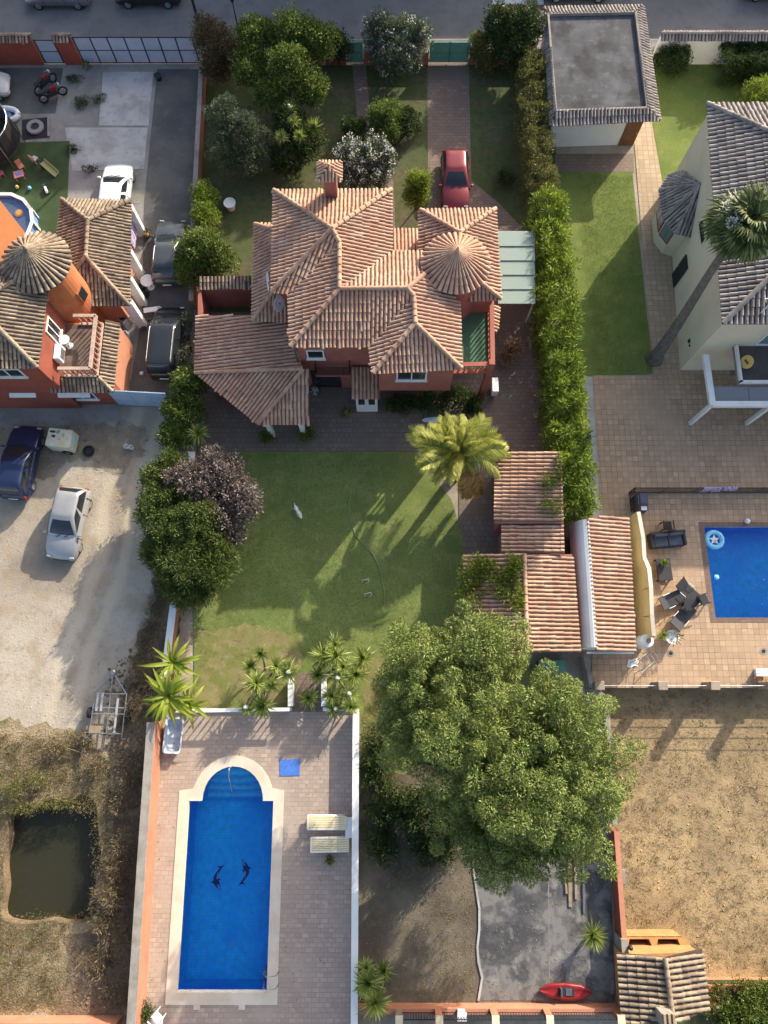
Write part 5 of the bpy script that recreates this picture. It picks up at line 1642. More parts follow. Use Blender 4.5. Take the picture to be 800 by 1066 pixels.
shrub('shrub', 'small dark shrub right of the rounded green shrub', 'shrub', [(425, 128, .75, .75, .9, .65)], K['f_dark'], 7, .26, 60, .14, .06)
shrub('oleander', 'oleander covered in white flowers behind the villa chimney', 'shrub', [(368, 168, 1.6, 1.1, 1.0, 1.2), (392, 166, 1.6, 1.1, 1.0, 1.2), (380, 186, 1.3, 1.4, .9, 1.0)], K['f_olive'], 7, .28, 70, .15, .05, flowers=420)
shrub('tree', 'small yellow green tree beside the red car', 'tree', [(436, 190, 1.9, .65, .6, .7), (434, 205, 1.5, .7, .6, .7)], K['f_lime'], 8, .26, 60, .18, .05, tr=.06)
shrub('shrub', 'tall dark shrub with pale flowers between green gate and garage', 'shrub', [(520, 30, 2.3, 1.0, 1.0, 1.3), (545, 28, 2.4, 1.2, 1.1, 1.4), (535, 52, 1.8, 1.3, 1.1, 1.2)], K['f_dark'], 6, .32, 70, .17, .06, flowers=14)
shrub('shrub', 'clipped olive green bush right of the wide green gate', 'shrub', [(499, 48, 1.1, .7, .8, .9), (505, 62, .8, .7, .7, .7)], K['f_hedge_dull'], 8, .26, 60, .13, .05)
shrub('shrub', 'small sparse bush in the bare strip right of the red car', 'shrub', [(527, 186, .5, .6, .5, .45)], K['f_dark'], 6, .25, 45, .14, .05)

def hedge(label, segs, m, h, dens=7, cr=.3, per=60, L=.2, Wd=.06, jit=.12, name='hedge'):
    """segs: (px, py, half width m) centre line at the hedge top"""
    pts = [(P(a, b, h * .8), w) for a, b, w in segs]
    t = thing(name, label, 'hedge', (pts[0][0].x, pts[0][0].y, 0))
    cs, stems = [], MB()
    for (p, w), (q, w2) in zip(pts[:-1], pts[1:]):
        L_ = (q - p).length
        n = int(L_ * (2 * w + 2 * h) * dens)
        f = rng.random(n)
        ww = w + (w2 - w) * f
        # points on an arch-shaped section
        th = rng.uniform(-.25 * math.pi, 1.25 * math.pi, n)
        sx_ = np.sign(np.cos(th)) * np.abs(np.cos(th)) ** .6; sz_ = np.sin(th)
        sz_ = np.sign(sz_) * np.abs(sz_) ** .6
        d = (q - p).normalized(); s = np.array([d.y, -d.x, 0])
        r = rng.uniform(.78, 1.06, n)
        lump = 1 + .14 * np.sin(f * L_ * 2.3 + p.y) * np.sin(f * L_ * 5.1 + 1)
        base = np.array(p)[None, :2] + (np.array(q) - np.array(p))[None, :2] * f[:, None]
        c = np.zeros((n, 3))
        c[:, :2] = base + s[None, :2] * (sx_ * ww * r * lump)[:, None]
        c[:, 2] = h * .5 + sz_ * h * .5 * r * lump
        c += rng.normal(0, jit, c.shape)
        cs.append(c[c[:, 2] > .08])
        for k in range(max(1, int(L_ / .9))):
            b = p.lerp(q, (k + .5) / max(1, int(L_ / .9)))
            stems.tube([(b.x, b.y, -.02), (b.x + .05, b.y, h * .5), (b.x, b.y + .05, h * .85)], [.05, .035, .015], 6)
    stems.build('stem', K['bark'], t)
    leaves('foliage', np.vstack(cs), cr, per, L, Wd, m, t, outward=.65)
    return t
hedge('tall dull green hedge along the flat roofed garage', [(556, 62, .75), (556, 110, .8), (560, 160, .8), (566, 196, .7)], K['f_hedge_dull'], 2.6, 6, .27, 62, .15, .055, .10)
hedge('long bright green sunlit hedge between the villa and the neighbouring lawn', [(573, 205, .65), (574, 250, .8), (579, 300, .82), (583, 350, .8), (589, 400, .8), (593, 450, .85), (598, 500, .7), (604, 540, .5)], K['f_hedge'], 2.7, 6, .30, 66, .27, .06, .17)
hedge('dark clipped box hedge below the white street wall', [(752, 60, 1.0), (830, 58, 1.0), (900, 58, 1.0)], K['f_dark'], 1.6, 18, .26, 85, .12, .05, .05)
shrub('shrub', 'round clipped dark bush between garage and box hedge', 'shrub', [(700, 60, .8, 1.15, 1.1, .85)], K['f_dark'], 9, .25, 70, .12, .05, jitter=.06)
shrub('shrub', 'yellowish rounded bush above the cream house roof', 'shrub', [(795, 100, 1.0, 1.4, 1.1, 1.0)], K['f_lime'], 8, .26, 70, .12, .05, jitter=.08)

# shrubs along the left driveway wall
shrub('shrub', 'narrow yellow green bush by the driveway above the rounded bush', 'shrub', [(214, 205, 1.0, .7, .7, .9), (214, 226, 1.0, .75, .8, .9)], K['f_lime'], 8, .28, 60, .16, .055)
shrub('shrub', 'big rounded bright green bush between parked car and villa', 'shrub', [(213, 262, 1.7, 1.35, 1.1, 1.3), (225, 272, 1.6, 1.1, 1.0, 1.1), (205, 282, 1.3, 1.2, .8, 1.0)], K['f_green'], 6, .33, 70, .17, .07)
shrub('shrub', 'leafy bush beside the end of the blue gate', 'shrub', [(197, 402, 1.5, .9, .8, 1.1), (190, 428, 1.3, 1.0, .9, 1.1), (183, 455, .9, .8, .8, .8)], K['f_green'], 6, .32, 60, .18, .07)
shrub('shrub', 'bare grey twiggy vine on the fence beside the dark van', 'shrub', [(196, 340, .8, .3, 1.0, .7), (194, 372, .8, .35, 1.0, .7)], K['f_olive'], 4, .26, 30, .14, .04, limbs=14)
shrub('tree', 'purple leafed tree at the upper left corner of the lawn', 'tree', [(226, 492, 2.9, 1.25, 1.1, 1.0), (250, 522, 2.7, 1.0, 1.1, 1.0), (208, 505, 2.9, 1.2, 1.1, 1.0), (236, 545, 2.5, 1.0, 1.0, .9), (188, 502, 2.6, .8, .8, .8)], K['f_purple'], 5, .36, 66, .17, .085, tr=.13, limbs=9)
shrub('tree', 'yellow green leafed tree on the dirt side of the purple tree', 'tree', [(168, 530, 2.6, 1.2, 1.3, 1.1), (185, 558, 2.8, 1.2, 1.1, 1.1), (166, 500, 2.2, .9, .9, .9), (203, 540, 3.1, 1.3, 1.1, 1.0), (196, 515, 2.7, 1.1, 1.0, .9), (180, 485, 2.3, .8, .7, .7)], K['f_mid'], 6, .33, 80, .14, .06, tr=.12, limbs=8)
shrub('tree', 'dark green drooping tree below the purple tree', 'tree', [(195, 585, 2.5, 1.5, 1.3, 1.2), (216, 590, 2.2, 1.3, 1.2, 1.1), (174, 575, 2.0, 1.1, 1.1, 1.0), (198, 612, 1.7, 1.3, .9, 1.0), (222, 568, 2.3, 1.0, 1.0, .9)], K['f_mid'], 6, .34, 90, .30, .042, tr=.12, limbs=8)
shrub('shrub', 'russet leafed sapling on the paving beside the balcony', 'shrub', [(536, 362, 1.0, .5, .45, .45), (528, 372, .6, .35, .3, .3)], K['f_russet'], 9, .22, 45, .12, .06, tr=.03)
shrub('shrub', 'low planting bed under the south wall of the villa', 'shrub', [(450, 420, .5, 1.1, .6, .55), (478, 414, .6, 1.0, .6, .6), (418, 420, .4, .8, .5, .45), (492, 424, .4, .5, .4, .4)], K['f_dark'], 8, .22, 50, .15, .05)
shrub('shrub', 'small potted bush left of the carport entrance', 'shrub', [(277, 455, .5, .35, .3, .45)], K['f_green'], 10, .2, 50, .12, .05)
shrub('shrub', 'small potted bush right of the carport entrance', 'shrub', [(319, 452, .5, .35, .4, .5)], K['f_green'], 10, .2, 50, .12, .05)
# vine on the outbuilding roof
shrub('vine', 'leafy vine covering the west side of the outbuilding roof', 'vine', [(500, 590, 2.75, 1.0, .7, .28), (520, 605, 2.9, .9, .9, .25), (535, 590, 3.1, .55, .6, .25), (490, 615, 2.6, .6, 1.1, .35), (538, 625, 3.05, .3, .9, .2)], K['f_lime'], 6, .26, 40, .17, .06, base=P(487, 600), low=-.3)
shrub('vine', 'sparse creeper hanging from the hedge over the tiled roof', 'vine', [(578, 525, 3.1, .8, .5, .2), (570, 500, 3.1, .5, .5, .18), (583, 490, 3.1, .5, .9, .2)], K['f_hedge'], 5, .24, 34, .17, .055, base=P(597, 510), low=-.3)
shrub('shrub', 'leafy bushes in the bottom right corner', 'shrub', [(785, 1052, .9, 1.0, .8, .9), (760, 1058, .7, .8, .7, .7), (805, 1040, .8, .9, .8, .8)], K['f_green'], 7, .28, 60, .16, .06)
shrub('shrub', 'low scrub between the lot kerb and the corner bushes', 'shrub', [(745, 1034, .35, .5, .35, .35), (775, 1030, .4, .8, .4, .35)], K['f_hedge_dull'], 8, .22, 45, .14, .05)
# scrub and weeds round the pond and yard
shrub('dry_bush', 'dry grey bush on the right bank of the pond', 'bush', [(110, 935, .5, .7, .7, .5), (120, 905, .4, .6, .8, .4), (104, 960, .3, .6, .4, .3)], K['f_scrub'], 8, .25, 40, .2, .02)
shrub('weeds', 'green weeds on the upper bank of the pond', 'weeds', [(28, 840, .3, .9, .4, .3), (12, 825, .35, .7, .5, .35), (60, 836, .25, .9, .3, .25), (40, 812, .3, .6, .4, .3)], K['f_hedge_dull'], 6, .2, 30, .16, .03)
shrub('weeds', 'dry weeds between the trailer and the pond', 'weeds', [(100, 800, .25, .7, .5, .22), (60, 780, .2, .6, .4, .2), (92, 770, .2, .5, .4, .18)], K['f_scrub'], 8, .18, 36, .14, .03)
for lab, px, py, r in (('weed clump beside the white car in the yard', 93, 177, .42), ('long weed patch on the broken slabs', 84, 108, .5), ('weed tuft near the slab corner by the red pier', 76, 84, .5), ('weed tuft on the slabs behind the long patch', 102, 104, .38), ('thin weeds along the turf edge', 73, 156, .35)):
    shrub('weeds', lab, 'weeds', [(px, py, .14, r, r * .7, .18), (px + 5, py - 2, .12, r * .7, r * .6, .15)], K['f_dark'], 12, .14, 36, .1, .03, limbs=2, tr=.02)

# rosettes: yuccas and agave
def rosette_mesh(name, n, L, Wd, m, droop=.25, lo=-.1, hi=1.35, seg=3):
    VS, FS = [], []
    for i in range(n):
        az = i * 2.39996 + random.uniform(-.2, .2)
        el = lo + (hi - lo) * (i / n) ** .8
        l = L * random.uniform(.8, 1.1)
        k = len(VS)
        for j in range(seg + 1):
            f = j / seg
            e = el - droop * f * f * (1.2 - el * .5)
            r_ = l * f * math.cos(el - droop * f * .5)
            z = l * f * math.sin(e)
            w = Wd * (1 - f) ** .7 * .5 + .002
            for s in (-1, 1):
                VS.append((r_ * math.cos(az) - s * w * math.sin(az), r_ * math.sin(az) + s * w * math.cos(az), z))
        for j in range(seg):
            FS.append((k + 2 * j, k + 2 * j + 1, k + 2 * j + 3, k + 2 * j + 2))
    me = bpy.data.meshes.new(name)
    me.from_pydata(VS, [], FS)
    me.materials.append(m)
    return me
yme = [rosette_mesh('leaf_rosette', 95, .62, .075, K['f_yucca']) for _ in range(3)]
fme = bpy.data.meshes.new('flower_spike')
fl = MB()
for k in range(40):
    z = .05 + .35 * k / 40; a = k * 2.4; r = .12 * (1 - k / 48)
    fl.box((r * math.cos(a), r * math.sin(a), z), (.06, .06, .05))
fme.from_pydata(fl.v, [], fl.f); fme.materials.append(K['f_white'])
def yucca(label, heads, flowers=(), stemr=.06, scale=1.0, meshes=None, name='yucca'):
    g = P(sum(h[0] for h in heads) / len(heads), sum(h[1] for h in heads) / len(heads), .0)
    t = thing(name, label, 'yucca', g)
    st = MB()
    for i, (px, py, z) in enumerate(heads):
        p = P(px, py, z)
        o = link(bpy.data.objects.new('leaf_rosette', (meshes or yme)[i % len(meshes or yme)]))
        attach(o, t); o.location = p; s = scale * random.uniform(.8, 1.32)
        o.scale = (s, s, s); o.rotation_euler = (random.uniform(-.5, .5), random.uniform(-.5, .5), random.uniform(0, 6.3))
        q = g.lerp(Vector((p.x, p.y, 0)), .35)
        st.tube([(q.x, q.y, 0), ((q.x + p.x) / 2, (q.y + p.y) / 2, z * .4), p], [stemr, stemr * .8, stemr * .7], 6)
        if i in flowers:
            f_ = link(bpy.data.objects.new('flower_spike', fme)); attach(f_, t); f_.location = p + Vector((0, 0, .12))
    st.build('stem', K['palm_bark'], t, smooth=True)
    return t
yucca('yucca cluster in the planter left of the path gap', [(273, 680, 1.3), (262, 694, 1.0), (288, 694, 1.3), (267, 712, 1.5), (285, 712, 1.6), (301, 700, 1.5), (257, 736, 1.1), (275, 734, 1.0)], (5, 6))
yucca('larger yucca cluster right of the path gap', [(349, 670, 1.6), (336, 684, 1.3), (351, 684, 1.8), (379, 686, 1.3), (332, 702, 1.2), (352, 706, 1.7), (370, 700, 1.5), (346, 724, 1.2), (364, 722, 1.4), (350, 738, .9), (366, 736, 1.0), (358, 694, 1.9)], (5, 8, 9))
yucca('single low yucca standing in the path gap', [(322, 727, .5)])
yucca('bright yucca by the driveway bushes at the edge of the dirt lot', [(189, 450, 1.2), (206, 452, 1.2), (198, 462, 1.0)])
yucca('yucca spikes rising from the dark garden shrub', [(302, 116, 2.7), (307, 128, 2.7), (294, 143, 2.4), (313, 142, 2.5), (328, 134, 2.1)], (0,))
yucca('tall yucca in the corner beside the pool parapet', [(385, 1024, 1.2), (389, 1043, 1.3), (401, 1010, .9), (381, 1008, 1.0)], (), scale=1.1)
agm = [rosette_mesh('leaf_rosette', 150, 1.0, .07, K['f_yucca'], .12)]
yucca('large round spiky agave beside the red side wall', [(617, 972, .7)], (), .12, 1.05, agm, 'agave')
yucca('small potted agave next to the sun loungers', [(690, 661, .45)], (), .05, .62, None, 'agave')

# strap leaved plant at the pool corner
def strap_mesh(L, Wd, bend):
    VS, FS = [], []
    seg = 8
    for j in range(seg + 1):
        f = j / seg
        w = Wd * (.55 + .6 * math.sin(math.pi * min(1, f * 1.02)) ** .7) * (1 - f ** 5) * .5 + .004
        x = L * (f - .16 * bend * f * f)
        z = L * (.62 * f - (.62 + bend * .55) * f * f * .75)
        VS += [(x, -w, z + w * .45), (x, 0, z), (x, w, z + w * .45)]
    for j in range(seg):
        for k in range(2):
            FS.append((3 * j + k, 3 * j + k + 1, 3 * j + k + 4, 3 * j + k + 3))
    me = bpy.data.meshes.new('leaf'); me.from_pydata(VS, [], FS); me.materials.append(K['f_aloe'])
    me.polygons.foreach_set('use_smooth', [True] * len(FS))
    return me
sm = [strap_mesh(1.35, .15, .5), strap_mesh(1.15, .14, .9), strap_mesh(1.5, .15, .3)]
t = thing('banana_plant', 'strap leaved yellow green plant at the corner of the pool deck', 'plant', P(178, 730))
stt = MB()
for (px, py, z, n_, sc) in ((181, 690, 1.6, 22, 1.15), (176, 724, 1.6, 30, 1.3), (198, 733, 1.1, 16, 1.0), (165, 735, 1.0, 12, .85)):
    p = P(px, py, z)
    stt.tube([(p.x, p.y, 0), (p.x + .05, p.y, z * .5), p], [.11, .1, .07], 8)
    for i in range(n_):
        o = link(bpy.data.objects.new('leaf', sm[i % 3])); attach(o, t); o.location = p
        o.rotation_euler = (random.uniform(-.3, .3), random.uniform(-.55, .25), i * 2.4 + random.uniform(-.3, .3))
        s = sc * random.uniform(.7, 1.05); o.scale = (s, s, s)
stt.build('stem', K['palm_bark'], t, smooth=True)
c = P(178, 706, 1.7)
leaves('dead_bloom', [(c.x, c.y, 1.7), (c.x + .1, c.y - .25, 1.6)], .2, 40, .2, .06, K['f_russet'], t)

# feather palm on the lawn
def frond_mesh(L, m, droop, n=46, lw=.035, ll=.46):
    VS, FS = [], []
    def rach(f):
        return Vector((L * (f - .18 * droop * f * f), 0, L * (.55 * f - (.55 + droop * .6) * f * f * .8)))
    seg = 9
    k = 0
    for j in range(seg + 1):
        p = rach(j / seg); w = .035 * (1 - .8 * j / seg)
        VS += [(p.x, -w, p.z), (p.x, w, p.z), (p.x, 0, p.z - w)]
    for j in range(seg):
        for q in range(3):
            FS.append((3 * j + q, 3 * j + (q + 1) % 3, 3 * j + 3 + (q + 1) % 3, 3 * j + 3 + q))
    for i in range(n):
        f = .12 + .88 * i / (n - 1)
        p = rach(f)
        l = ll * (math.sin(math.pi * (f * .82 + .12)) ** .6 + .1)
        for s in (-1, 1):
            for lift in (.35, -.15):
                d = Vector((.55 + .5 * f, s * 1.0, lift * random.uniform(.4, 1.4) - .2)).normalized() * l * random.uniform(.8, 1.1)
                mid = p + d * .5 + Vector((0, 0, .02)); tip = p + d + Vector((0, 0, -.28 * l))
                b = len(VS)
                w = Vector((lw, 0, 0))
                VS += [tuple(p - w * .4), tuple(p + w * .4), tuple(mid + w * .5), tuple(mid - w * .5), tuple(tip)]
                FS += [(b, b + 1, b + 2, b + 3), (b + 3, b + 2, b + 4)]
    me = bpy.data.meshes.new('frond'); me.from_pydata(VS, [], FS); me.materials.append(m)
    return me
pb_ = P(488, 548, 0); pt_ = P(477, 472, 3.7)
pb_ = Vector((pt_.x + .1, pt_.y - .2, 0))
PM = thing('palm_tree', 'yellow green feather palm with dead orange skirt at the lawn edge', 'palm', pb_)
MB().tube([pb_ - Vector((0, 0, .05)), pb_ + Vector((0, .1, .5)), pb_.lerp(pt_, .5) + Vector((.08, 0, 0)), pt_], [.32, .25, .2, .2], 12).build('trunk', K['palm_bark'], PM, smooth=True)
fm = [frond_mesh(2.85, K['f_palm'], d, 64, .055, .85) for d in (.35, .7, 1.0)]
for i in range(68):
    o = link(bpy.data.objects.new('frond', fm[i % 3])); attach(o, PM); o.location = pt_
    s = random.uniform(.7, 1.02) * (1.0 if i < 24 else .72)
    da = abs((i * 2.39996 + 1.0 + math.pi) % (2 * math.pi) - math.pi)
    if da < .75: s *= .5
    o.scale = (s, s, s)
    o.rotation_euler = (random.uniform(-.7, .7), random.uniform(-.75, .35) - (.55 if i >= 24 else 0), i * 2.39996)
dm = frond_mesh(2.9, K['f_dead'], .25, 40, .05, .5)
for i in range(16):
    o = link(bpy.data.objects.new('dead_frond', dm)); attach(o, PM); o.location = pt_ - Vector((-.1, .25, .2))
    o.rotation_euler = (random.uniform(-.3, .3), 1.0 + random.uniform(-.15, .2), -1.0 + random.uniform(-.3, .3)); s = random.uniform(.8, 1.1); o.scale = (s, s, s)

# tall fan palm at the right
wb_, wt_ = P(681, 374, 0), P(772, 236, 10.0)
FP = thing('palm_tree', 'tall slender fan palm leaning over the cream house roof', 'palm', wb_)
MB().tube([wb_ - Vector((0, 0, .05)), wb_ + Vector((0, 0, .15)), wb_ + Vector((0, .05, .8)), wb_.lerp(wt_, .35) + Vector((.05, 0, 0)), wb_.lerp(wt_, .7) + Vector((-.04, 0, 0)), wt_], [.52, .5, .34, .25, .2, .22], 14).build('trunk', K['palm_bark'], FP, smooth=True)
def fan_mesh(R, m, n=26):
    VS, FS = [], []
    pl = .75
    VS += [(0, -.02, 0), (0, .02, 0), (pl, .015, .22), (pl, -.015, .22)]; FS.append((0, 1, 2, 3))
    for i in range(n):
        a = -2.2 + 4.4 * i / (n - 1)
        l = R * (1 - .18 * abs(a) / 2.2) * random.uniform(.88, 1.08)
        d = Vector((math.cos(a), math.sin(a), .1)); s = Vector((-math.sin(a), math.cos(a), 0))
        o = Vector((pl, 0, .22))
        b = len(VS)
        w = .055
        fold = .03 if i % 2 else -.03
        VS += [tuple(o + d * l * .08 - s * .012), tuple(o + d * l * .08 + s * .012), tuple(o + d * l * .6 + s * w + Vector((0, 0, fold))), tuple(o + d * l * .6 - s * w + Vector((0, 0, -fold))), tuple(o + d * l + Vector((0, 0, -.28 * l)))]
        FS += [(b, b + 1, b + 2, b + 3), (b + 3, b + 2, b + 4)]
    me = bpy.data.meshes.new('frond'); me.from_pydata(VS, [], FS); me.materials.append(m)
    return me
ff = [fan_mesh(1.05, K['f_fan'], 30) for _ in range(3)]
for i in range(46):
    o = link(bpy.data.objects.new('frond', ff[i % 3])); attach(o, FP); o.location = wt_ + Vector((0, 0, .1))
    f = i / 46
    o.rotation_euler = (random.uniform(-.5, .5), -.95 + 1.75 * f + random.uniform(-.15, .15), i * 2.39996)
    s = random.uniform(.85, 1.15); o.scale = (s, s, s)
for i in range(5):
    a = 1.2 + i * .55
    p = wt_ + Vector((.9 * math.cos(a), .9 * math.sin(a), .7))
    cl_ = [(p.x + random.uniform(-.3, .3), p.y + random.uniform(-.3, .3), p.z + random.uniform(-.15, .25)) for _ in range(9)]
    tag(leaves('flower_cluster', cl_, .2, 34, .14, .05, K['f_white'], FP), kind='stuff')

# loose ground litter: stones, dry tufts and clods
def scatter(name, label, cat, poly, n, size, m, z=0., flat=.6):
    poly = [Vector((p[0], p[1], 0)) for p in poly]
    xs = [p.x for p in poly]; ys_ = [p.y for p in poly]
    pts = []
    while len(pts) < n:
        x, y = random.uniform(min(xs), max(xs)), random.uniform(min(ys_), max(ys_))
        ins = False
        for i in range(len(poly)):
            a, b = poly[i], poly[i - 1]
            if (a.y > y) != (b.y > y) and x < (b.x - a.x) * (y - a.y) / (b.y - a.y) + a.x: ins = not ins
        if ins: pts.append((x, y))
    mb = MB()
    for x, y in pts:
        s = size * random.uniform(.4, 1.3)
        k = len(mb.v); q = 5
        a0 = random.uniform(0, 6)
        for i in range(q):
            mb.v.append((x + s * random.uniform(.7, 1.2) * math.cos(a0 + i * 6.283 / q), y + s * random.uniform(.7, 1.2) * math.sin(a0 + i * 6.283 / q), z - .01))
        mb.v.append((x, y, z + s * flat))
        mb.f += [(k + i, k + (i + 1) % q, k + q) for i in range(q)]
    o = mb.build(name, m)
    return tag(o, label, cat, None, 'stuff')
def tufts(name, label, poly, n, r, m, L=.12, Wd=.02, per=14, z=0.):
    poly = [Vector((p[0], p[1], 0)) for p in poly]
    xs = [p.x for p in poly]; ys_ = [p.y for p in poly]
    pts = []
    while len(pts) < n:
        x, y = random.uniform(min(xs), max(xs)), random.uniform(min(ys_), max(ys_))
        ins = False
        for i in range(len(poly)):
            a, b = poly[i], poly[i - 1]
            if (a.y > y) != (b.y > y) and x < (b.x - a.x) * (y - a.y) / (b.y - a.y) + a.x: ins = not ins
        if ins: pts.append((x, y, z))
    idx = np.repeat(np.array(pts), per, axis=0)
    C = idx + np.c_[rng.normal(0, r, (len(idx), 2)), np.zeros(len(idx))]
    ax = unit(len(idx)); ax[:, 2] = np.abs(ax[:, 2]) + .45
    ax *= (L * rng.uniform(.5, 1.2, len(idx)) / np.linalg.norm(ax, axis=1))[:, None]
    sd = np.cross(ax, unit(len(idx))); sd /= np.linalg.norm(sd, axis=1, keepdims=True) + 1e-9
    o = quads_mesh(name, C, ax, sd * Wd * .5, m)
    return tag(o, label, 'grass', None, 'stuff')
scatter('gravel', 'loose stones and clods on the dirt lot', 'gravel', W([(-20, 445), (150, 445), (180, 640), (150, 760), (100, 800), (-20, 780)]), 700, .05, K['dirt'], -.02)
scatter('clods', 'dark clods and twigs beside the pool wall', 'debris', W([(110, 700), (165, 650), (150, 900), (134, 1050), (70, 1050), (104, 950)]), 900, .09, K['dark_dirt'], -.012, .7)
scatter('stubble', 'clods and straw on the dry lot', 'debris', [(lot_x + .2, lot_bot + .3), (26, lot_bot + .3), (26, lot_top - .3), (lot_x + .2, lot_top - .3)], 500, .07, K['dry_lot'], LOTZ, .6)
GK = leaf_mat('grass_blades', (.16, .195, .055), (.22, .245, .075), (.30, .28, .12), .3, 1.0)
DK = leaf_mat('dry_blades', (.26, .21, .10), (.20, .17, .08), (.14, .12, .06), .25, 1.2)
tufts('grass', 'short mown grass blades on the main lawn', W([(204, 472), (428, 472), (476, 545), (482, 640), (420, 690), (374, 738), (206, 738)]), 7000, .12, GK, .045, .018, 8, .03)
tufts('grass', 'short grass blades on the lawn by the cream house', W([(600, 182), (657, 182), (679, 388), (620, 390)]), 3200, .12, GK, .045, .018, 8, .004)
tufts('grass', 'dry grass stalks around the pond', W([(-30, 765), (95, 765), (125, 842), (118, 950), (100, 962), (99, 846), (52, 842), (9, 850), (3, 955), (96, 953), (64, 970), (62, 1050), (-30, 1050)]), 2600, .14, DK, .14, .02, 14, -.008)
tufts('grass', 'dry stubble scattered over the brown lot', [(lot_x + .2, lot_bot + .3), (26, lot_bot + .3), (26, lot_top - .3), (lot_x + .2, lot_top - .3)], 2600, .09, DK, .10, .02, 10, LOTZ)
tufts('grass', 'rough grass in the shaded back yard', W([(376, 745), (410, 700), (420, 760), (400, 860), (376, 900)]), 700, .1, GK, .12, .018, 14, .035)
tufts('grass', 'dry grass fringe between dirt lot and dark verge', W([(120, 745), (136, 690), (156, 620), (172, 580), (180, 600), (164, 650), (146, 710), (130, 770)]), 500, .12, DK, .13, .02, 12, -.01)
tufts('grass', 'sparse grass on the dark ground below the blue gate', W([(0, 438), (125, 438), (152, 452), (150, 474), (112, 496), (60, 480)]), 420, .14, GK, .09, .016, 8, -.014)
scatter('rubble', 'small rubble below the blue gate', 'rubble', W([(60, 440), (150, 445), (156, 480), (110, 500), (60, 480)]), 260, .05, K['grey_coping'], -.014)
# brown scrub along the outside of the pool wall and under the pine
for lab, bl in (('brown scrub patch beside the pool wall level with the trailer', [(150, 700, .3, .6, .9, .35), (143, 735, .3, .6, .7, .3)]),
                ('brown scrub patch beside the pool wall above the pond bush', [(138, 800, .35, .7, 1.1, .4), (128, 835, .3, .6, .8, .35)]),
                ('brown scrub patch beside the pool wall level with the pond', [(130, 880, .35, .7, 1.0, .4), (122, 925, .35, .6, .9, .4)]),
                ('brown scrub patch beside the pool wall below the pond', [(118, 975, .3, .8, .9, .35), (100, 1005, .25, .8, .7, .3), (120, 1030, .25, .6, .6, .3)])):
    shrub('scrub', lab, 'scrub', bl, K['f_scrub'], 6, .24, 34, .2, .022, limbs=12, tr=.03)
shrub('shrub', 'dark bramble in the shade left of the pine by the pool parapet', 'shrub', [(392, 800, .5, .7, 1.2, .55), (408, 835, .55, .8, 1.0, .6), (396, 880, .4, .7, .9, .45)], K['f_dark'], 6, .28, 46, .18, .05, limbs=10)
shrub('scrub', 'dead twiggy brush on the bare ground below the pine', 'scrub', [(440, 900, .3, 1.0, .6, .35), (415, 915, .25, .7, .5, .3), (470, 890, .25, .7, .5, .3)], K['f_scrub'], 5, .24, 26, .2, .02, limbs=14, tr=.03)
tufts('grass', 'scattered weeds on the bare back yard soil', W([(376, 880), (490, 880), (496, 1038), (376, 1038)]), 260, .1, GK, .09, .016, 10, .04)
# fallen leaves
def litter(label, poly, n, m, z, size=.07):
    poly = [Vector((p[0], p[1], 0)) for p in poly]
    xs = [p.x for p in poly]; ys_ = [p.y for p in poly]
    x = rng.uniform(min(xs), max(xs), n * 3); y = rng.uniform(min(ys_), max(ys_), n * 3)
    ins = np.zeros(len(x), bool)
    for i in range(len(poly)):
        a, b = poly[i], poly[i - 1]
        if a.y == b.y: continue
        ins ^= ((a.y > y) != (b.y > y)) & (x < (b.x - a.x) * (y - a.y) / (b.y - a.y) + a.x)
    x, y = x[ins][:n], y[ins][:n]
    n = len(x)
    an = rng.uniform(0, 6.28, n); l = size * rng.uniform(.5, 1.3, n)
    ax = np.c_[np.cos(an) * l, np.sin(an) * l, rng.uniform(-.01, .02, n)]
    sd = np.c_[-np.sin(an) * l * .28, np.cos(an) * l * .28, rng.uniform(-.008, .008, n)]
    o = quads_mesh('fallen_leaves', np.c_[x, y, np.full(n, z + .012)], ax, sd, m)
    tag(o, label, 'leaves', None, 'stuff')
LK = leaf_mat('fallen_leaf', (.22, .15, .07), (.15, .11, .05), (.28, .22, .09), .1, 2.)
litter('fallen leaves on the pool deck', W([(170, 744), (368, 744), (366, 1060), (290, 1060), (296, 800), (186, 800), (176, 1040), (152, 1060)]), 260, LK, .05)
litter('fallen leaves on the concrete drive', W([(500, 890), (632, 890), (636, 1038), (502, 1038)]), 600, LK, .055)
litter('fallen leaves on the patio paving', W([(206, 330), (600, 330), (596, 590), (484, 590), (470, 468), (206, 468)]), 420, LK, .03)
litter('fallen leaves on the pool terrace', W([(616, 690), (640, 520), (800, 520), (800, 712), (616, 712)]), 160, LK, .025)
litter('fallen leaves on the villa driveway', W([(446, 66), (488, 66), (490, 190), (548, 246), (548, 320), (520, 320), (446, 220)]), 260, LK, .018)
litter('fallen leaves in the shaded back yard', W([(376, 760), (500, 800), (497, 1036), (374, 1036)]), 700, LK, .045)
litter('clover leaves and clippings on the lawn', W([(206, 474), (428, 474), (476, 545), (482, 640), (420, 690), (374, 735), (206, 735)]), 500, K['f_lime'], .06, .06)
# ------------------------------------------------------------------ vehicles
def paint(name, c, metal=.25, rough=.32):
    return mat(name, [c, (tuple(x * .88 for x in c), 1.2, .4, .65)], rough, metal=metal, world=False, spec=.5, coat=.5)
CG = mat('car_glass', [(.018, .022, .028)], .06, spec=.7, world=False)
RIM = mat('rim_metal', [(.38, .39, .40)], .4, metal=.7, world=False)
LAMP = mat('lamp_lens', [(.36, .38, .40)], .12, spec=.7, world=False)
TAIL = mat('tail_lens', [(.34, .02, .02)], .2, spec=.6, world=False)

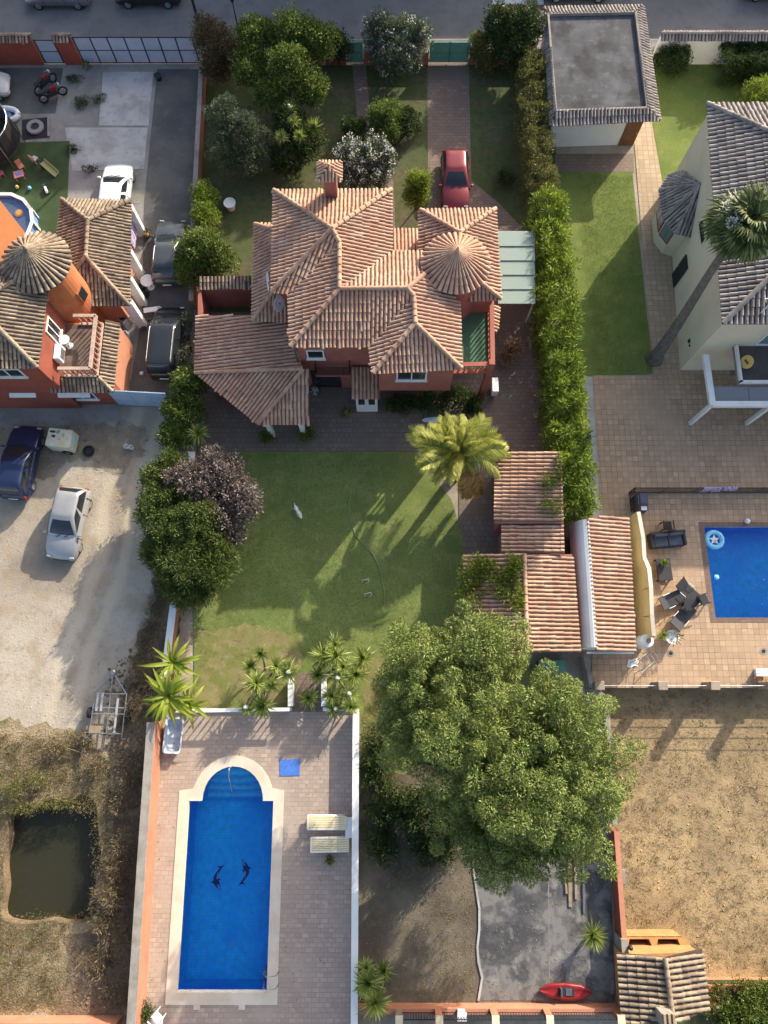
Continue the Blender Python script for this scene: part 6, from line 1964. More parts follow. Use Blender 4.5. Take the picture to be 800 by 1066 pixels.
def make_car(label, loc, rz, m, L=4.2, Wd=1.75, H=1.48, style='hatch', rails=False, name='parked_car', cat='car', group=None):
    t = thing(name, label, cat, loc, rz, group)
    hw = Wd / 2
    prof = {'hatch': (.27, .38, .53, .93, .985), 'wagon': (.27, .37, .52, .90, .975), 'sedan': (.30, .39, .54, .74, .86), 'van': (.19, .27, .40, .955, .99)}[style]
    xf = L / 2
    X = lambda f: xf - f * L
    belt = .60 * H if style != 'van' else .55 * H
    st = [(.0, .62, .44), (.015, .84, .52), (.05, .94, .60), (.12, .985, belt - .13), (.22, 1, belt - .05), (prof[0], 1, belt), (.5, 1, belt + .02), (.75, 1, belt + .02), (.9, .985, belt - .01), (.965, .93, belt - .06), (.99, .84, belt - .16), (1., .66, .5)]
    VS, FS = [], []
    ring = 11
    for f, w, zt in st:
        x = X(f); w_ = hw * w
        zb = .24 if .03 < f < .97 else .32
        pts = [(-w_ * .9, zb), (-w_ * .99, .36), (-w_, .5 * (zt + .3)), (-w_ * .965, zt - .05), (-w_ * .86, zt), (0, zt + .045), (w_ * .86, zt), (w_ * .965, zt - .05), (w_, .5 * (zt + .3)), (w_ * .99, .36), (w_ * .9, zb)]
        VS += [(x, y, z) for y, z in pts]
    for i in range(len(st) - 1):
        for k in range(ring):
            k2 = (k + 1) % ring
            FS.append((i * ring + k, i * ring + k2, (i + 1) * ring + k2, (i + 1) * ring + k))
    FS.append(tuple(range(ring))); FS.append(tuple(range((len(st) - 1) * ring, len(st) * ring)))
    mb = MB().add(VS, FS)
    # greenhouse
    a0, a1, r0, r1 = X(prof[0] + .02), X(prof[2]), X(prof[3]), X(prof[4])
    if style in ('hatch', 'wagon', 'van'):
        r0 = X(prof[3] - (.06 if style != 'van' else .02)); r1 = X(prof[4] - .01)
    else:
        r0, r1 = X(prof[3] - .02), X(prof[4])
    bw, tw_ = hw * .93, hw * (.70 if style != 'van' else .78)
    zb, zt = belt - .02, H - .05
    def sec(x, w, z): return [(x, -w, z), (x, w, z)]
    mb.build('body', m, t, world=False, smooth=True)
    def outline(xa, xb, w, r):
        """rounded rectangle, 40 points, front edge first"""
        pts = []
        def lin(p, q, n): pts.extend([(p[0] + (q[0] - p[0]) * k / n, p[1] + (q[1] - p[1]) * k / n) for k in range(n)])
        def arc_(cx, cy, a, n=4): pts.extend([(cx + r * math.cos(math.radians(a + 90 * k / n)), cy + r * math.sin(math.radians(a + 90 * k / n))) for k in range(n)])
        lin((xa, -w + r), (xa, w - r), 6); arc_(xa - r, w - r, 0)
        lin((xa - r, w), (xb + r, w), 8); arc_(xb + r, w - r, 90)
        lin((xb, w - r), (xb, -w + r), 6); arc_(xb + r, -w + r, 180)
        lin((xb + r, -w), (xa - r, -w), 8); arc_(xa - r, -w + r, 270)
        return pts
    LV = []
    for k in range(8):
        f = k / 7
        g_ = f + .10 * math.sin(math.pi * f)                # bowed glass line
        xa, xb = a0 + (a1 - a0) * (f ** 1.12), r1 + (r0 - r1) * (f ** 1.25)
        w = bw + (tw_ - bw) * (f ** 1.35)
        LV.append([(x - (.05 * (y / w) ** 2 if x > (xa + xb) / 2 else 0), y, zb + (zt - zb) * g_ * .985) for x, y in outline(xa, xb, w, .10 + .10 * f)])
    cx_ = (a1 + r0) / 2
    for sc_, dz in ((.93, .022), (.78, .042), (.5, .055)):
        LV.append([(cx_ + (x - cx_) * sc_, y * sc_, LV[7][0][2] + dz) for x, y, z in LV[7]])
    np_ = len(LV[0])
    cb_ = MB()
    for lv in LV: cb_.v += lv
    for q in range(len(LV) - 1):
        for k in range(np_): cb_.f.append((q * np_ + k, q * np_ + (k + 1) % np_, (q + 1) * np_ + (k + 1) % np_, (q + 1) * np_ + k))
    cb_.f.append(tuple((len(LV) - 1) * np_ + k for k in range(np_)))
    cb_.build('cabin', m, t, world=False, smooth=True)
    def pane(name, k0, k1, l0, l1):
        g = MB(); wd = k1 - k0 + 1
        for q in range(l0, l1 + 1):
            for k in range(k0, k1 + 1):
                x, y, z = LV[q][k % np_]
                ox, oy = x - cx_, y
                n_ = Vector((ox * .35, oy, 0)); n_ = n_.normalized() if 6 <= k % np_ <= 17 or 24 <= k % np_ else Vector((1 if ox > 0 else -1, 0, .8)).normalized()
                g.v.append((x + n_.x * .014, y + n_.y * .014, z + .006 + n_.z * .008))
        for q in range(l1 - l0):
            for k in range(wd - 1): g.f.append((q * wd + k, q * wd + k + 1, (q + 1) * wd + k + 1, (q + 1) * wd + k))
        g.build(name, CG, t, world=False, smooth=True)
    pane('windshield', 0, 6, 1, 6); pane('rear_window', 22, 28, 2, 6)
    for k0, k1 in ((10, 13), (14, 18), (32, 36), (37, 40)): pane('side_window', k0, k1, 1, 6)
    for sx in (-1, 1):
        for f in (.19, .80):
            x = X(f); y = sx * (hw - .125)
            wh = MB()
            def cyl(r0, r1, y0, y1, n=18):
                b = len(wh.v)
                for (r, yy) in ((r0, y0), (r1, y0 + (y1 - y0) * .15), (r1, y0 + (y1 - y0) * .85), (r0, y1)):
                    for k in range(n):
                        a = 2 * math.pi * k / n; wh.v.append((x + r * math.cos(a), yy, .31 + r * math.sin(a)))
                for j in range(3):
                    for k in range(n):
                        k2 = (k + 1) % n; wh.f.append((b + j * n + k, b + j * n + k2, b + (j + 1) * n + k2, b + (j + 1) * n + k))
                wh.f.append(tuple(b + k for k in range(n))); wh.f.append(tuple(b + 3 * n + k for k in range(n)))
            cyl(.27, .31, y - .1 + .012 * sx, y + .1 + .012 * sx)
            tr_ = wh.build('wheel', K['rubber'], t, world=False)
            rm = MB()
            n = 14
            rm.v = [(x, y + sx * .119, .31)] + [(x + .2 * math.cos(2 * math.pi * k / n), y + sx * .117, .31 + .2 * math.sin(2 * math.pi * k / n)) for k in range(n)]
            rm.f = [(0, 1 + k, 1 + (k + 1) % n) for k in range(n)]
            rm.build('rim', RIM, tr_, world=False)
        MB().box((X(.03), sx * hw * .72, belt - .33), (.10, .26, .09)).build('headlight', LAMP, t, world=False, bevel=.03)
        MB().box((X(.978), sx * hw * .80, belt - .14), (.12, .16, .26)).build('taillight', TAIL, t, world=False, bevel=.03)
        MB().box((X(prof[0] + .06), sx * (hw + .09), belt + .05), (.12, .2, .13)).build('mirror', m, t, world=False, bevel=.03)
    MB().box((X(.008), 0, .42), (.1, Wd * .5, .10)).build('grille', K['dark_metal'], t, world=False)
    MB().box((X(.998), 0, .52), (.05, .5, .11)).build('number_plate', K['white_plastic'], t, world=False)
    sm = MB()                                            # door and bonnet seams
    for s in (-1, 1):
        for f in (prof[0] + .03, (prof[0] + prof[4]) / 2, prof[4] - .13):
            sm.box((X(f), s * (hw * .992), (belt + .33) / 2), (.014, .035, belt - .36))
    sm.build('panel_seam', K['rubber'], t, world=False)
    wp_ = MB()
    for s in (-.3, .12): wp_.beam((a0 + .03, s, belt + .045), (a0 - .2, s + .42, belt + .17), .02, .02)
    wp_.build('wiper', K['rubber'], t, world=False)
    if rails:
        for s in (-1, 1):
            MB().tube([(a1 - .15, s * tw_ * .93, zt + .03), (a1 - .3, s * tw_ * .93, zt + .075), (r0 + .3, s * tw_ * .93, zt + .075), (r0 + .15, s * tw_ * .93, zt + .03)], .022, 6).build('roof_rail', K['steel'], t, world=False)
    return t

def heading(a, b):
    A, B = P(*a), P(*b); d = B - A
    return math.atan2(d.y, d.x)
grey_p, black_p = paint('grey_paint', (.16, .17, .18)), paint('black_paint', (.022, .024, .028))
N90 = math.pi / 2
make_car('white hatchback half hidden under the annex roof', P(124.5, 206, 0), N90 - .02, paint('white_paint_car', (.72, .73, .74), 0, .35), 4.1, 1.75, 1.47, 'hatch')
make_car('dark grey car with silver roof rails beside the rounded bush', P(180, 268, 0), N90 - .01, paint('charcoal_paint', (.06, .068, .075)), 4.4, 1.8, 1.55, 'wagon', True)
make_car('black van with silver roof rails near the blue gate', P(178, 361, 0), N90 - .02, black_p, 4.55, 1.85, 1.85, 'van', True, 'parked_van', 'van')
make_car('red hatchback on the villa driveway', P(473, 194, 0), -N90, paint('red_paint', (.22, .03, .035), .2), 3.95, 1.72, 1.45, 'hatch')
make_car('dark blue car on the dirt lot', P(27, 484, 0), heading((20, 515), (33, 452)), paint('blue_paint', (.018, .03, .085)), 4.25, 1.75, 1.45, 'hatch')
make_car('silver hatchback casting a long shadow on the dirt lot', P(76, 547, 0), heading((84, 510), (68, 580)), paint('silver_paint', (.36, .365, .37), .3, .36), 4.0, 1.72, 1.52, 'hatch')
yc = P(64, 10.5).y + .82
make_car('grey car parked along the street at the left', (P(63, 10).x, yc, .004), math.pi, paint('street_grey', (.20, .20, .205)), 4.3, 1.78, 1.48, 'hatch')
make_car('black car parked behind the grey one on the street', (P(156, 9).x, yc + .1, .004), math.pi, black_p, 4.35, 1.8, 1.55, 'hatch')
make_car('dark car just showing at the top edge above the garage', (P(600, 4).x, yc + .6, .004), 0, paint('street_navy', (.02, .022, .04)), 4.6, 1.8, 1.48, 'sedan')
make_car('dark car just showing at the top right corner', (P(806, 2).x, yc + .7, .004), 0, paint('street_dark', (.025, .027, .035)), 4.4, 1.8, 1.48, 'sedan')
make_car('old pale car nosing into the left edge of the yard', P(-18, 96, 0), 0.08, paint('old_white', (.50, .50, .48), 0, .5), 4.0, 1.7, 1.4, 'hatch')

# ------------------------------------------------------------------ street furniture
lp = P(252, 56); lp = Vector((lp.x, ys + 1.35, .1))
t = thing('street_lamp', 'black lantern street lamp behind the front garden trees', 'street lamp', lp)
MB().tube([lp, lp + Vector((0, 0, .3)), lp + Vector((0, 0, 3.0))], [.09, .05, .04], 8).build('post', K['dark_metal'], t, smooth=True)
MB().lathe(lp + Vector((0, 0, 3.0)), [(.05, 0), (.11, .1), (.17, .42), (.2, .45), (.1, .58), (.03, .66), (.0, .74)], 8).build('lantern', K['dark_metal'], t)
up_ = P(214, 38); up_ = Vector((up_.x, ys + 1.5, .1))
t = thing('utility_pole', 'thin dark utility pole at the street above the blue gate', 'pole', up_)
MB().tube([up_, up_ + Vector((0, 0, 4)), up_ + Vector((0, 0, 8.2))], [.10, .085, .07], 8).build('pole', K['dark_metal'], t, smooth=True)
MB().beam(up_ + Vector((-.5, 0, 7.9)), up_ + Vector((.5, 0, 7.9)), .08, .08).build('crossarm', K['dark_metal'], t)

# ------------------------------------------------------------------ left yard
c = P(-6, 156, 0)
t = thing('trampoline', 'black netted trampoline on the artificial turf', 'trampoline', c)
MB().lathe(c, [(2.0, .70), (2.05, .74), (1.7, .75), (1.68, .71), (2.0, .70)], 20).build('pad', K['black_fabric'], t)
MB().lathe(c, [(1.7, .70), (1.7, .715), (.0, .72)], 20).build('mat', mat('jump_mat', [(.03, .032, .035)], .8, world=False), t)
for k in range(6):
    a = k * math.pi / 3 + .3
    q = Vector((c.x + 1.98 * math.cos(a), c.y + 1.98 * math.sin(a), 0))
    MB().tube([q, q + Vector((0, 0, 2.3))], .025, 6).build('pole', K['steel'], t)
nm = MB()
for k in range(20):
    a, b = 2 * math.pi * k / 20, 2 * math.pi * (k + 1) / 20
    nm.quad((c.x + 1.93 * math.cos(a), c.y + 1.93 * math.sin(a), .76), (c.x + 1.93 * math.cos(b), c.y + 1.93 * math.sin(b), .76), (c.x + 1.93 * math.cos(b), c.y + 1.93 * math.sin(b), 2.2), (c.x + 1.93 * math.cos(a), c.y + 1.93 * math.sin(a), 2.2))
nm.build('net', glass_mat('black_net', (.12, .12, .12), .6, 1.02, .25), t)
MB().lathe((c.x, c.y, 2.2), [(1.92, 0), (1.95, .03), (1.92, .06), (1.88, .03), (1.92, 0)], 24).build('net_ring', K['steel'], t)
c = P(6, 122, 0)
t = thing('inflatable_boat', 'white and blue inflatable boat beside the trampoline', 'boat', c)
bt_ = MB()
ov = [Vector((c.x + .9 * math.cos(a), c.y + .5 * math.sin(a), .2)) for a in np.linspace(0, 2 * math.pi, 25)]
bt_.tube(ov, .17, 8, cap=False); bt_.build('tube', K['white_plastic'], t, smooth=True)
MB().lathe((c.x, c.y, .06), [(.45, 0), (.45, .05), (.0, .06)], 16).build('floor', K['pool_liner'], t)
c = P(8, 240, 0)
t = thing('splash_pool', 'round blue above ground pool with a flower float beside the orange tower', 'pool', c)
MB().lathe(c, [(1.95, .0), (1.95, .85), (1.85, .86), (1.85, .05), (.0, .04)], 14).build('liner', K['pool_liner'], t)
MB().lathe(c, [(1.84, .70), (1.84, .702), (.0, .703)], 14).build('water', glass_mat('splash_water', (.6, .8, .95), .04, 1.33, .1, .15, 3), t)
for k in range(14):
    a = 2 * math.pi * k / 14
    MB().box((c.x + 2.0 * math.cos(a), c.y + 2.0 * math.sin(a), .45), (.08, .16, .9), a).build('leg', K['white_plastic'], t)
MB().lathe(c, [(1.84, .86), (2.04, .86), (2.04, .91), (1.84, .91), (1.84, .86)], 14).build('rim', K['white_plastic'], t)
fc = P(20, 222, .72)
t = thing('pool_float', 'small orange flower float in the round pool', 'float', fc)
MB().lathe(fc, [(.16, 0), (.16, .05), (.06, .06), (.0, .05)], 12).build('disc', K['gold'], t)
pf = MB()
for k in range(10):
    a = 2 * math.pi * k / 10; pf.lathe((fc.x + .2 * math.cos(a), fc.y + .2 * math.sin(a), fc.z), [(.07, 0), (.07, .03), (.0, .04)], 7)
pf.build('petal', K['clay'], t)
# motorbike
def motorbike(label, loc, rz):
    t = thing('motorbike', label, 'motorbike', loc, rz)
    for x in (-.65, .65):
        pts = [Vector((x + .27 * math.cos(a), 0, .32 + .27 * math.sin(a))) for a in np.linspace(0, 2 * math.pi, 19)]
        w = MB().tube(pts, .055, 7, cap=False).build('wheel', K['rubber'], t, world=False)
        MB().tube([(x, -.06, .32), (x, .06, .32)], .16, 10).build('rim', RIM, w, world=False)
    MB().box((0, 0, .5), (.7, .26, .34), taper=.8).build('engine', K['dark_metal'], t, world=False, bevel=.04)
    MB().box((.18, 0, .78), (.5, .28, .22), taper=.7).build('tank', K['red_plastic'], t, world=False, bevel=.05)
    MB().box((-.38, 0, .78), (.65, .24, .1), taper=.9).build('seat', K['black_fabric'], t, world=False, bevel=.03)
    MB().tube([(.62, 0, .32), (.45, 0, .95), (.38, 0, 1.02)], .035, 6).build('fork', K['steel'], t, world=False)
    MB().tube([(.3, -.36, 1.0), (.42, -.1, 1.05), (.42, .1, 1.05), (.3, .36, 1.0)], .018, 6).build('handlebar', K['dark_metal'], t, world=False)
    MB().box((.6, 0, .86), (.12, .2, .18)).build('headlight', LAMP, t, world=False, bevel=.03)
motorbike('dark motorbike parked near the red wall in the left yard', P(58, 103), .5)
motorbike('second motorbike standing close behind the first near the slabs', P(50, 92), .9)
c = P(38, 134, 0)
t = thing('floor_mat', 'black rectangular mat on the yard with a grey border', 'mat', c, .12)
MB().box((0, 0, .035), (1.75, 1.5, .03)).build('sheet', K['black_fabric'], t, world=False)
MB().box((.82, 0, .07), (.14, 1.5, .1)).build('border', K['grey_coping'], t, world=False)
t = thing('spare_wheel', 'white rimmed spare wheel lying on the black mat', 'wheel', c)
MB().lathe(c, [(.28, .06), (.52, .06), (.55, .14), (.52, .22), (.28, .22), (.28, .06)], 24).build('tyre', mat('whitewall', [(.24, .24, .24)], .7, world=False), t)
MB().lathe(c, [(.27, .06), (.27, .15), (.1, .13), (.0, .16)], 16).build('rim', K['dark_metal'], t)
def toy_chair(label, loc, rz, m):
    t = thing('toy_chair', label, 'chair', loc, rz)
    MB().box((0, 0, .26), (.34, .34, .04)).build('seat', m, t, world=False, bevel=.01)
    MB().box((-.16, 0, .45), (.04, .34, .34)).build('backrest', m, t, world=False, bevel=.01)
    for x in (-.14, .14):
        for y in (-.14, .14): MB().box((x, y, .12), (.04, .04, .24)).build('leg', m, t, world=False)
toy_chair('pink toy chair on the turf nearest the left edge', P(3, 183, .028), .5, K['pink'])
toy_chair('pale toy chair with red trim on the turf under the trampoline edge', P(38, 168, .028), 1.1, mat('pale_toy', [(.55, .48, .46), ((.45, .12, .12), 12, .55, .65)], .6, world=False))
toy_chair('salmon toy chair pushed up to the small pink table', P(24, 176, .028), -.9, mat('salmon_toy', [(.58, .25, .17)], .6, world=False))
c = P(23, 186, .028)
t = thing('toy_table', 'small pink toy table on the turf', 'table', c, .3)
MB().box((0, 0, .42), (.6, .5, .04)).build('top', K['pink'], t, world=False, bevel=.01)
for x in (-.25, .25):
    for y in (-.2, .2): MB().box((x, y, .2), (.05, .05, .4)).build('leg', K['pink'], t, world=False)
MB().box((0, 0, .455), (.25, .2, .02)).build('plate', K['blue_cloth'], t, world=False)
c = P(53, 178, .028)
t = thing('toy_slide', 'lime green toddler slide on the turf', 'slide', c, -.6)
MB().add([(-.35, -.2, .55), (-.35, .2, .55), (.55, .2, .06), (.55, -.2, .06), (-.35, -.2, .5), (-.35, .2, .5), (.55, .2, .02), (.55, -.2, .02)], [(0, 1, 2, 3), (7, 6, 5, 4), (0, 1, 5, 4), (1, 2, 6, 5), (2, 3, 7, 6), (3, 0, 4, 7)]).build('chute', K['lime'], t, world=False)
for s in (-.2, .2): MB().beam((-.35, s, .62), (.55, s, .12), .04, .12).build('side_rail', K['lime'], t, world=False)
MB().box((-.5, 0, .28), (.25, .36, .56)).build('ladder', K['dark_metal'], t, world=False)
c = P(49, 199, .028)
t = thing('toy_scooter', 'small white and blue ride on toy lying on the turf', 'toy', c, 2.0)
MB().box((0, 0, .16), (.55, .18, .14), taper=.7).build('body', K['white_plastic'], t, world=False, bevel=.04)
for x in (-.2, .2):
    for y in (-.12, .12): MB().tube([(x, y - .02, .07), (x, y + .02, .07)], .07, 10).build('wheel', K['rubber'], t, world=False)
MB().tube([(.22, -.12, .36), (.22, .12, .36)], .015, 6).build('handlebar', K['blue_cloth'], t, world=False)
MB().tube([(.22, 0, .2), (.22, 0, .36)], .015, 6).build('steering_post', K['steel'], t, world=False)
for lab, px, py, m in (('small yellow ball on the turf by the pool edge', 19, 196, 'gold'), ('small pale blue ball on the turf', 32, 197, 'light_blue')):
    c = P(px, py, .028)
    o = MB().lathe(c, [(.02, 0.0), (.09, .03), (.12, .11), (.09, .2), (.02, .23)], 10).build('ball', K[m], smooth=True); tag(o, lab, 'ball')
# appliances and clutter by the annex
def washer(label, px, py, rz, m, tilt=0):
    c = P(px, py, 0)
    t = thing('washing_machine', label, 'appliance', c, rz)
    MB().box((0, 0, .43), (.6, .58, .84)).build('cabinet', m, t, world=False, bevel=.02)
    MB().lathe((.0, -.0, .855), [(.2, 0), (.2, .012), (.14, .014), (.14, .004), (.0, .004)], 18).build('door', K['dark_metal'], t, world=False)
    MB().box((0, .24, .87), (.56, .08, .03)).build('control_panel', K['steel'], t, world=False)
washer('white discarded washing machine at the annex corner', 124, 327, .5, K['white_plastic'])
washer('grey discarded washing machine nearest the orange side wall', 133, 338, 1.0, mat('grey_enamel', [(.30, .30, .31)], .5, world=False))
c = P(129, 353)
t = thing('storage_crate', 'pale open crate beside the discarded washing machines', 'crate', c, .3)
for x in (-.33, .33): MB().box((x, 0, .2), (.04, .55, .4)).build('side', K['white_plastic'], t, world=False)
for y in (-.26, .26): MB().box((0, y, .2), (.62, .04, .4)).build('side', K['white_plastic'], t, world=False)
MB().box((0, 0, .03), (.62, .48, .04)).build('base', K['steel'], t, world=False)
c = P(157.5, 299)
t = thing('round_table', 'round white table standing between the two dark vehicles', 'table', c)
MB().lathe(c, [(.36, .70), (.4, .72), (.4, .745), (.0, .75)], 24).build('top', K['white_plastic'], t)
MB().lathe(c, [(.25, 0), (.05, .06), (.04, .70)], 10).build('pedestal', K['white_plastic'], t)
c = P(160, 325)
t = thing('board', 'white board leaning by the front of the black van', 'board', c, .15)
MB().box((0, 0, .3), (.95, .3, .05)).build('panel', K['white_plastic'], t, world=False)
for x in (-.4, .4): MB().box((x, 0, .14), (.05, .28, .27)).build('foot', K['weathered_wood'], t, world=False)
def bag(label, px, py, m, s=.3):
    c = P(px, py)
    o = MB().lathe(c, [(.02, .0), (s * .8, .03), (s, s * .5), (s * .6, s * .95), (s * .15, s * 1.15)], 9).build('bag', m, smooth=True)
    return tag(o, label, 'bag')
bag('purple bag on the ground left of the black van', 151, 340, mat('purple_bag', [(.12, .09, .22)], .7, world=False), .22)
bag('black rubbish bag against the annex buttress', 151, 308, K['black_fabric'], .3)
bag('second black rubbish bag just above the round white table', 148, 300, K['black_fabric'], .26)
bag('white bag on the bare ground near the blue gate', 148, 389, K['white_plastic'], .14)
def pot(label, px, py, m, r=.2, z=0., plant=None):
    c = P(px, py, z)
    t = thing('plant_pot', label, 'pot', c)
    MB().lathe(c, [(r * .7, 0), (r, r * 1.5), (r * 1.1, r * 1.6), (r * .95, r * 1.6), (r * .9, r * 1.4), (.0, r * 1.35)], 14).build('pot', m, t)
    if plant: leaves('plant', [(c.x, c.y, z + r * 1.8), (c.x + .08, c.y, z + r * 1.9)], r * 1.1, 60, .2, .05, plant, t)
    return t
pot('small potted plant beside the annex laundry', 155, 246, K['clay'], .18, 0, K['f_dark'])
pot('dark bucket on the yard by the wide blue gate', 166, 83, K['dark_metal'], .22)
pot('green potted plant by the left post of the wide gate', 91, 72, K['green_metal'], .16, 0, K['f_green'])
pot('stone urn on the dark gravel left of the villa', 241, 217, K['white_wall'], .34)
bpy.data.objects['plant_pot.003']['category'] = 'urn'

# ------------------------------------------------------------------ dirt lot
c = P(71, 463)
t = thing('utility_cart', 'small boxy white trailer covered in stickers beside the blue car', 'trailer', c, -.12)
MB().box((0, 0, .72), (1.35, 1.05, .95)).build('box_body', mat('grubby_white', [(.52, .52, .42), ((.42, .42, .34), 3, .42, .62)], .7, world=False), t, world=False, bevel=.06)
for k, (x, y, w_, h_, m) in enumerate(((-.4, .3, .3, .12, 'dark_void'), (-.1, .32, .22, .14, 'green_metal'), (-.3, .05, .14, .2, 'dark_void'), (.22, .15, .2, .12, 'lime'), (.3, -.3, .16, .24, 'gold'), (.05, -.1, .12, .1, 'lime'))):
    MB().box((x, y, 1.2), (w_, h_, .006), k * .7).build('sticker', K[m], t, world=False)
MB().box((.68, .05, .8), (.008, .35, .3)).build('side_sticker', K['light_blue'], t, world=False)
for s in (-1, 1):
    w = MB().tube([(.25, s * .5 - .07, .28), (.25, s * .5 + .07, .28)], .28, 16).build('wheel', K['rubber'], t, world=False)
    MB().tube([(.25, s * .5 - .08, .28), (.25, s * .5 + .08, .28)], .13, 10).build('rim', RIM, w, world=False)
c = P(93, 470)
t = thing('spare_wheel', 'black tyre lying on the dirt beside the sticker covered trailer', 'wheel', c)
MB().lathe(c, [(.2, .0), (.3, .0), (.33, .09), (.3, .18), (.2, .18), (.2, .0)], 20).build('tyre', K['rubber'], t)
MB().lathe(c, [(.19, .04), (.19, .12), (.0, .13)], 14).build('rim', K['dark_metal'], t)
for lab, px, py in (('white bucket tipped on the dirt below the blue gate', 133, 466), ('second white bucket closer to the leafy bush', 138, 467)):
    c = P(px, py)
    t = thing('bucket', lab, 'bucket', c)
    MB().lathe(c, [(.1, 0), (.13, .26), (.14, .27), (.125, .27), (.1, .02)], 12).build('pail', K['white_plastic'], t)
    MB().tube([c + Vector((.13 * math.cos(a), .0, .26 + .12 * math.sin(a))) for a in np.linspace(0, math.pi, 7)], .008, 5).build('handle', K['steel'], t)
# boat trailer
c = P(117, 738, 0)
t = thing('boat_trailer', 'galvanised metal trailer frame parked by the dirt slope', 'trailer', c, -.03)
hw_, z = .82, .45
fr_ = MB()
fr_.tube([(-hw_, -1.35, z), (-hw_, .75, z), (-.12, 1.7, z)], .035, 6); fr_.tube([(hw_, -1.35, z), (hw_, .75, z), (.12, 1.7, z)], .035, 6)
fr_.tube([(0, -1.2, z - .03), (0, 1.75, z)], .035, 6)
fr_.build('frame', K['steel'], t, world=False)
for y in (-1.2, -.25, .05, .75): MB().tube([(-hw_, y, z - .01), (hw_, y + .03, z - .01)], .028, 6).build('crossbar', K['steel'], t, world=False)
for x in (-.62, -.38, .42): MB().box((x, .35 if x < 0 else -.3, z + .05), (.10, .9 if x < 0 else 1.7, .05)).build('bunk', mat('bunk_grey', [(.34, .34, .40)], .8, world=False), t, world=False)
for s in (-1, 1):
    w = MB().tube([(s * 1.02 - .07, -.2, .27), (s * 1.02 + .07, -.2, .27)], .27, 16).build('wheel', K['rubber'], t, world=False)
    MB().tube([(s * 1.02 - .08, -.2, .27), (s * 1.02 + .08, -.2, .27)], .13, 10).build('rim', RIM, w, world=False)
    MB().box((s * .92, -1.42, z), (.22, .05, .1)).build('tail_bracket', K['steel'], t, world=False)
MB().lathe((0, 1.85, .25), [(.06, 0), (.17, .06), (.19, .2), (.14, .3), (.0, .36)], 14).build('jockey_wheel', K['steel'], t, world=False, smooth=True)
MB().box((-.55, -1.0, z + .08), (.55, .35, .12)).build('board', K['weathered_wood'], t, world=False)

# ------------------------------------------------------------------ pool deck
def sun_lounger(label, px, py, rz, m, m_frame, L=1.85, Wd=.62, lift=.28, slats=8, group=None, back=.35, z=.045):
    c = P(px, py, z)
    t = thing('sun_lounger', label, 'sun lounger', c, rz, group)
    n = slats
    y0 = -Wd / 2 + .05
    for k in range(n):
        y = y0 + (Wd - .1) * k / (n - 1)
        s = MB(); w = (Wd - .1) / n * .8
        s.box((-L * .14, y, lift + .02), (L * .70, w, .035))
        s.beam((L * .215, y, lift + .02), (L * .5, y, lift + .02 + back * .6), w, .035)
        s.build('slat', m, t, world=False)
    f = MB()
    for s_ in (-1, 1):
        f.box((-L * .02, s_ * Wd / 2, lift), (L * .94, .06, .07))
    f.box((-L * .5 + .03, 0, lift), (.08, Wd, .07)); f.build('frame', m_frame, t, world=False, bevel=.02)
    for x in (-L * .4, L * .33):
        for s_ in (-1, 1): MB().box((x, s_ * (Wd / 2 - .02), lift / 2 - .02), (.07, .06, lift - .04)).build('leg', m_frame, t, world=False)
    return t
sun_lounger('upper cream slatted sun lounger by the pool next to the side table', 341, 855, .0, K['cream_plastic'], K['white_plastic'], 1.95, .66)
sun_lounger('lower cream slatted sun lounger by the pool above the small potted plant', 344, 878, .02, K['cream_plastic'], K['white_plastic'], 1.9, .66)
c = P(364, 860, .045)
t = thing('side_table', 'square white side table between the cream sun loungers and the parapet', 'table', c)
MB().box((c.x, c.y, .45), (.36, .95, .04)).build('top', K['white_plastic'], t, bevel=.01)
for dx in (-.13, .13):
    for dy in (-.4, .4): MB().box((c.x + dx, c.y + dy, .24), (.04, .04, .40)).build('leg', K['white_plastic'], t)
c = P(302, 799, .05)
o = MB().box((c.x, c.y, .062), (1.0, .78, .02), .03).build('beach_mat', K['blue_cloth']); tag(o, 'bright blue mat lying on the pool deck', 'mat')
c = P(343, 894, .045)
pot('tiny potted plant below the cream sun loungers', 343, 894, K['dark_metal'], .12, .045, K['f_hedge_dull'])
c = P(183, 765, .045)
t = thing('plastic_tub', 'white plastic tub beside the pool wall', 'tub', c, -.05)
tb_ = MB()
for zz, s_ in ((0, .85), (.35, 1.0), (.40, 1.05)):
    pass
def rrect(w, h, r=.18, n=5):
    out = []
    for cx_, cy_, a0 in ((w / 2 - r, h / 2 - r, 0), (-w / 2 + r, h / 2 - r, 90), (-w / 2 + r, -h / 2 + r, 180), (w / 2 - r, -h / 2 + r, 270)):
        for k in range(n): a = math.radians(a0 + 90 * k / (n - 1)); out.append((cx_ + r * math.cos(a), cy_ + r * math.sin(a)))
    return out
rings = [(rrect(.72, 1.5), 0.0), (rrect(.86, 1.7), .42), (rrect(.92, 1.76), .45), (rrect(.80, 1.62), .45), (rrect(.68, 1.44), .10)]
n = len(rings[0][0])
for pl, z in rings: tb_.v += [(x, y, z) for x, y in pl]
for j in range(len(rings) - 1):
    for k in range(n): tb_.f.append((j * n + k, j * n + (k + 1) % n, (j + 1) * n + (k + 1) % n, (j + 1) * n + k))
tb_.f.append(tuple(range(n))); tb_.f.append(tuple((len(rings) - 1) * n + k for k in range(n)))
tb_.build('shell', mat('tub_white', [(.60, .66, .74), ((.42, .48, .56), 3, .45, .62)], .35, world=False), t, world=False, smooth=False)
MB().lathe((0, -.4, .105), [(.05, 0), (.05, .012), (.0, .014)], 10).build('plug', K['steel'], t, world=False)
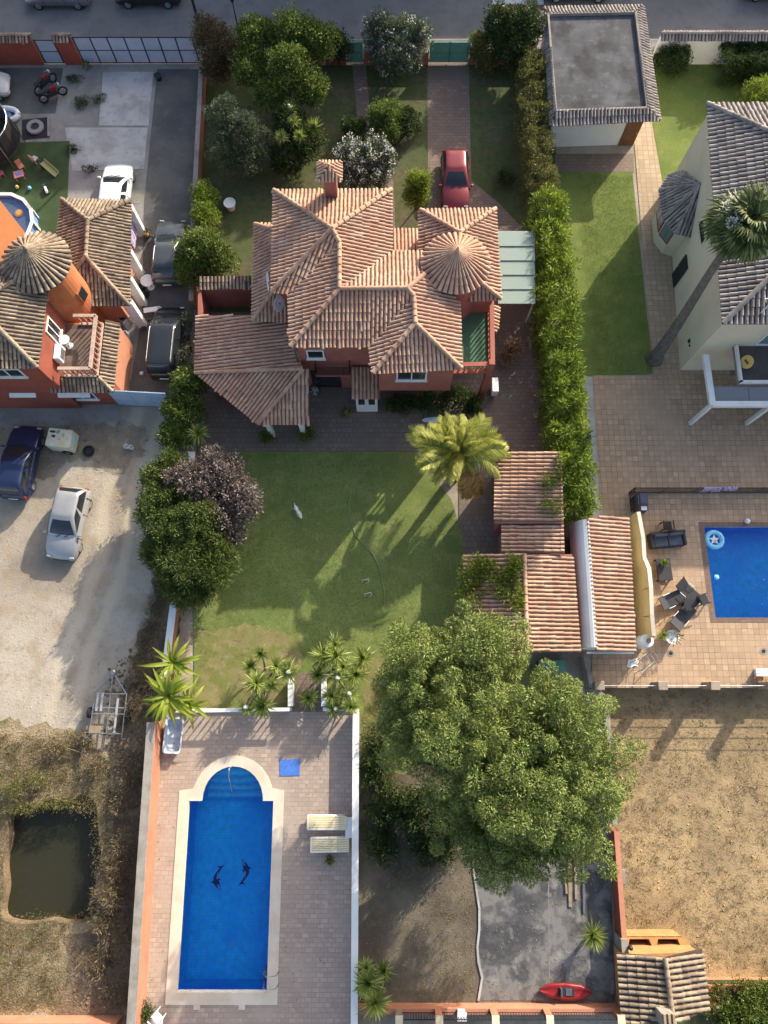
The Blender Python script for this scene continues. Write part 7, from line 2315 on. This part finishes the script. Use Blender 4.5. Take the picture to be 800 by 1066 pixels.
def plastic_chair(label, px, py, rz, m, z=.045):
    t = thing('garden_chair', label, 'chair', P(px, py, z), rz)
    MB().box((0, 0, .42), (.48, .48, .04)).build('seat', m, t, world=False, bevel=.02)
    for k in range(5): MB().beam((-.2, -.19 + .095 * k, .46), (-.34, -.19 + .095 * k, .88), .06, .025).build('back_slat', m, t, world=False)
    MB().beam((-.34, -.25, .88), (-.34, .25, .88), .05, .06).build('top_rail', m, t, world=False)
    for s in (-1, 1):
        MB().box((0, s * .26, .64), (.46, .06, .03)).build('armrest', m, t, world=False)
        for x in (-.2, .2): MB().box((x, s * .24, .2), (.05, .05, .4)).build('leg', m, t, world=False)
plastic_chair('white garden chair at the bottom left corner of the pool deck', 166, 1056, 2.4, K['white_plastic'])
shrub('shrub', 'small bush at the bottom corner of the salmon pool wall', 'shrub', [(153, 1052, .35, .32, .4, .35)], K['f_dark'], 10, .18, 45, .13, .05, limbs=3, tr=.03)

# lawn things
hp = [(367, 492), (367, 505), (364, 525), (365, 540), (370, 556), (378, 566), (388, 576), (395, 590), (398, 602), (400, 615), (400, 630)]
hs_ = MB().tube([P(a, b, .06) for a, b in hp], .022, 6).build('garden_hose', mat('hose_green', [(.22, .30, .12)], .6, world=False), smooth=True)
tag(hs_, 'pale green garden hose curving across the lawn', 'hose')
for lab, px, py in (('small white wire hoop on the lawn in the light', 381, 606), ('small white wire hoop on the lawn in the palm shadow', 383.5, 620)):
    c = P(px, py, .03)
    o = MB().tube([c + Vector((-.18, -.06, 0)), c + Vector((-.18, .06, .22)), c + Vector((.16, .14, .24)), c + Vector((.18, -.02, .2)), c + Vector((.0, -.1, .02))], .016, 6).build('lawn_hoop', K['white_plastic'], smooth=True)
    tag(o, lab, 'hoop')
# white dog standing on the lawn, one skinned body
c = P(311, 534, .03)
dg = thing('dog', 'small white dog standing on the shaded lawn', 'dog', c, math.radians(-60))
dg.scale = (1.2, 1.2, 1.2)
verts = {'hip': (-.22, 0, .30, .085), 'waist': (-.08, 0, .29, .072), 'chest': (.12, 0, .29, .098), 'neck': (.24, 0, .38, .06), 'head': (.32, 0, .45, .066), 'muzzle': (.42, 0, .42, .034),
         'tail1': (-.32, .02, .36, .024), 'tail2': (-.40, .05, .46, .014)}
for s, n_ in ((-1, 'r'), (1, 'l')):
    verts.update({'fs' + n_: (.14, s * .075, .26, .045), 'fe' + n_: (.12, s * .08, .15, .028), 'ff' + n_: (.14, s * .08, .02, .026),
                  'hk' + n_: (-.18, s * .075, .22, .05), 'hh' + n_: (-.27, s * .08, .11, .024), 'hf' + n_: (-.23, s * .08, .02, .026), 'ear' + n_: (.29, s * .06, .52, .02), 'ear2' + n_: (.28, s * .075, .47, .016)})
names = list(verts)
edges = [('hip', 'waist'), ('waist', 'chest'), ('chest', 'neck'), ('neck', 'head'), ('head', 'muzzle'), ('hip', 'tail1'), ('tail1', 'tail2')]
for n_ in 'rl': edges += [('chest', 'fs' + n_), ('fs' + n_, 'fe' + n_), ('fe' + n_, 'ff' + n_), ('hip', 'hk' + n_), ('hk' + n_, 'hh' + n_), ('hh' + n_, 'hf' + n_), ('head', 'ear' + n_), ('ear' + n_, 'ear2' + n_)]
me = bpy.data.meshes.new('body')
me.from_pydata([verts[k][:3] for k in names], [(names.index(a), names.index(b)) for a, b in edges], [])
do = mesh_obj('body', me, K['skin_dog'], dg, world=False)
md = do.modifiers.new('skin', 'SKIN'); md.use_smooth_shade = True
for i, k in enumerate(names):
    r = verts[k][3]; me.skin_vertices[0].data[i].radius = (r, r)
    me.skin_vertices[0].data[i].use_root = (k == 'hip')
do.modifiers.new('sub', 'SUBSURF').render_levels = 2
for s in (-1, 1): MB().lathe((.375, s * .035, .455), [(.0, -.008), (.009, 0), (.0, .008)], 8).build('eye', K['dark_void'], dg, world=False)
MB().lathe((.452, 0, .42), [(.0, -.012), (.014, 0), (.0, .012)], 8).build('nose', K['dark_void'], dg, world=False)

# villa patio: blue paddling board strip and flower pots
c = P(462, 437)
t = thing('paddle_board', 'pale blue board lying on the patio by the palm', 'board', c, .05)
bdy = [(-1.25, 0), (-1.1, .2), (-.5, .3), (.3, .3), (.95, .2), (1.25, 0), (.95, -.2), (.3, -.3), (-.5, -.3), (-1.1, -.2)]
MB().prism([(x, y * .55) for x, y in bdy], .03, .12).build('deck', mat('pale_board', [(.45, .62, .70), ((.62, .72, .76), 2, .4, .6)], .5, world=False), t, world=False, bevel=.02)
MB().box((-.2, 0, .125), (.8, .2, .012)).build('grip_pad', K['white_plastic'], t, world=False)
pot('white pot below the villa balcony railing', 328, 409, K['white_plastic'], .22, 0, K['f_dark'])

# ------------------------------------------------------------------ back yard
c = P(588, 1030, .05)
t = thing('kayak', 'red sit on kayak lying by the orange back wall', 'kayak', c, -.05)
ky = MB()
st_ = [(-1.2, .03, .12), (-1.05, .16, .06), (-.7, .30, .02), (0, .36, 0), (.7, .30, .02), (1.05, .16, .06), (1.2, .03, .12)]
for x, w, zb in st_:
    for y, z in ((-.55, zb), (-.95, zb + .12), (-1, .26), (-.75, .30), (-.4, .27), (0, .25), (.4, .27), (.75, .30), (1, .26), (.95, zb + .12), (.55, zb)):
        ky.v.append((x, y * w, z))
for i in range(len(st_) - 1):
    for k in range(11):
        k2 = (k + 1) % 11; ky.f.append((i * 11 + k, i * 11 + k2, (i + 1) * 11 + k2, (i + 1) * 11 + k))
ky.build('hull', K['red_plastic'], t, world=False, smooth=True)
MB().box((.02, 0, .285), (.75, .36, .04)).build('cockpit', K['black_fabric'], t, world=False, bevel=.02)
MB().box((-.25, 0, .38), (.08, .36, .2)).build('seat_back', K['grey_cushion'], t, world=False, bevel=.02)
MB().box((.12, 0, .315), (.3, .3, .03)).build('seat', K['grey_cushion'], t, world=False, bevel=.02)
for k, (a, b, w) in enumerate((((593, 893), (594, 944), .16), ((599, 896), (600, 936), .12), ((588, 905), (590, 930), .10))):
    A, B = P(*a, .09 + .0 * k), P(*b, .09)
    o = MB().beam(A + Vector((0, 0, .01 * k)), B + Vector((0, 0, .01 * k)), w, .06).build('timber_plank', K['weathered_wood'])
    tag(o, ('widest timber plank lying on the concrete under the pine', 'right hand timber plank lying beside the widest one', 'short timber plank left of the widest one')[k], 'plank')
o = MB().tube([P(607, 892, .1), P(608, 950, .1)], .05, 8).build('drain_pipe', K['steel']); tag(o, 'grey pipe lying along the concrete beside the planks', 'pipe')
c = P(645, 914, 0)
t = thing('meter_box', 'grey meter box beside the red side wall', 'box', (c.x, c.y, LOTZ))
MB().box((c.x + .15, c.y, LOTZ + .35), (.45, .7, .7)).build('cabinet', K['steel'], t, bevel=.02)
MB().box((c.x + .15, c.y, LOTZ + .715), (.36, .6, .03)).build('lid', K['grey_coping'], t)
c = P(640, 976, .0)
t = thing('wall_lantern', 'stone pier with dark lamp at the barbecue corner', 'lamp', (c.x, c.y, LOTZ))
MB().box((c.x + .12, c.y, LOTZ + 1.0), (.3, .55, 2.0)).build('pier', K['grey_coping'], t)
MB().lathe((c.x + .35, c.y - .05, LOTZ + 1.95), [(.05, 0), (.12, .08), (.1, .22), (.0, .28)], 10).build('lamp', K['dark_metal'], t)
c = P(601, 690)
t = thing('storage_box', 'dark storage box under the eave of the outbuilding', 'box', (P(572, 694).x, P(572, 694).y, 0))
MB().box((P(572, 694).x, P(572, 694).y, .3), (1.3, .6, .56)).build('chest', K['dark_metal'], t, bevel=.02)
MB().box((P(572, 694).x, P(572, 694).y, .61), (1.36, .66, .05)).build('lid', K['green_metal'], t, bevel=.02)
c = P(488, 1052); 
t = thing('gas_meter', 'pale blue meter box on the bottom wall', 'box', (P(480, 1051, .7).x, sy0 - .1, .7))
MB().box((P(480, 1051, .7).x, sy0 - .1, .95), (.36, .28, .5)).build('cabinet', K['blue_gate'], t, bevel=.02)
MB().box((P(480, 1051, .7).x, sy0 - .1, 1.22), (.42, .34, .04)).build('lid', K['white_plastic'], t)

# ------------------------------------------------------------------ right terrace
TZ = .02
c = P(692, 563, TZ)
t = thing('outdoor_sofa', 'dark grey wicker sofa with cushions near the iron fence', 'sofa', c, .09)
MB().box((0, 0, .2), (1.9, .82, .36)).build('base', K['charcoal_wicker'], t, world=False, bevel=.03)
MB().box((0, .33, .52), (1.9, .16, .34)).build('backrest', K['charcoal_wicker'], t, world=False, bevel=.03)
for s in (-1, 1):
    MB().box((s * .88, -.04, .48), (.14, .74, .24)).build('armrest', K['charcoal_wicker'], t, world=False, bevel=.02)
for k in range(2):
    MB().box((-.4 + .8 * k, -.07, .44), (.76, .62, .13)).build('seat_cushion', K['grey_cushion'], t, world=False, bevel=.04)
    MB().box((-.4 + .8 * k, .2, .62), (.74, .13, .34)).build('back_cushion', K['grey_cushion'], t, world=False, bevel=.04)
c = P(689, 594, TZ)
t = thing('coffee_table', 'dark wicker coffee table with a small plant on top', 'table', c, .05)
MB().box((0, 0, .4), (.75, 1.2, .05)).build('top', K['charcoal_wicker'], t, world=False, bevel=.01)
MB().box((0, 0, .14), (.62, 1.05, .04)).build('shelf', K['charcoal_wicker'], t, world=False)
for x in (-.33, .33):
    for y in (-.55, .55): MB().box((x, y, .19), (.07, .07, .37)).build('leg', K['charcoal_wicker'], t, world=False)
pot('small green plant pot on the dark coffee table', 690, 586, K['dark_metal'], .08, .445, K['f_lime'])
def sling_lounger(label, a, b, z=TZ):
    A, B = P(*a, z), P(*b, z)
    d = B - A; L = d.length
    t = thing('sun_lounger', label, 'sun lounger', (A + B) / 2, math.atan2(d.y, d.x))
    w = .66
    MB().add([(-L / 2, -w / 2, .32), (-L / 2, w / 2, .32), (L * .15, w / 2, .32), (L * .15, -w / 2, .32), (L / 2, w / 2, .75), (L / 2, -w / 2, .75)], [(0, 1, 2, 3), (3, 2, 4, 5)]).build('sling', K['charcoal_wicker'], t, world=False).modifiers.new('s', 'SOLIDIFY').thickness = .03
    f = MB()
    for s in (-1, 1): f.tube([(-L / 2, s * w / 2, .31), (L * .15, s * w / 2, .31), (L / 2, s * w / 2, .74)], .025, 6)
    f.build('frame', K['dark_metal'], t, world=False)
    for x in (-L * .4, L * .2):
        for s in (-1, 1): MB().tube([(x, s * w / 2, .31), (x + .05, s * w / 2, 0)], .022, 6).build('leg', K['dark_metal'], t, world=False)
    for s in (-1, 1): MB().tube([(-.1, s * (w / 2 + .03), .33), (0, s * (w / 2 + .03), .52), (.35, s * (w / 2 + .03), .52)], .02, 6).build('armrest', K['white_plastic'], t, world=False)
sling_lounger('dark sling lounger with its back raised towards the pool corner', (726, 628), (702, 607))
sling_lounger('dark sling lounger reaching towards the wavy yellow wall', (709, 620), (683, 631))
sling_lounger('dark sling lounger pointing down towards the potted agave', (718, 632), (697, 654))
c = P(713, 631, TZ)
t = thing('round_table', 'small dark round table between the sling loungers', 'table', c)
MB().lathe(c, [(.28, .6), (.3, .62), (.3, .64), (.0, .645)], 18).build('top', K['dark_metal'], t)
MB().lathe(c, [(.2, 0), (.03, .05), (.025, .6)], 10).build('pedestal', K['dark_metal'], t)
plastic_chair('dark folding chair at the end of the sling loungers by the pool', 729, 625, .3, K['charcoal_wicker'], TZ)
plastic_chair('small dark chair behind the wicker sofa', 692, 549, 1.6, K['iron'], TZ)
pot('white round pot with spiky plant below the loungers', 696, 664, K['white_plastic'], .34, TZ, K['f_hedge_dull'])
c = P(665, 669, TZ)
t = thing('water_tank', 'tall white plastic tank at the end of the yellow wall', 'tank', c)
MB().lathe(c, [(.30, 0), (.34, .1), (.34, 1.25), (.30, 1.35), (.12, 1.4), (.12, 1.46), (.0, 1.47)], 18).build('tank', K['white_plastic'], t, smooth=False)
MB().lathe(c + Vector((0, 0, 1.46)), [(.14, 0), (.14, .05), (.0, .06)], 14).build('cap', K['grey_coping'], t)
c = P(664, 526, TZ)
t = thing('gas_grill', 'blue grey covered grill in the corner of the iron fence', 'grill', c)
MB().box((c.x, c.y, .45), (.6, 1.0, .8), taper=.95).build('cabinet', K['grey_cushion'], t, bevel=.05)
MB().box((c.x, c.y + .1, .95), (.55, .75, .28), taper=.8).build('hood', K['grey_cushion'], t, bevel=.06)
MB().box((c.x + .02, c.y - .38, .87), (.3, .22, .05)).build('side_shelf', K['white_plastic'], t)
MB().tube([(c.x - .28, c.y + .35, .95), (c.x - .28, c.y - .2, .95)], .02, 6).build('handle', K['steel'], t)
# towels over the iron fence
def draped(label, px0, px1, h, z=.97):
    a, b = P(px0, 508, z), P(px1, 508, z)
    t = thing('towel', label, 'towel', (a.x, y510, 0))
    mb = MB(); n = 14
    for i in range(n + 1):
        f = i / n; x = a.x + (b.x - a.x) * f
        w = .03 * math.sin(f * 17) ; hh = h * (1 + .25 * math.sin(f * 9 + 1))
        mb.v += [(x, y510 - .09 + w, z - hh), (x, y510 - .045 + w * .4, z + .02), (x, y510, z + .05), (x, y510 + .06, z - .02), (x, y510 + .1 + w, z - hh * .5)]
    for i in range(n):
        for k in range(4): mb.f.append((5 * i + k, 5 * i + k + 1, 5 * i + 6 + k, 5 * i + 5 + k))
    o = mb.build('cloth', K['purple_cloth'], t, smooth=True); o.modifiers.new('s', 'SOLIDIFY').thickness = .015
draped('lilac and white towel draped over the iron fence', 733, 752, .5)
draped('purple towel rolled over the iron fence beside the lilac one', 754, 768, .25)
# inflatable ring with star
c = P(743.5, 562, -.08)
t = thing('inflatable_ring', 'light blue inflatable ring with a star floating in the terrace pool', 'float', c)
MB().tube([Vector((c.x + .42 * math.cos(a), c.y + .42 * math.sin(a), -.04)) for a in np.linspace(0, 2 * math.pi, 29)], .13, 10, cap=False).build('tube', K['light_blue'], t, smooth=True)
sp = []
for k in range(10):
    a = math.pi / 2 + k * math.pi / 5; r = .30 if k % 2 == 0 else .13
    sp.append((c.x + r * math.cos(a), c.y + r * math.sin(a)))
MB().prism(sp, -.07, -.02).build('star', K['white_plastic'], t)
MB().lathe((c.x + .05, c.y - .05, -.02), [(.06, 0), (.05, .04), (.0, .05)], 10).build('toy_duck', K['gold'], t)
c = P(746, 601, -.08)
o = MB().lathe(c, [(.02, -.05), (.13, -.03), (.15, .02), (.10, .07), (.0, .08)], 12).build('floating_dispenser', K['light_blue'], smooth=True); tag(o, 'small pale blue dispenser floating in the terrace pool', 'float')
c = P(777, 543, TZ)
o = MB().lathe(c, [(.05, .0), (.12, .05), (.15, .13), (.12, .22), (.02, .27)], 14).build('ball', K['white_plastic'], smooth=True); tag(o, 'white ball on the tiles above the terrace pool', 'ball')
for lab, px, py in (('round grey drain cover near the potted plant on the terrace', 698.5, 680), ('round grey drain cover below the terrace pool', 795, 678)):
    c = P(px, py, TZ)
    t = thing('drain_cover', lab, 'drain', c)
    MB().lathe(c, [(.2, .0), (.2, .012), (.13, .014), (.13, .006), (.0, .006)], 16).build('ring', K['grey_coping'], t)
    MB().lathe(c, [(.1, .0), (.1, .016), (.0, .018)], 12).build('lid', K['dark_metal'], t)
# drying rack
c = P(668, 690, TZ)
t = thing('drying_rack', 'folding metal drying rack on the terrace below the white shed', 'rack', c, .5)
f = MB()
for s in (-.28, .28):
    f.tube([(-.6, s, 0), (.55, s, .95)], .02, 6); f.tube([(.6, s, 0), (-.55, s, .95)], .02, 6)
f.build('legs', K['steel'], t, world=False)
for k in range(6): MB().tube([(-.55 + .22 * k, -.3, .95), (-.55 + .22 * k, .3, .95)], .014, 6).build('bar', K['steel'], t, world=False)
c = P(659, 690, TZ)
cl_ = MB(); n = 9
for i in range(n):
    for j in range(n):
        x, y = (i / (n - 1) - .5) * .55, (j / (n - 1) - .5) * .4
        cl_.v.append((c.x + x + .05 * math.sin(9 * y), c.y + y + .05 * math.sin(11 * x), TZ + .02 + .07 * abs(math.sin(13 * x + 3) * math.cos(11 * y))))
for i in range(n - 1):
    for j in range(n - 1): cl_.f.append((i * n + j, i * n + j + 1, (i + 1) * n + j + 1, (i + 1) * n + j))
o = cl_.build('white_cloth', K['white_plastic']); tag(o, 'crumpled white cloth on the terrace beside the drying rack', 'cloth'); o.modifiers.new('s', 'SOLIDIFY').thickness = .02
c = P(798, 700, TZ)
t = thing('terrace_bench', 'white bench at the right end of the terrace fence', 'bench', c)
for k in range(3): MB().box((c.x, c.y - .14 + .14 * k, .45), (1.5, .11, .04)).build('slat', K['white_plastic'], t)
for s in (-.6, .6): MB().box((c.x + s, c.y, .22), (.06, .36, .42)).build('leg', K['white_plastic'], t)
pot('brown clay pot under the white bench end', 789, 706, K['clay'], .16, TZ)
# small leftovers by the villa entrance and bedding
for lab, px, py in (('terracotta pot on the patio left of the porch', 360, 432), ('terracotta pot on the patio right of the porch', 405, 428), ('terracotta pot beside the villa corner under the balcony', 498, 418)):
    pot(lab, px, py, K['clay'], .18, .02, K['f_green'])
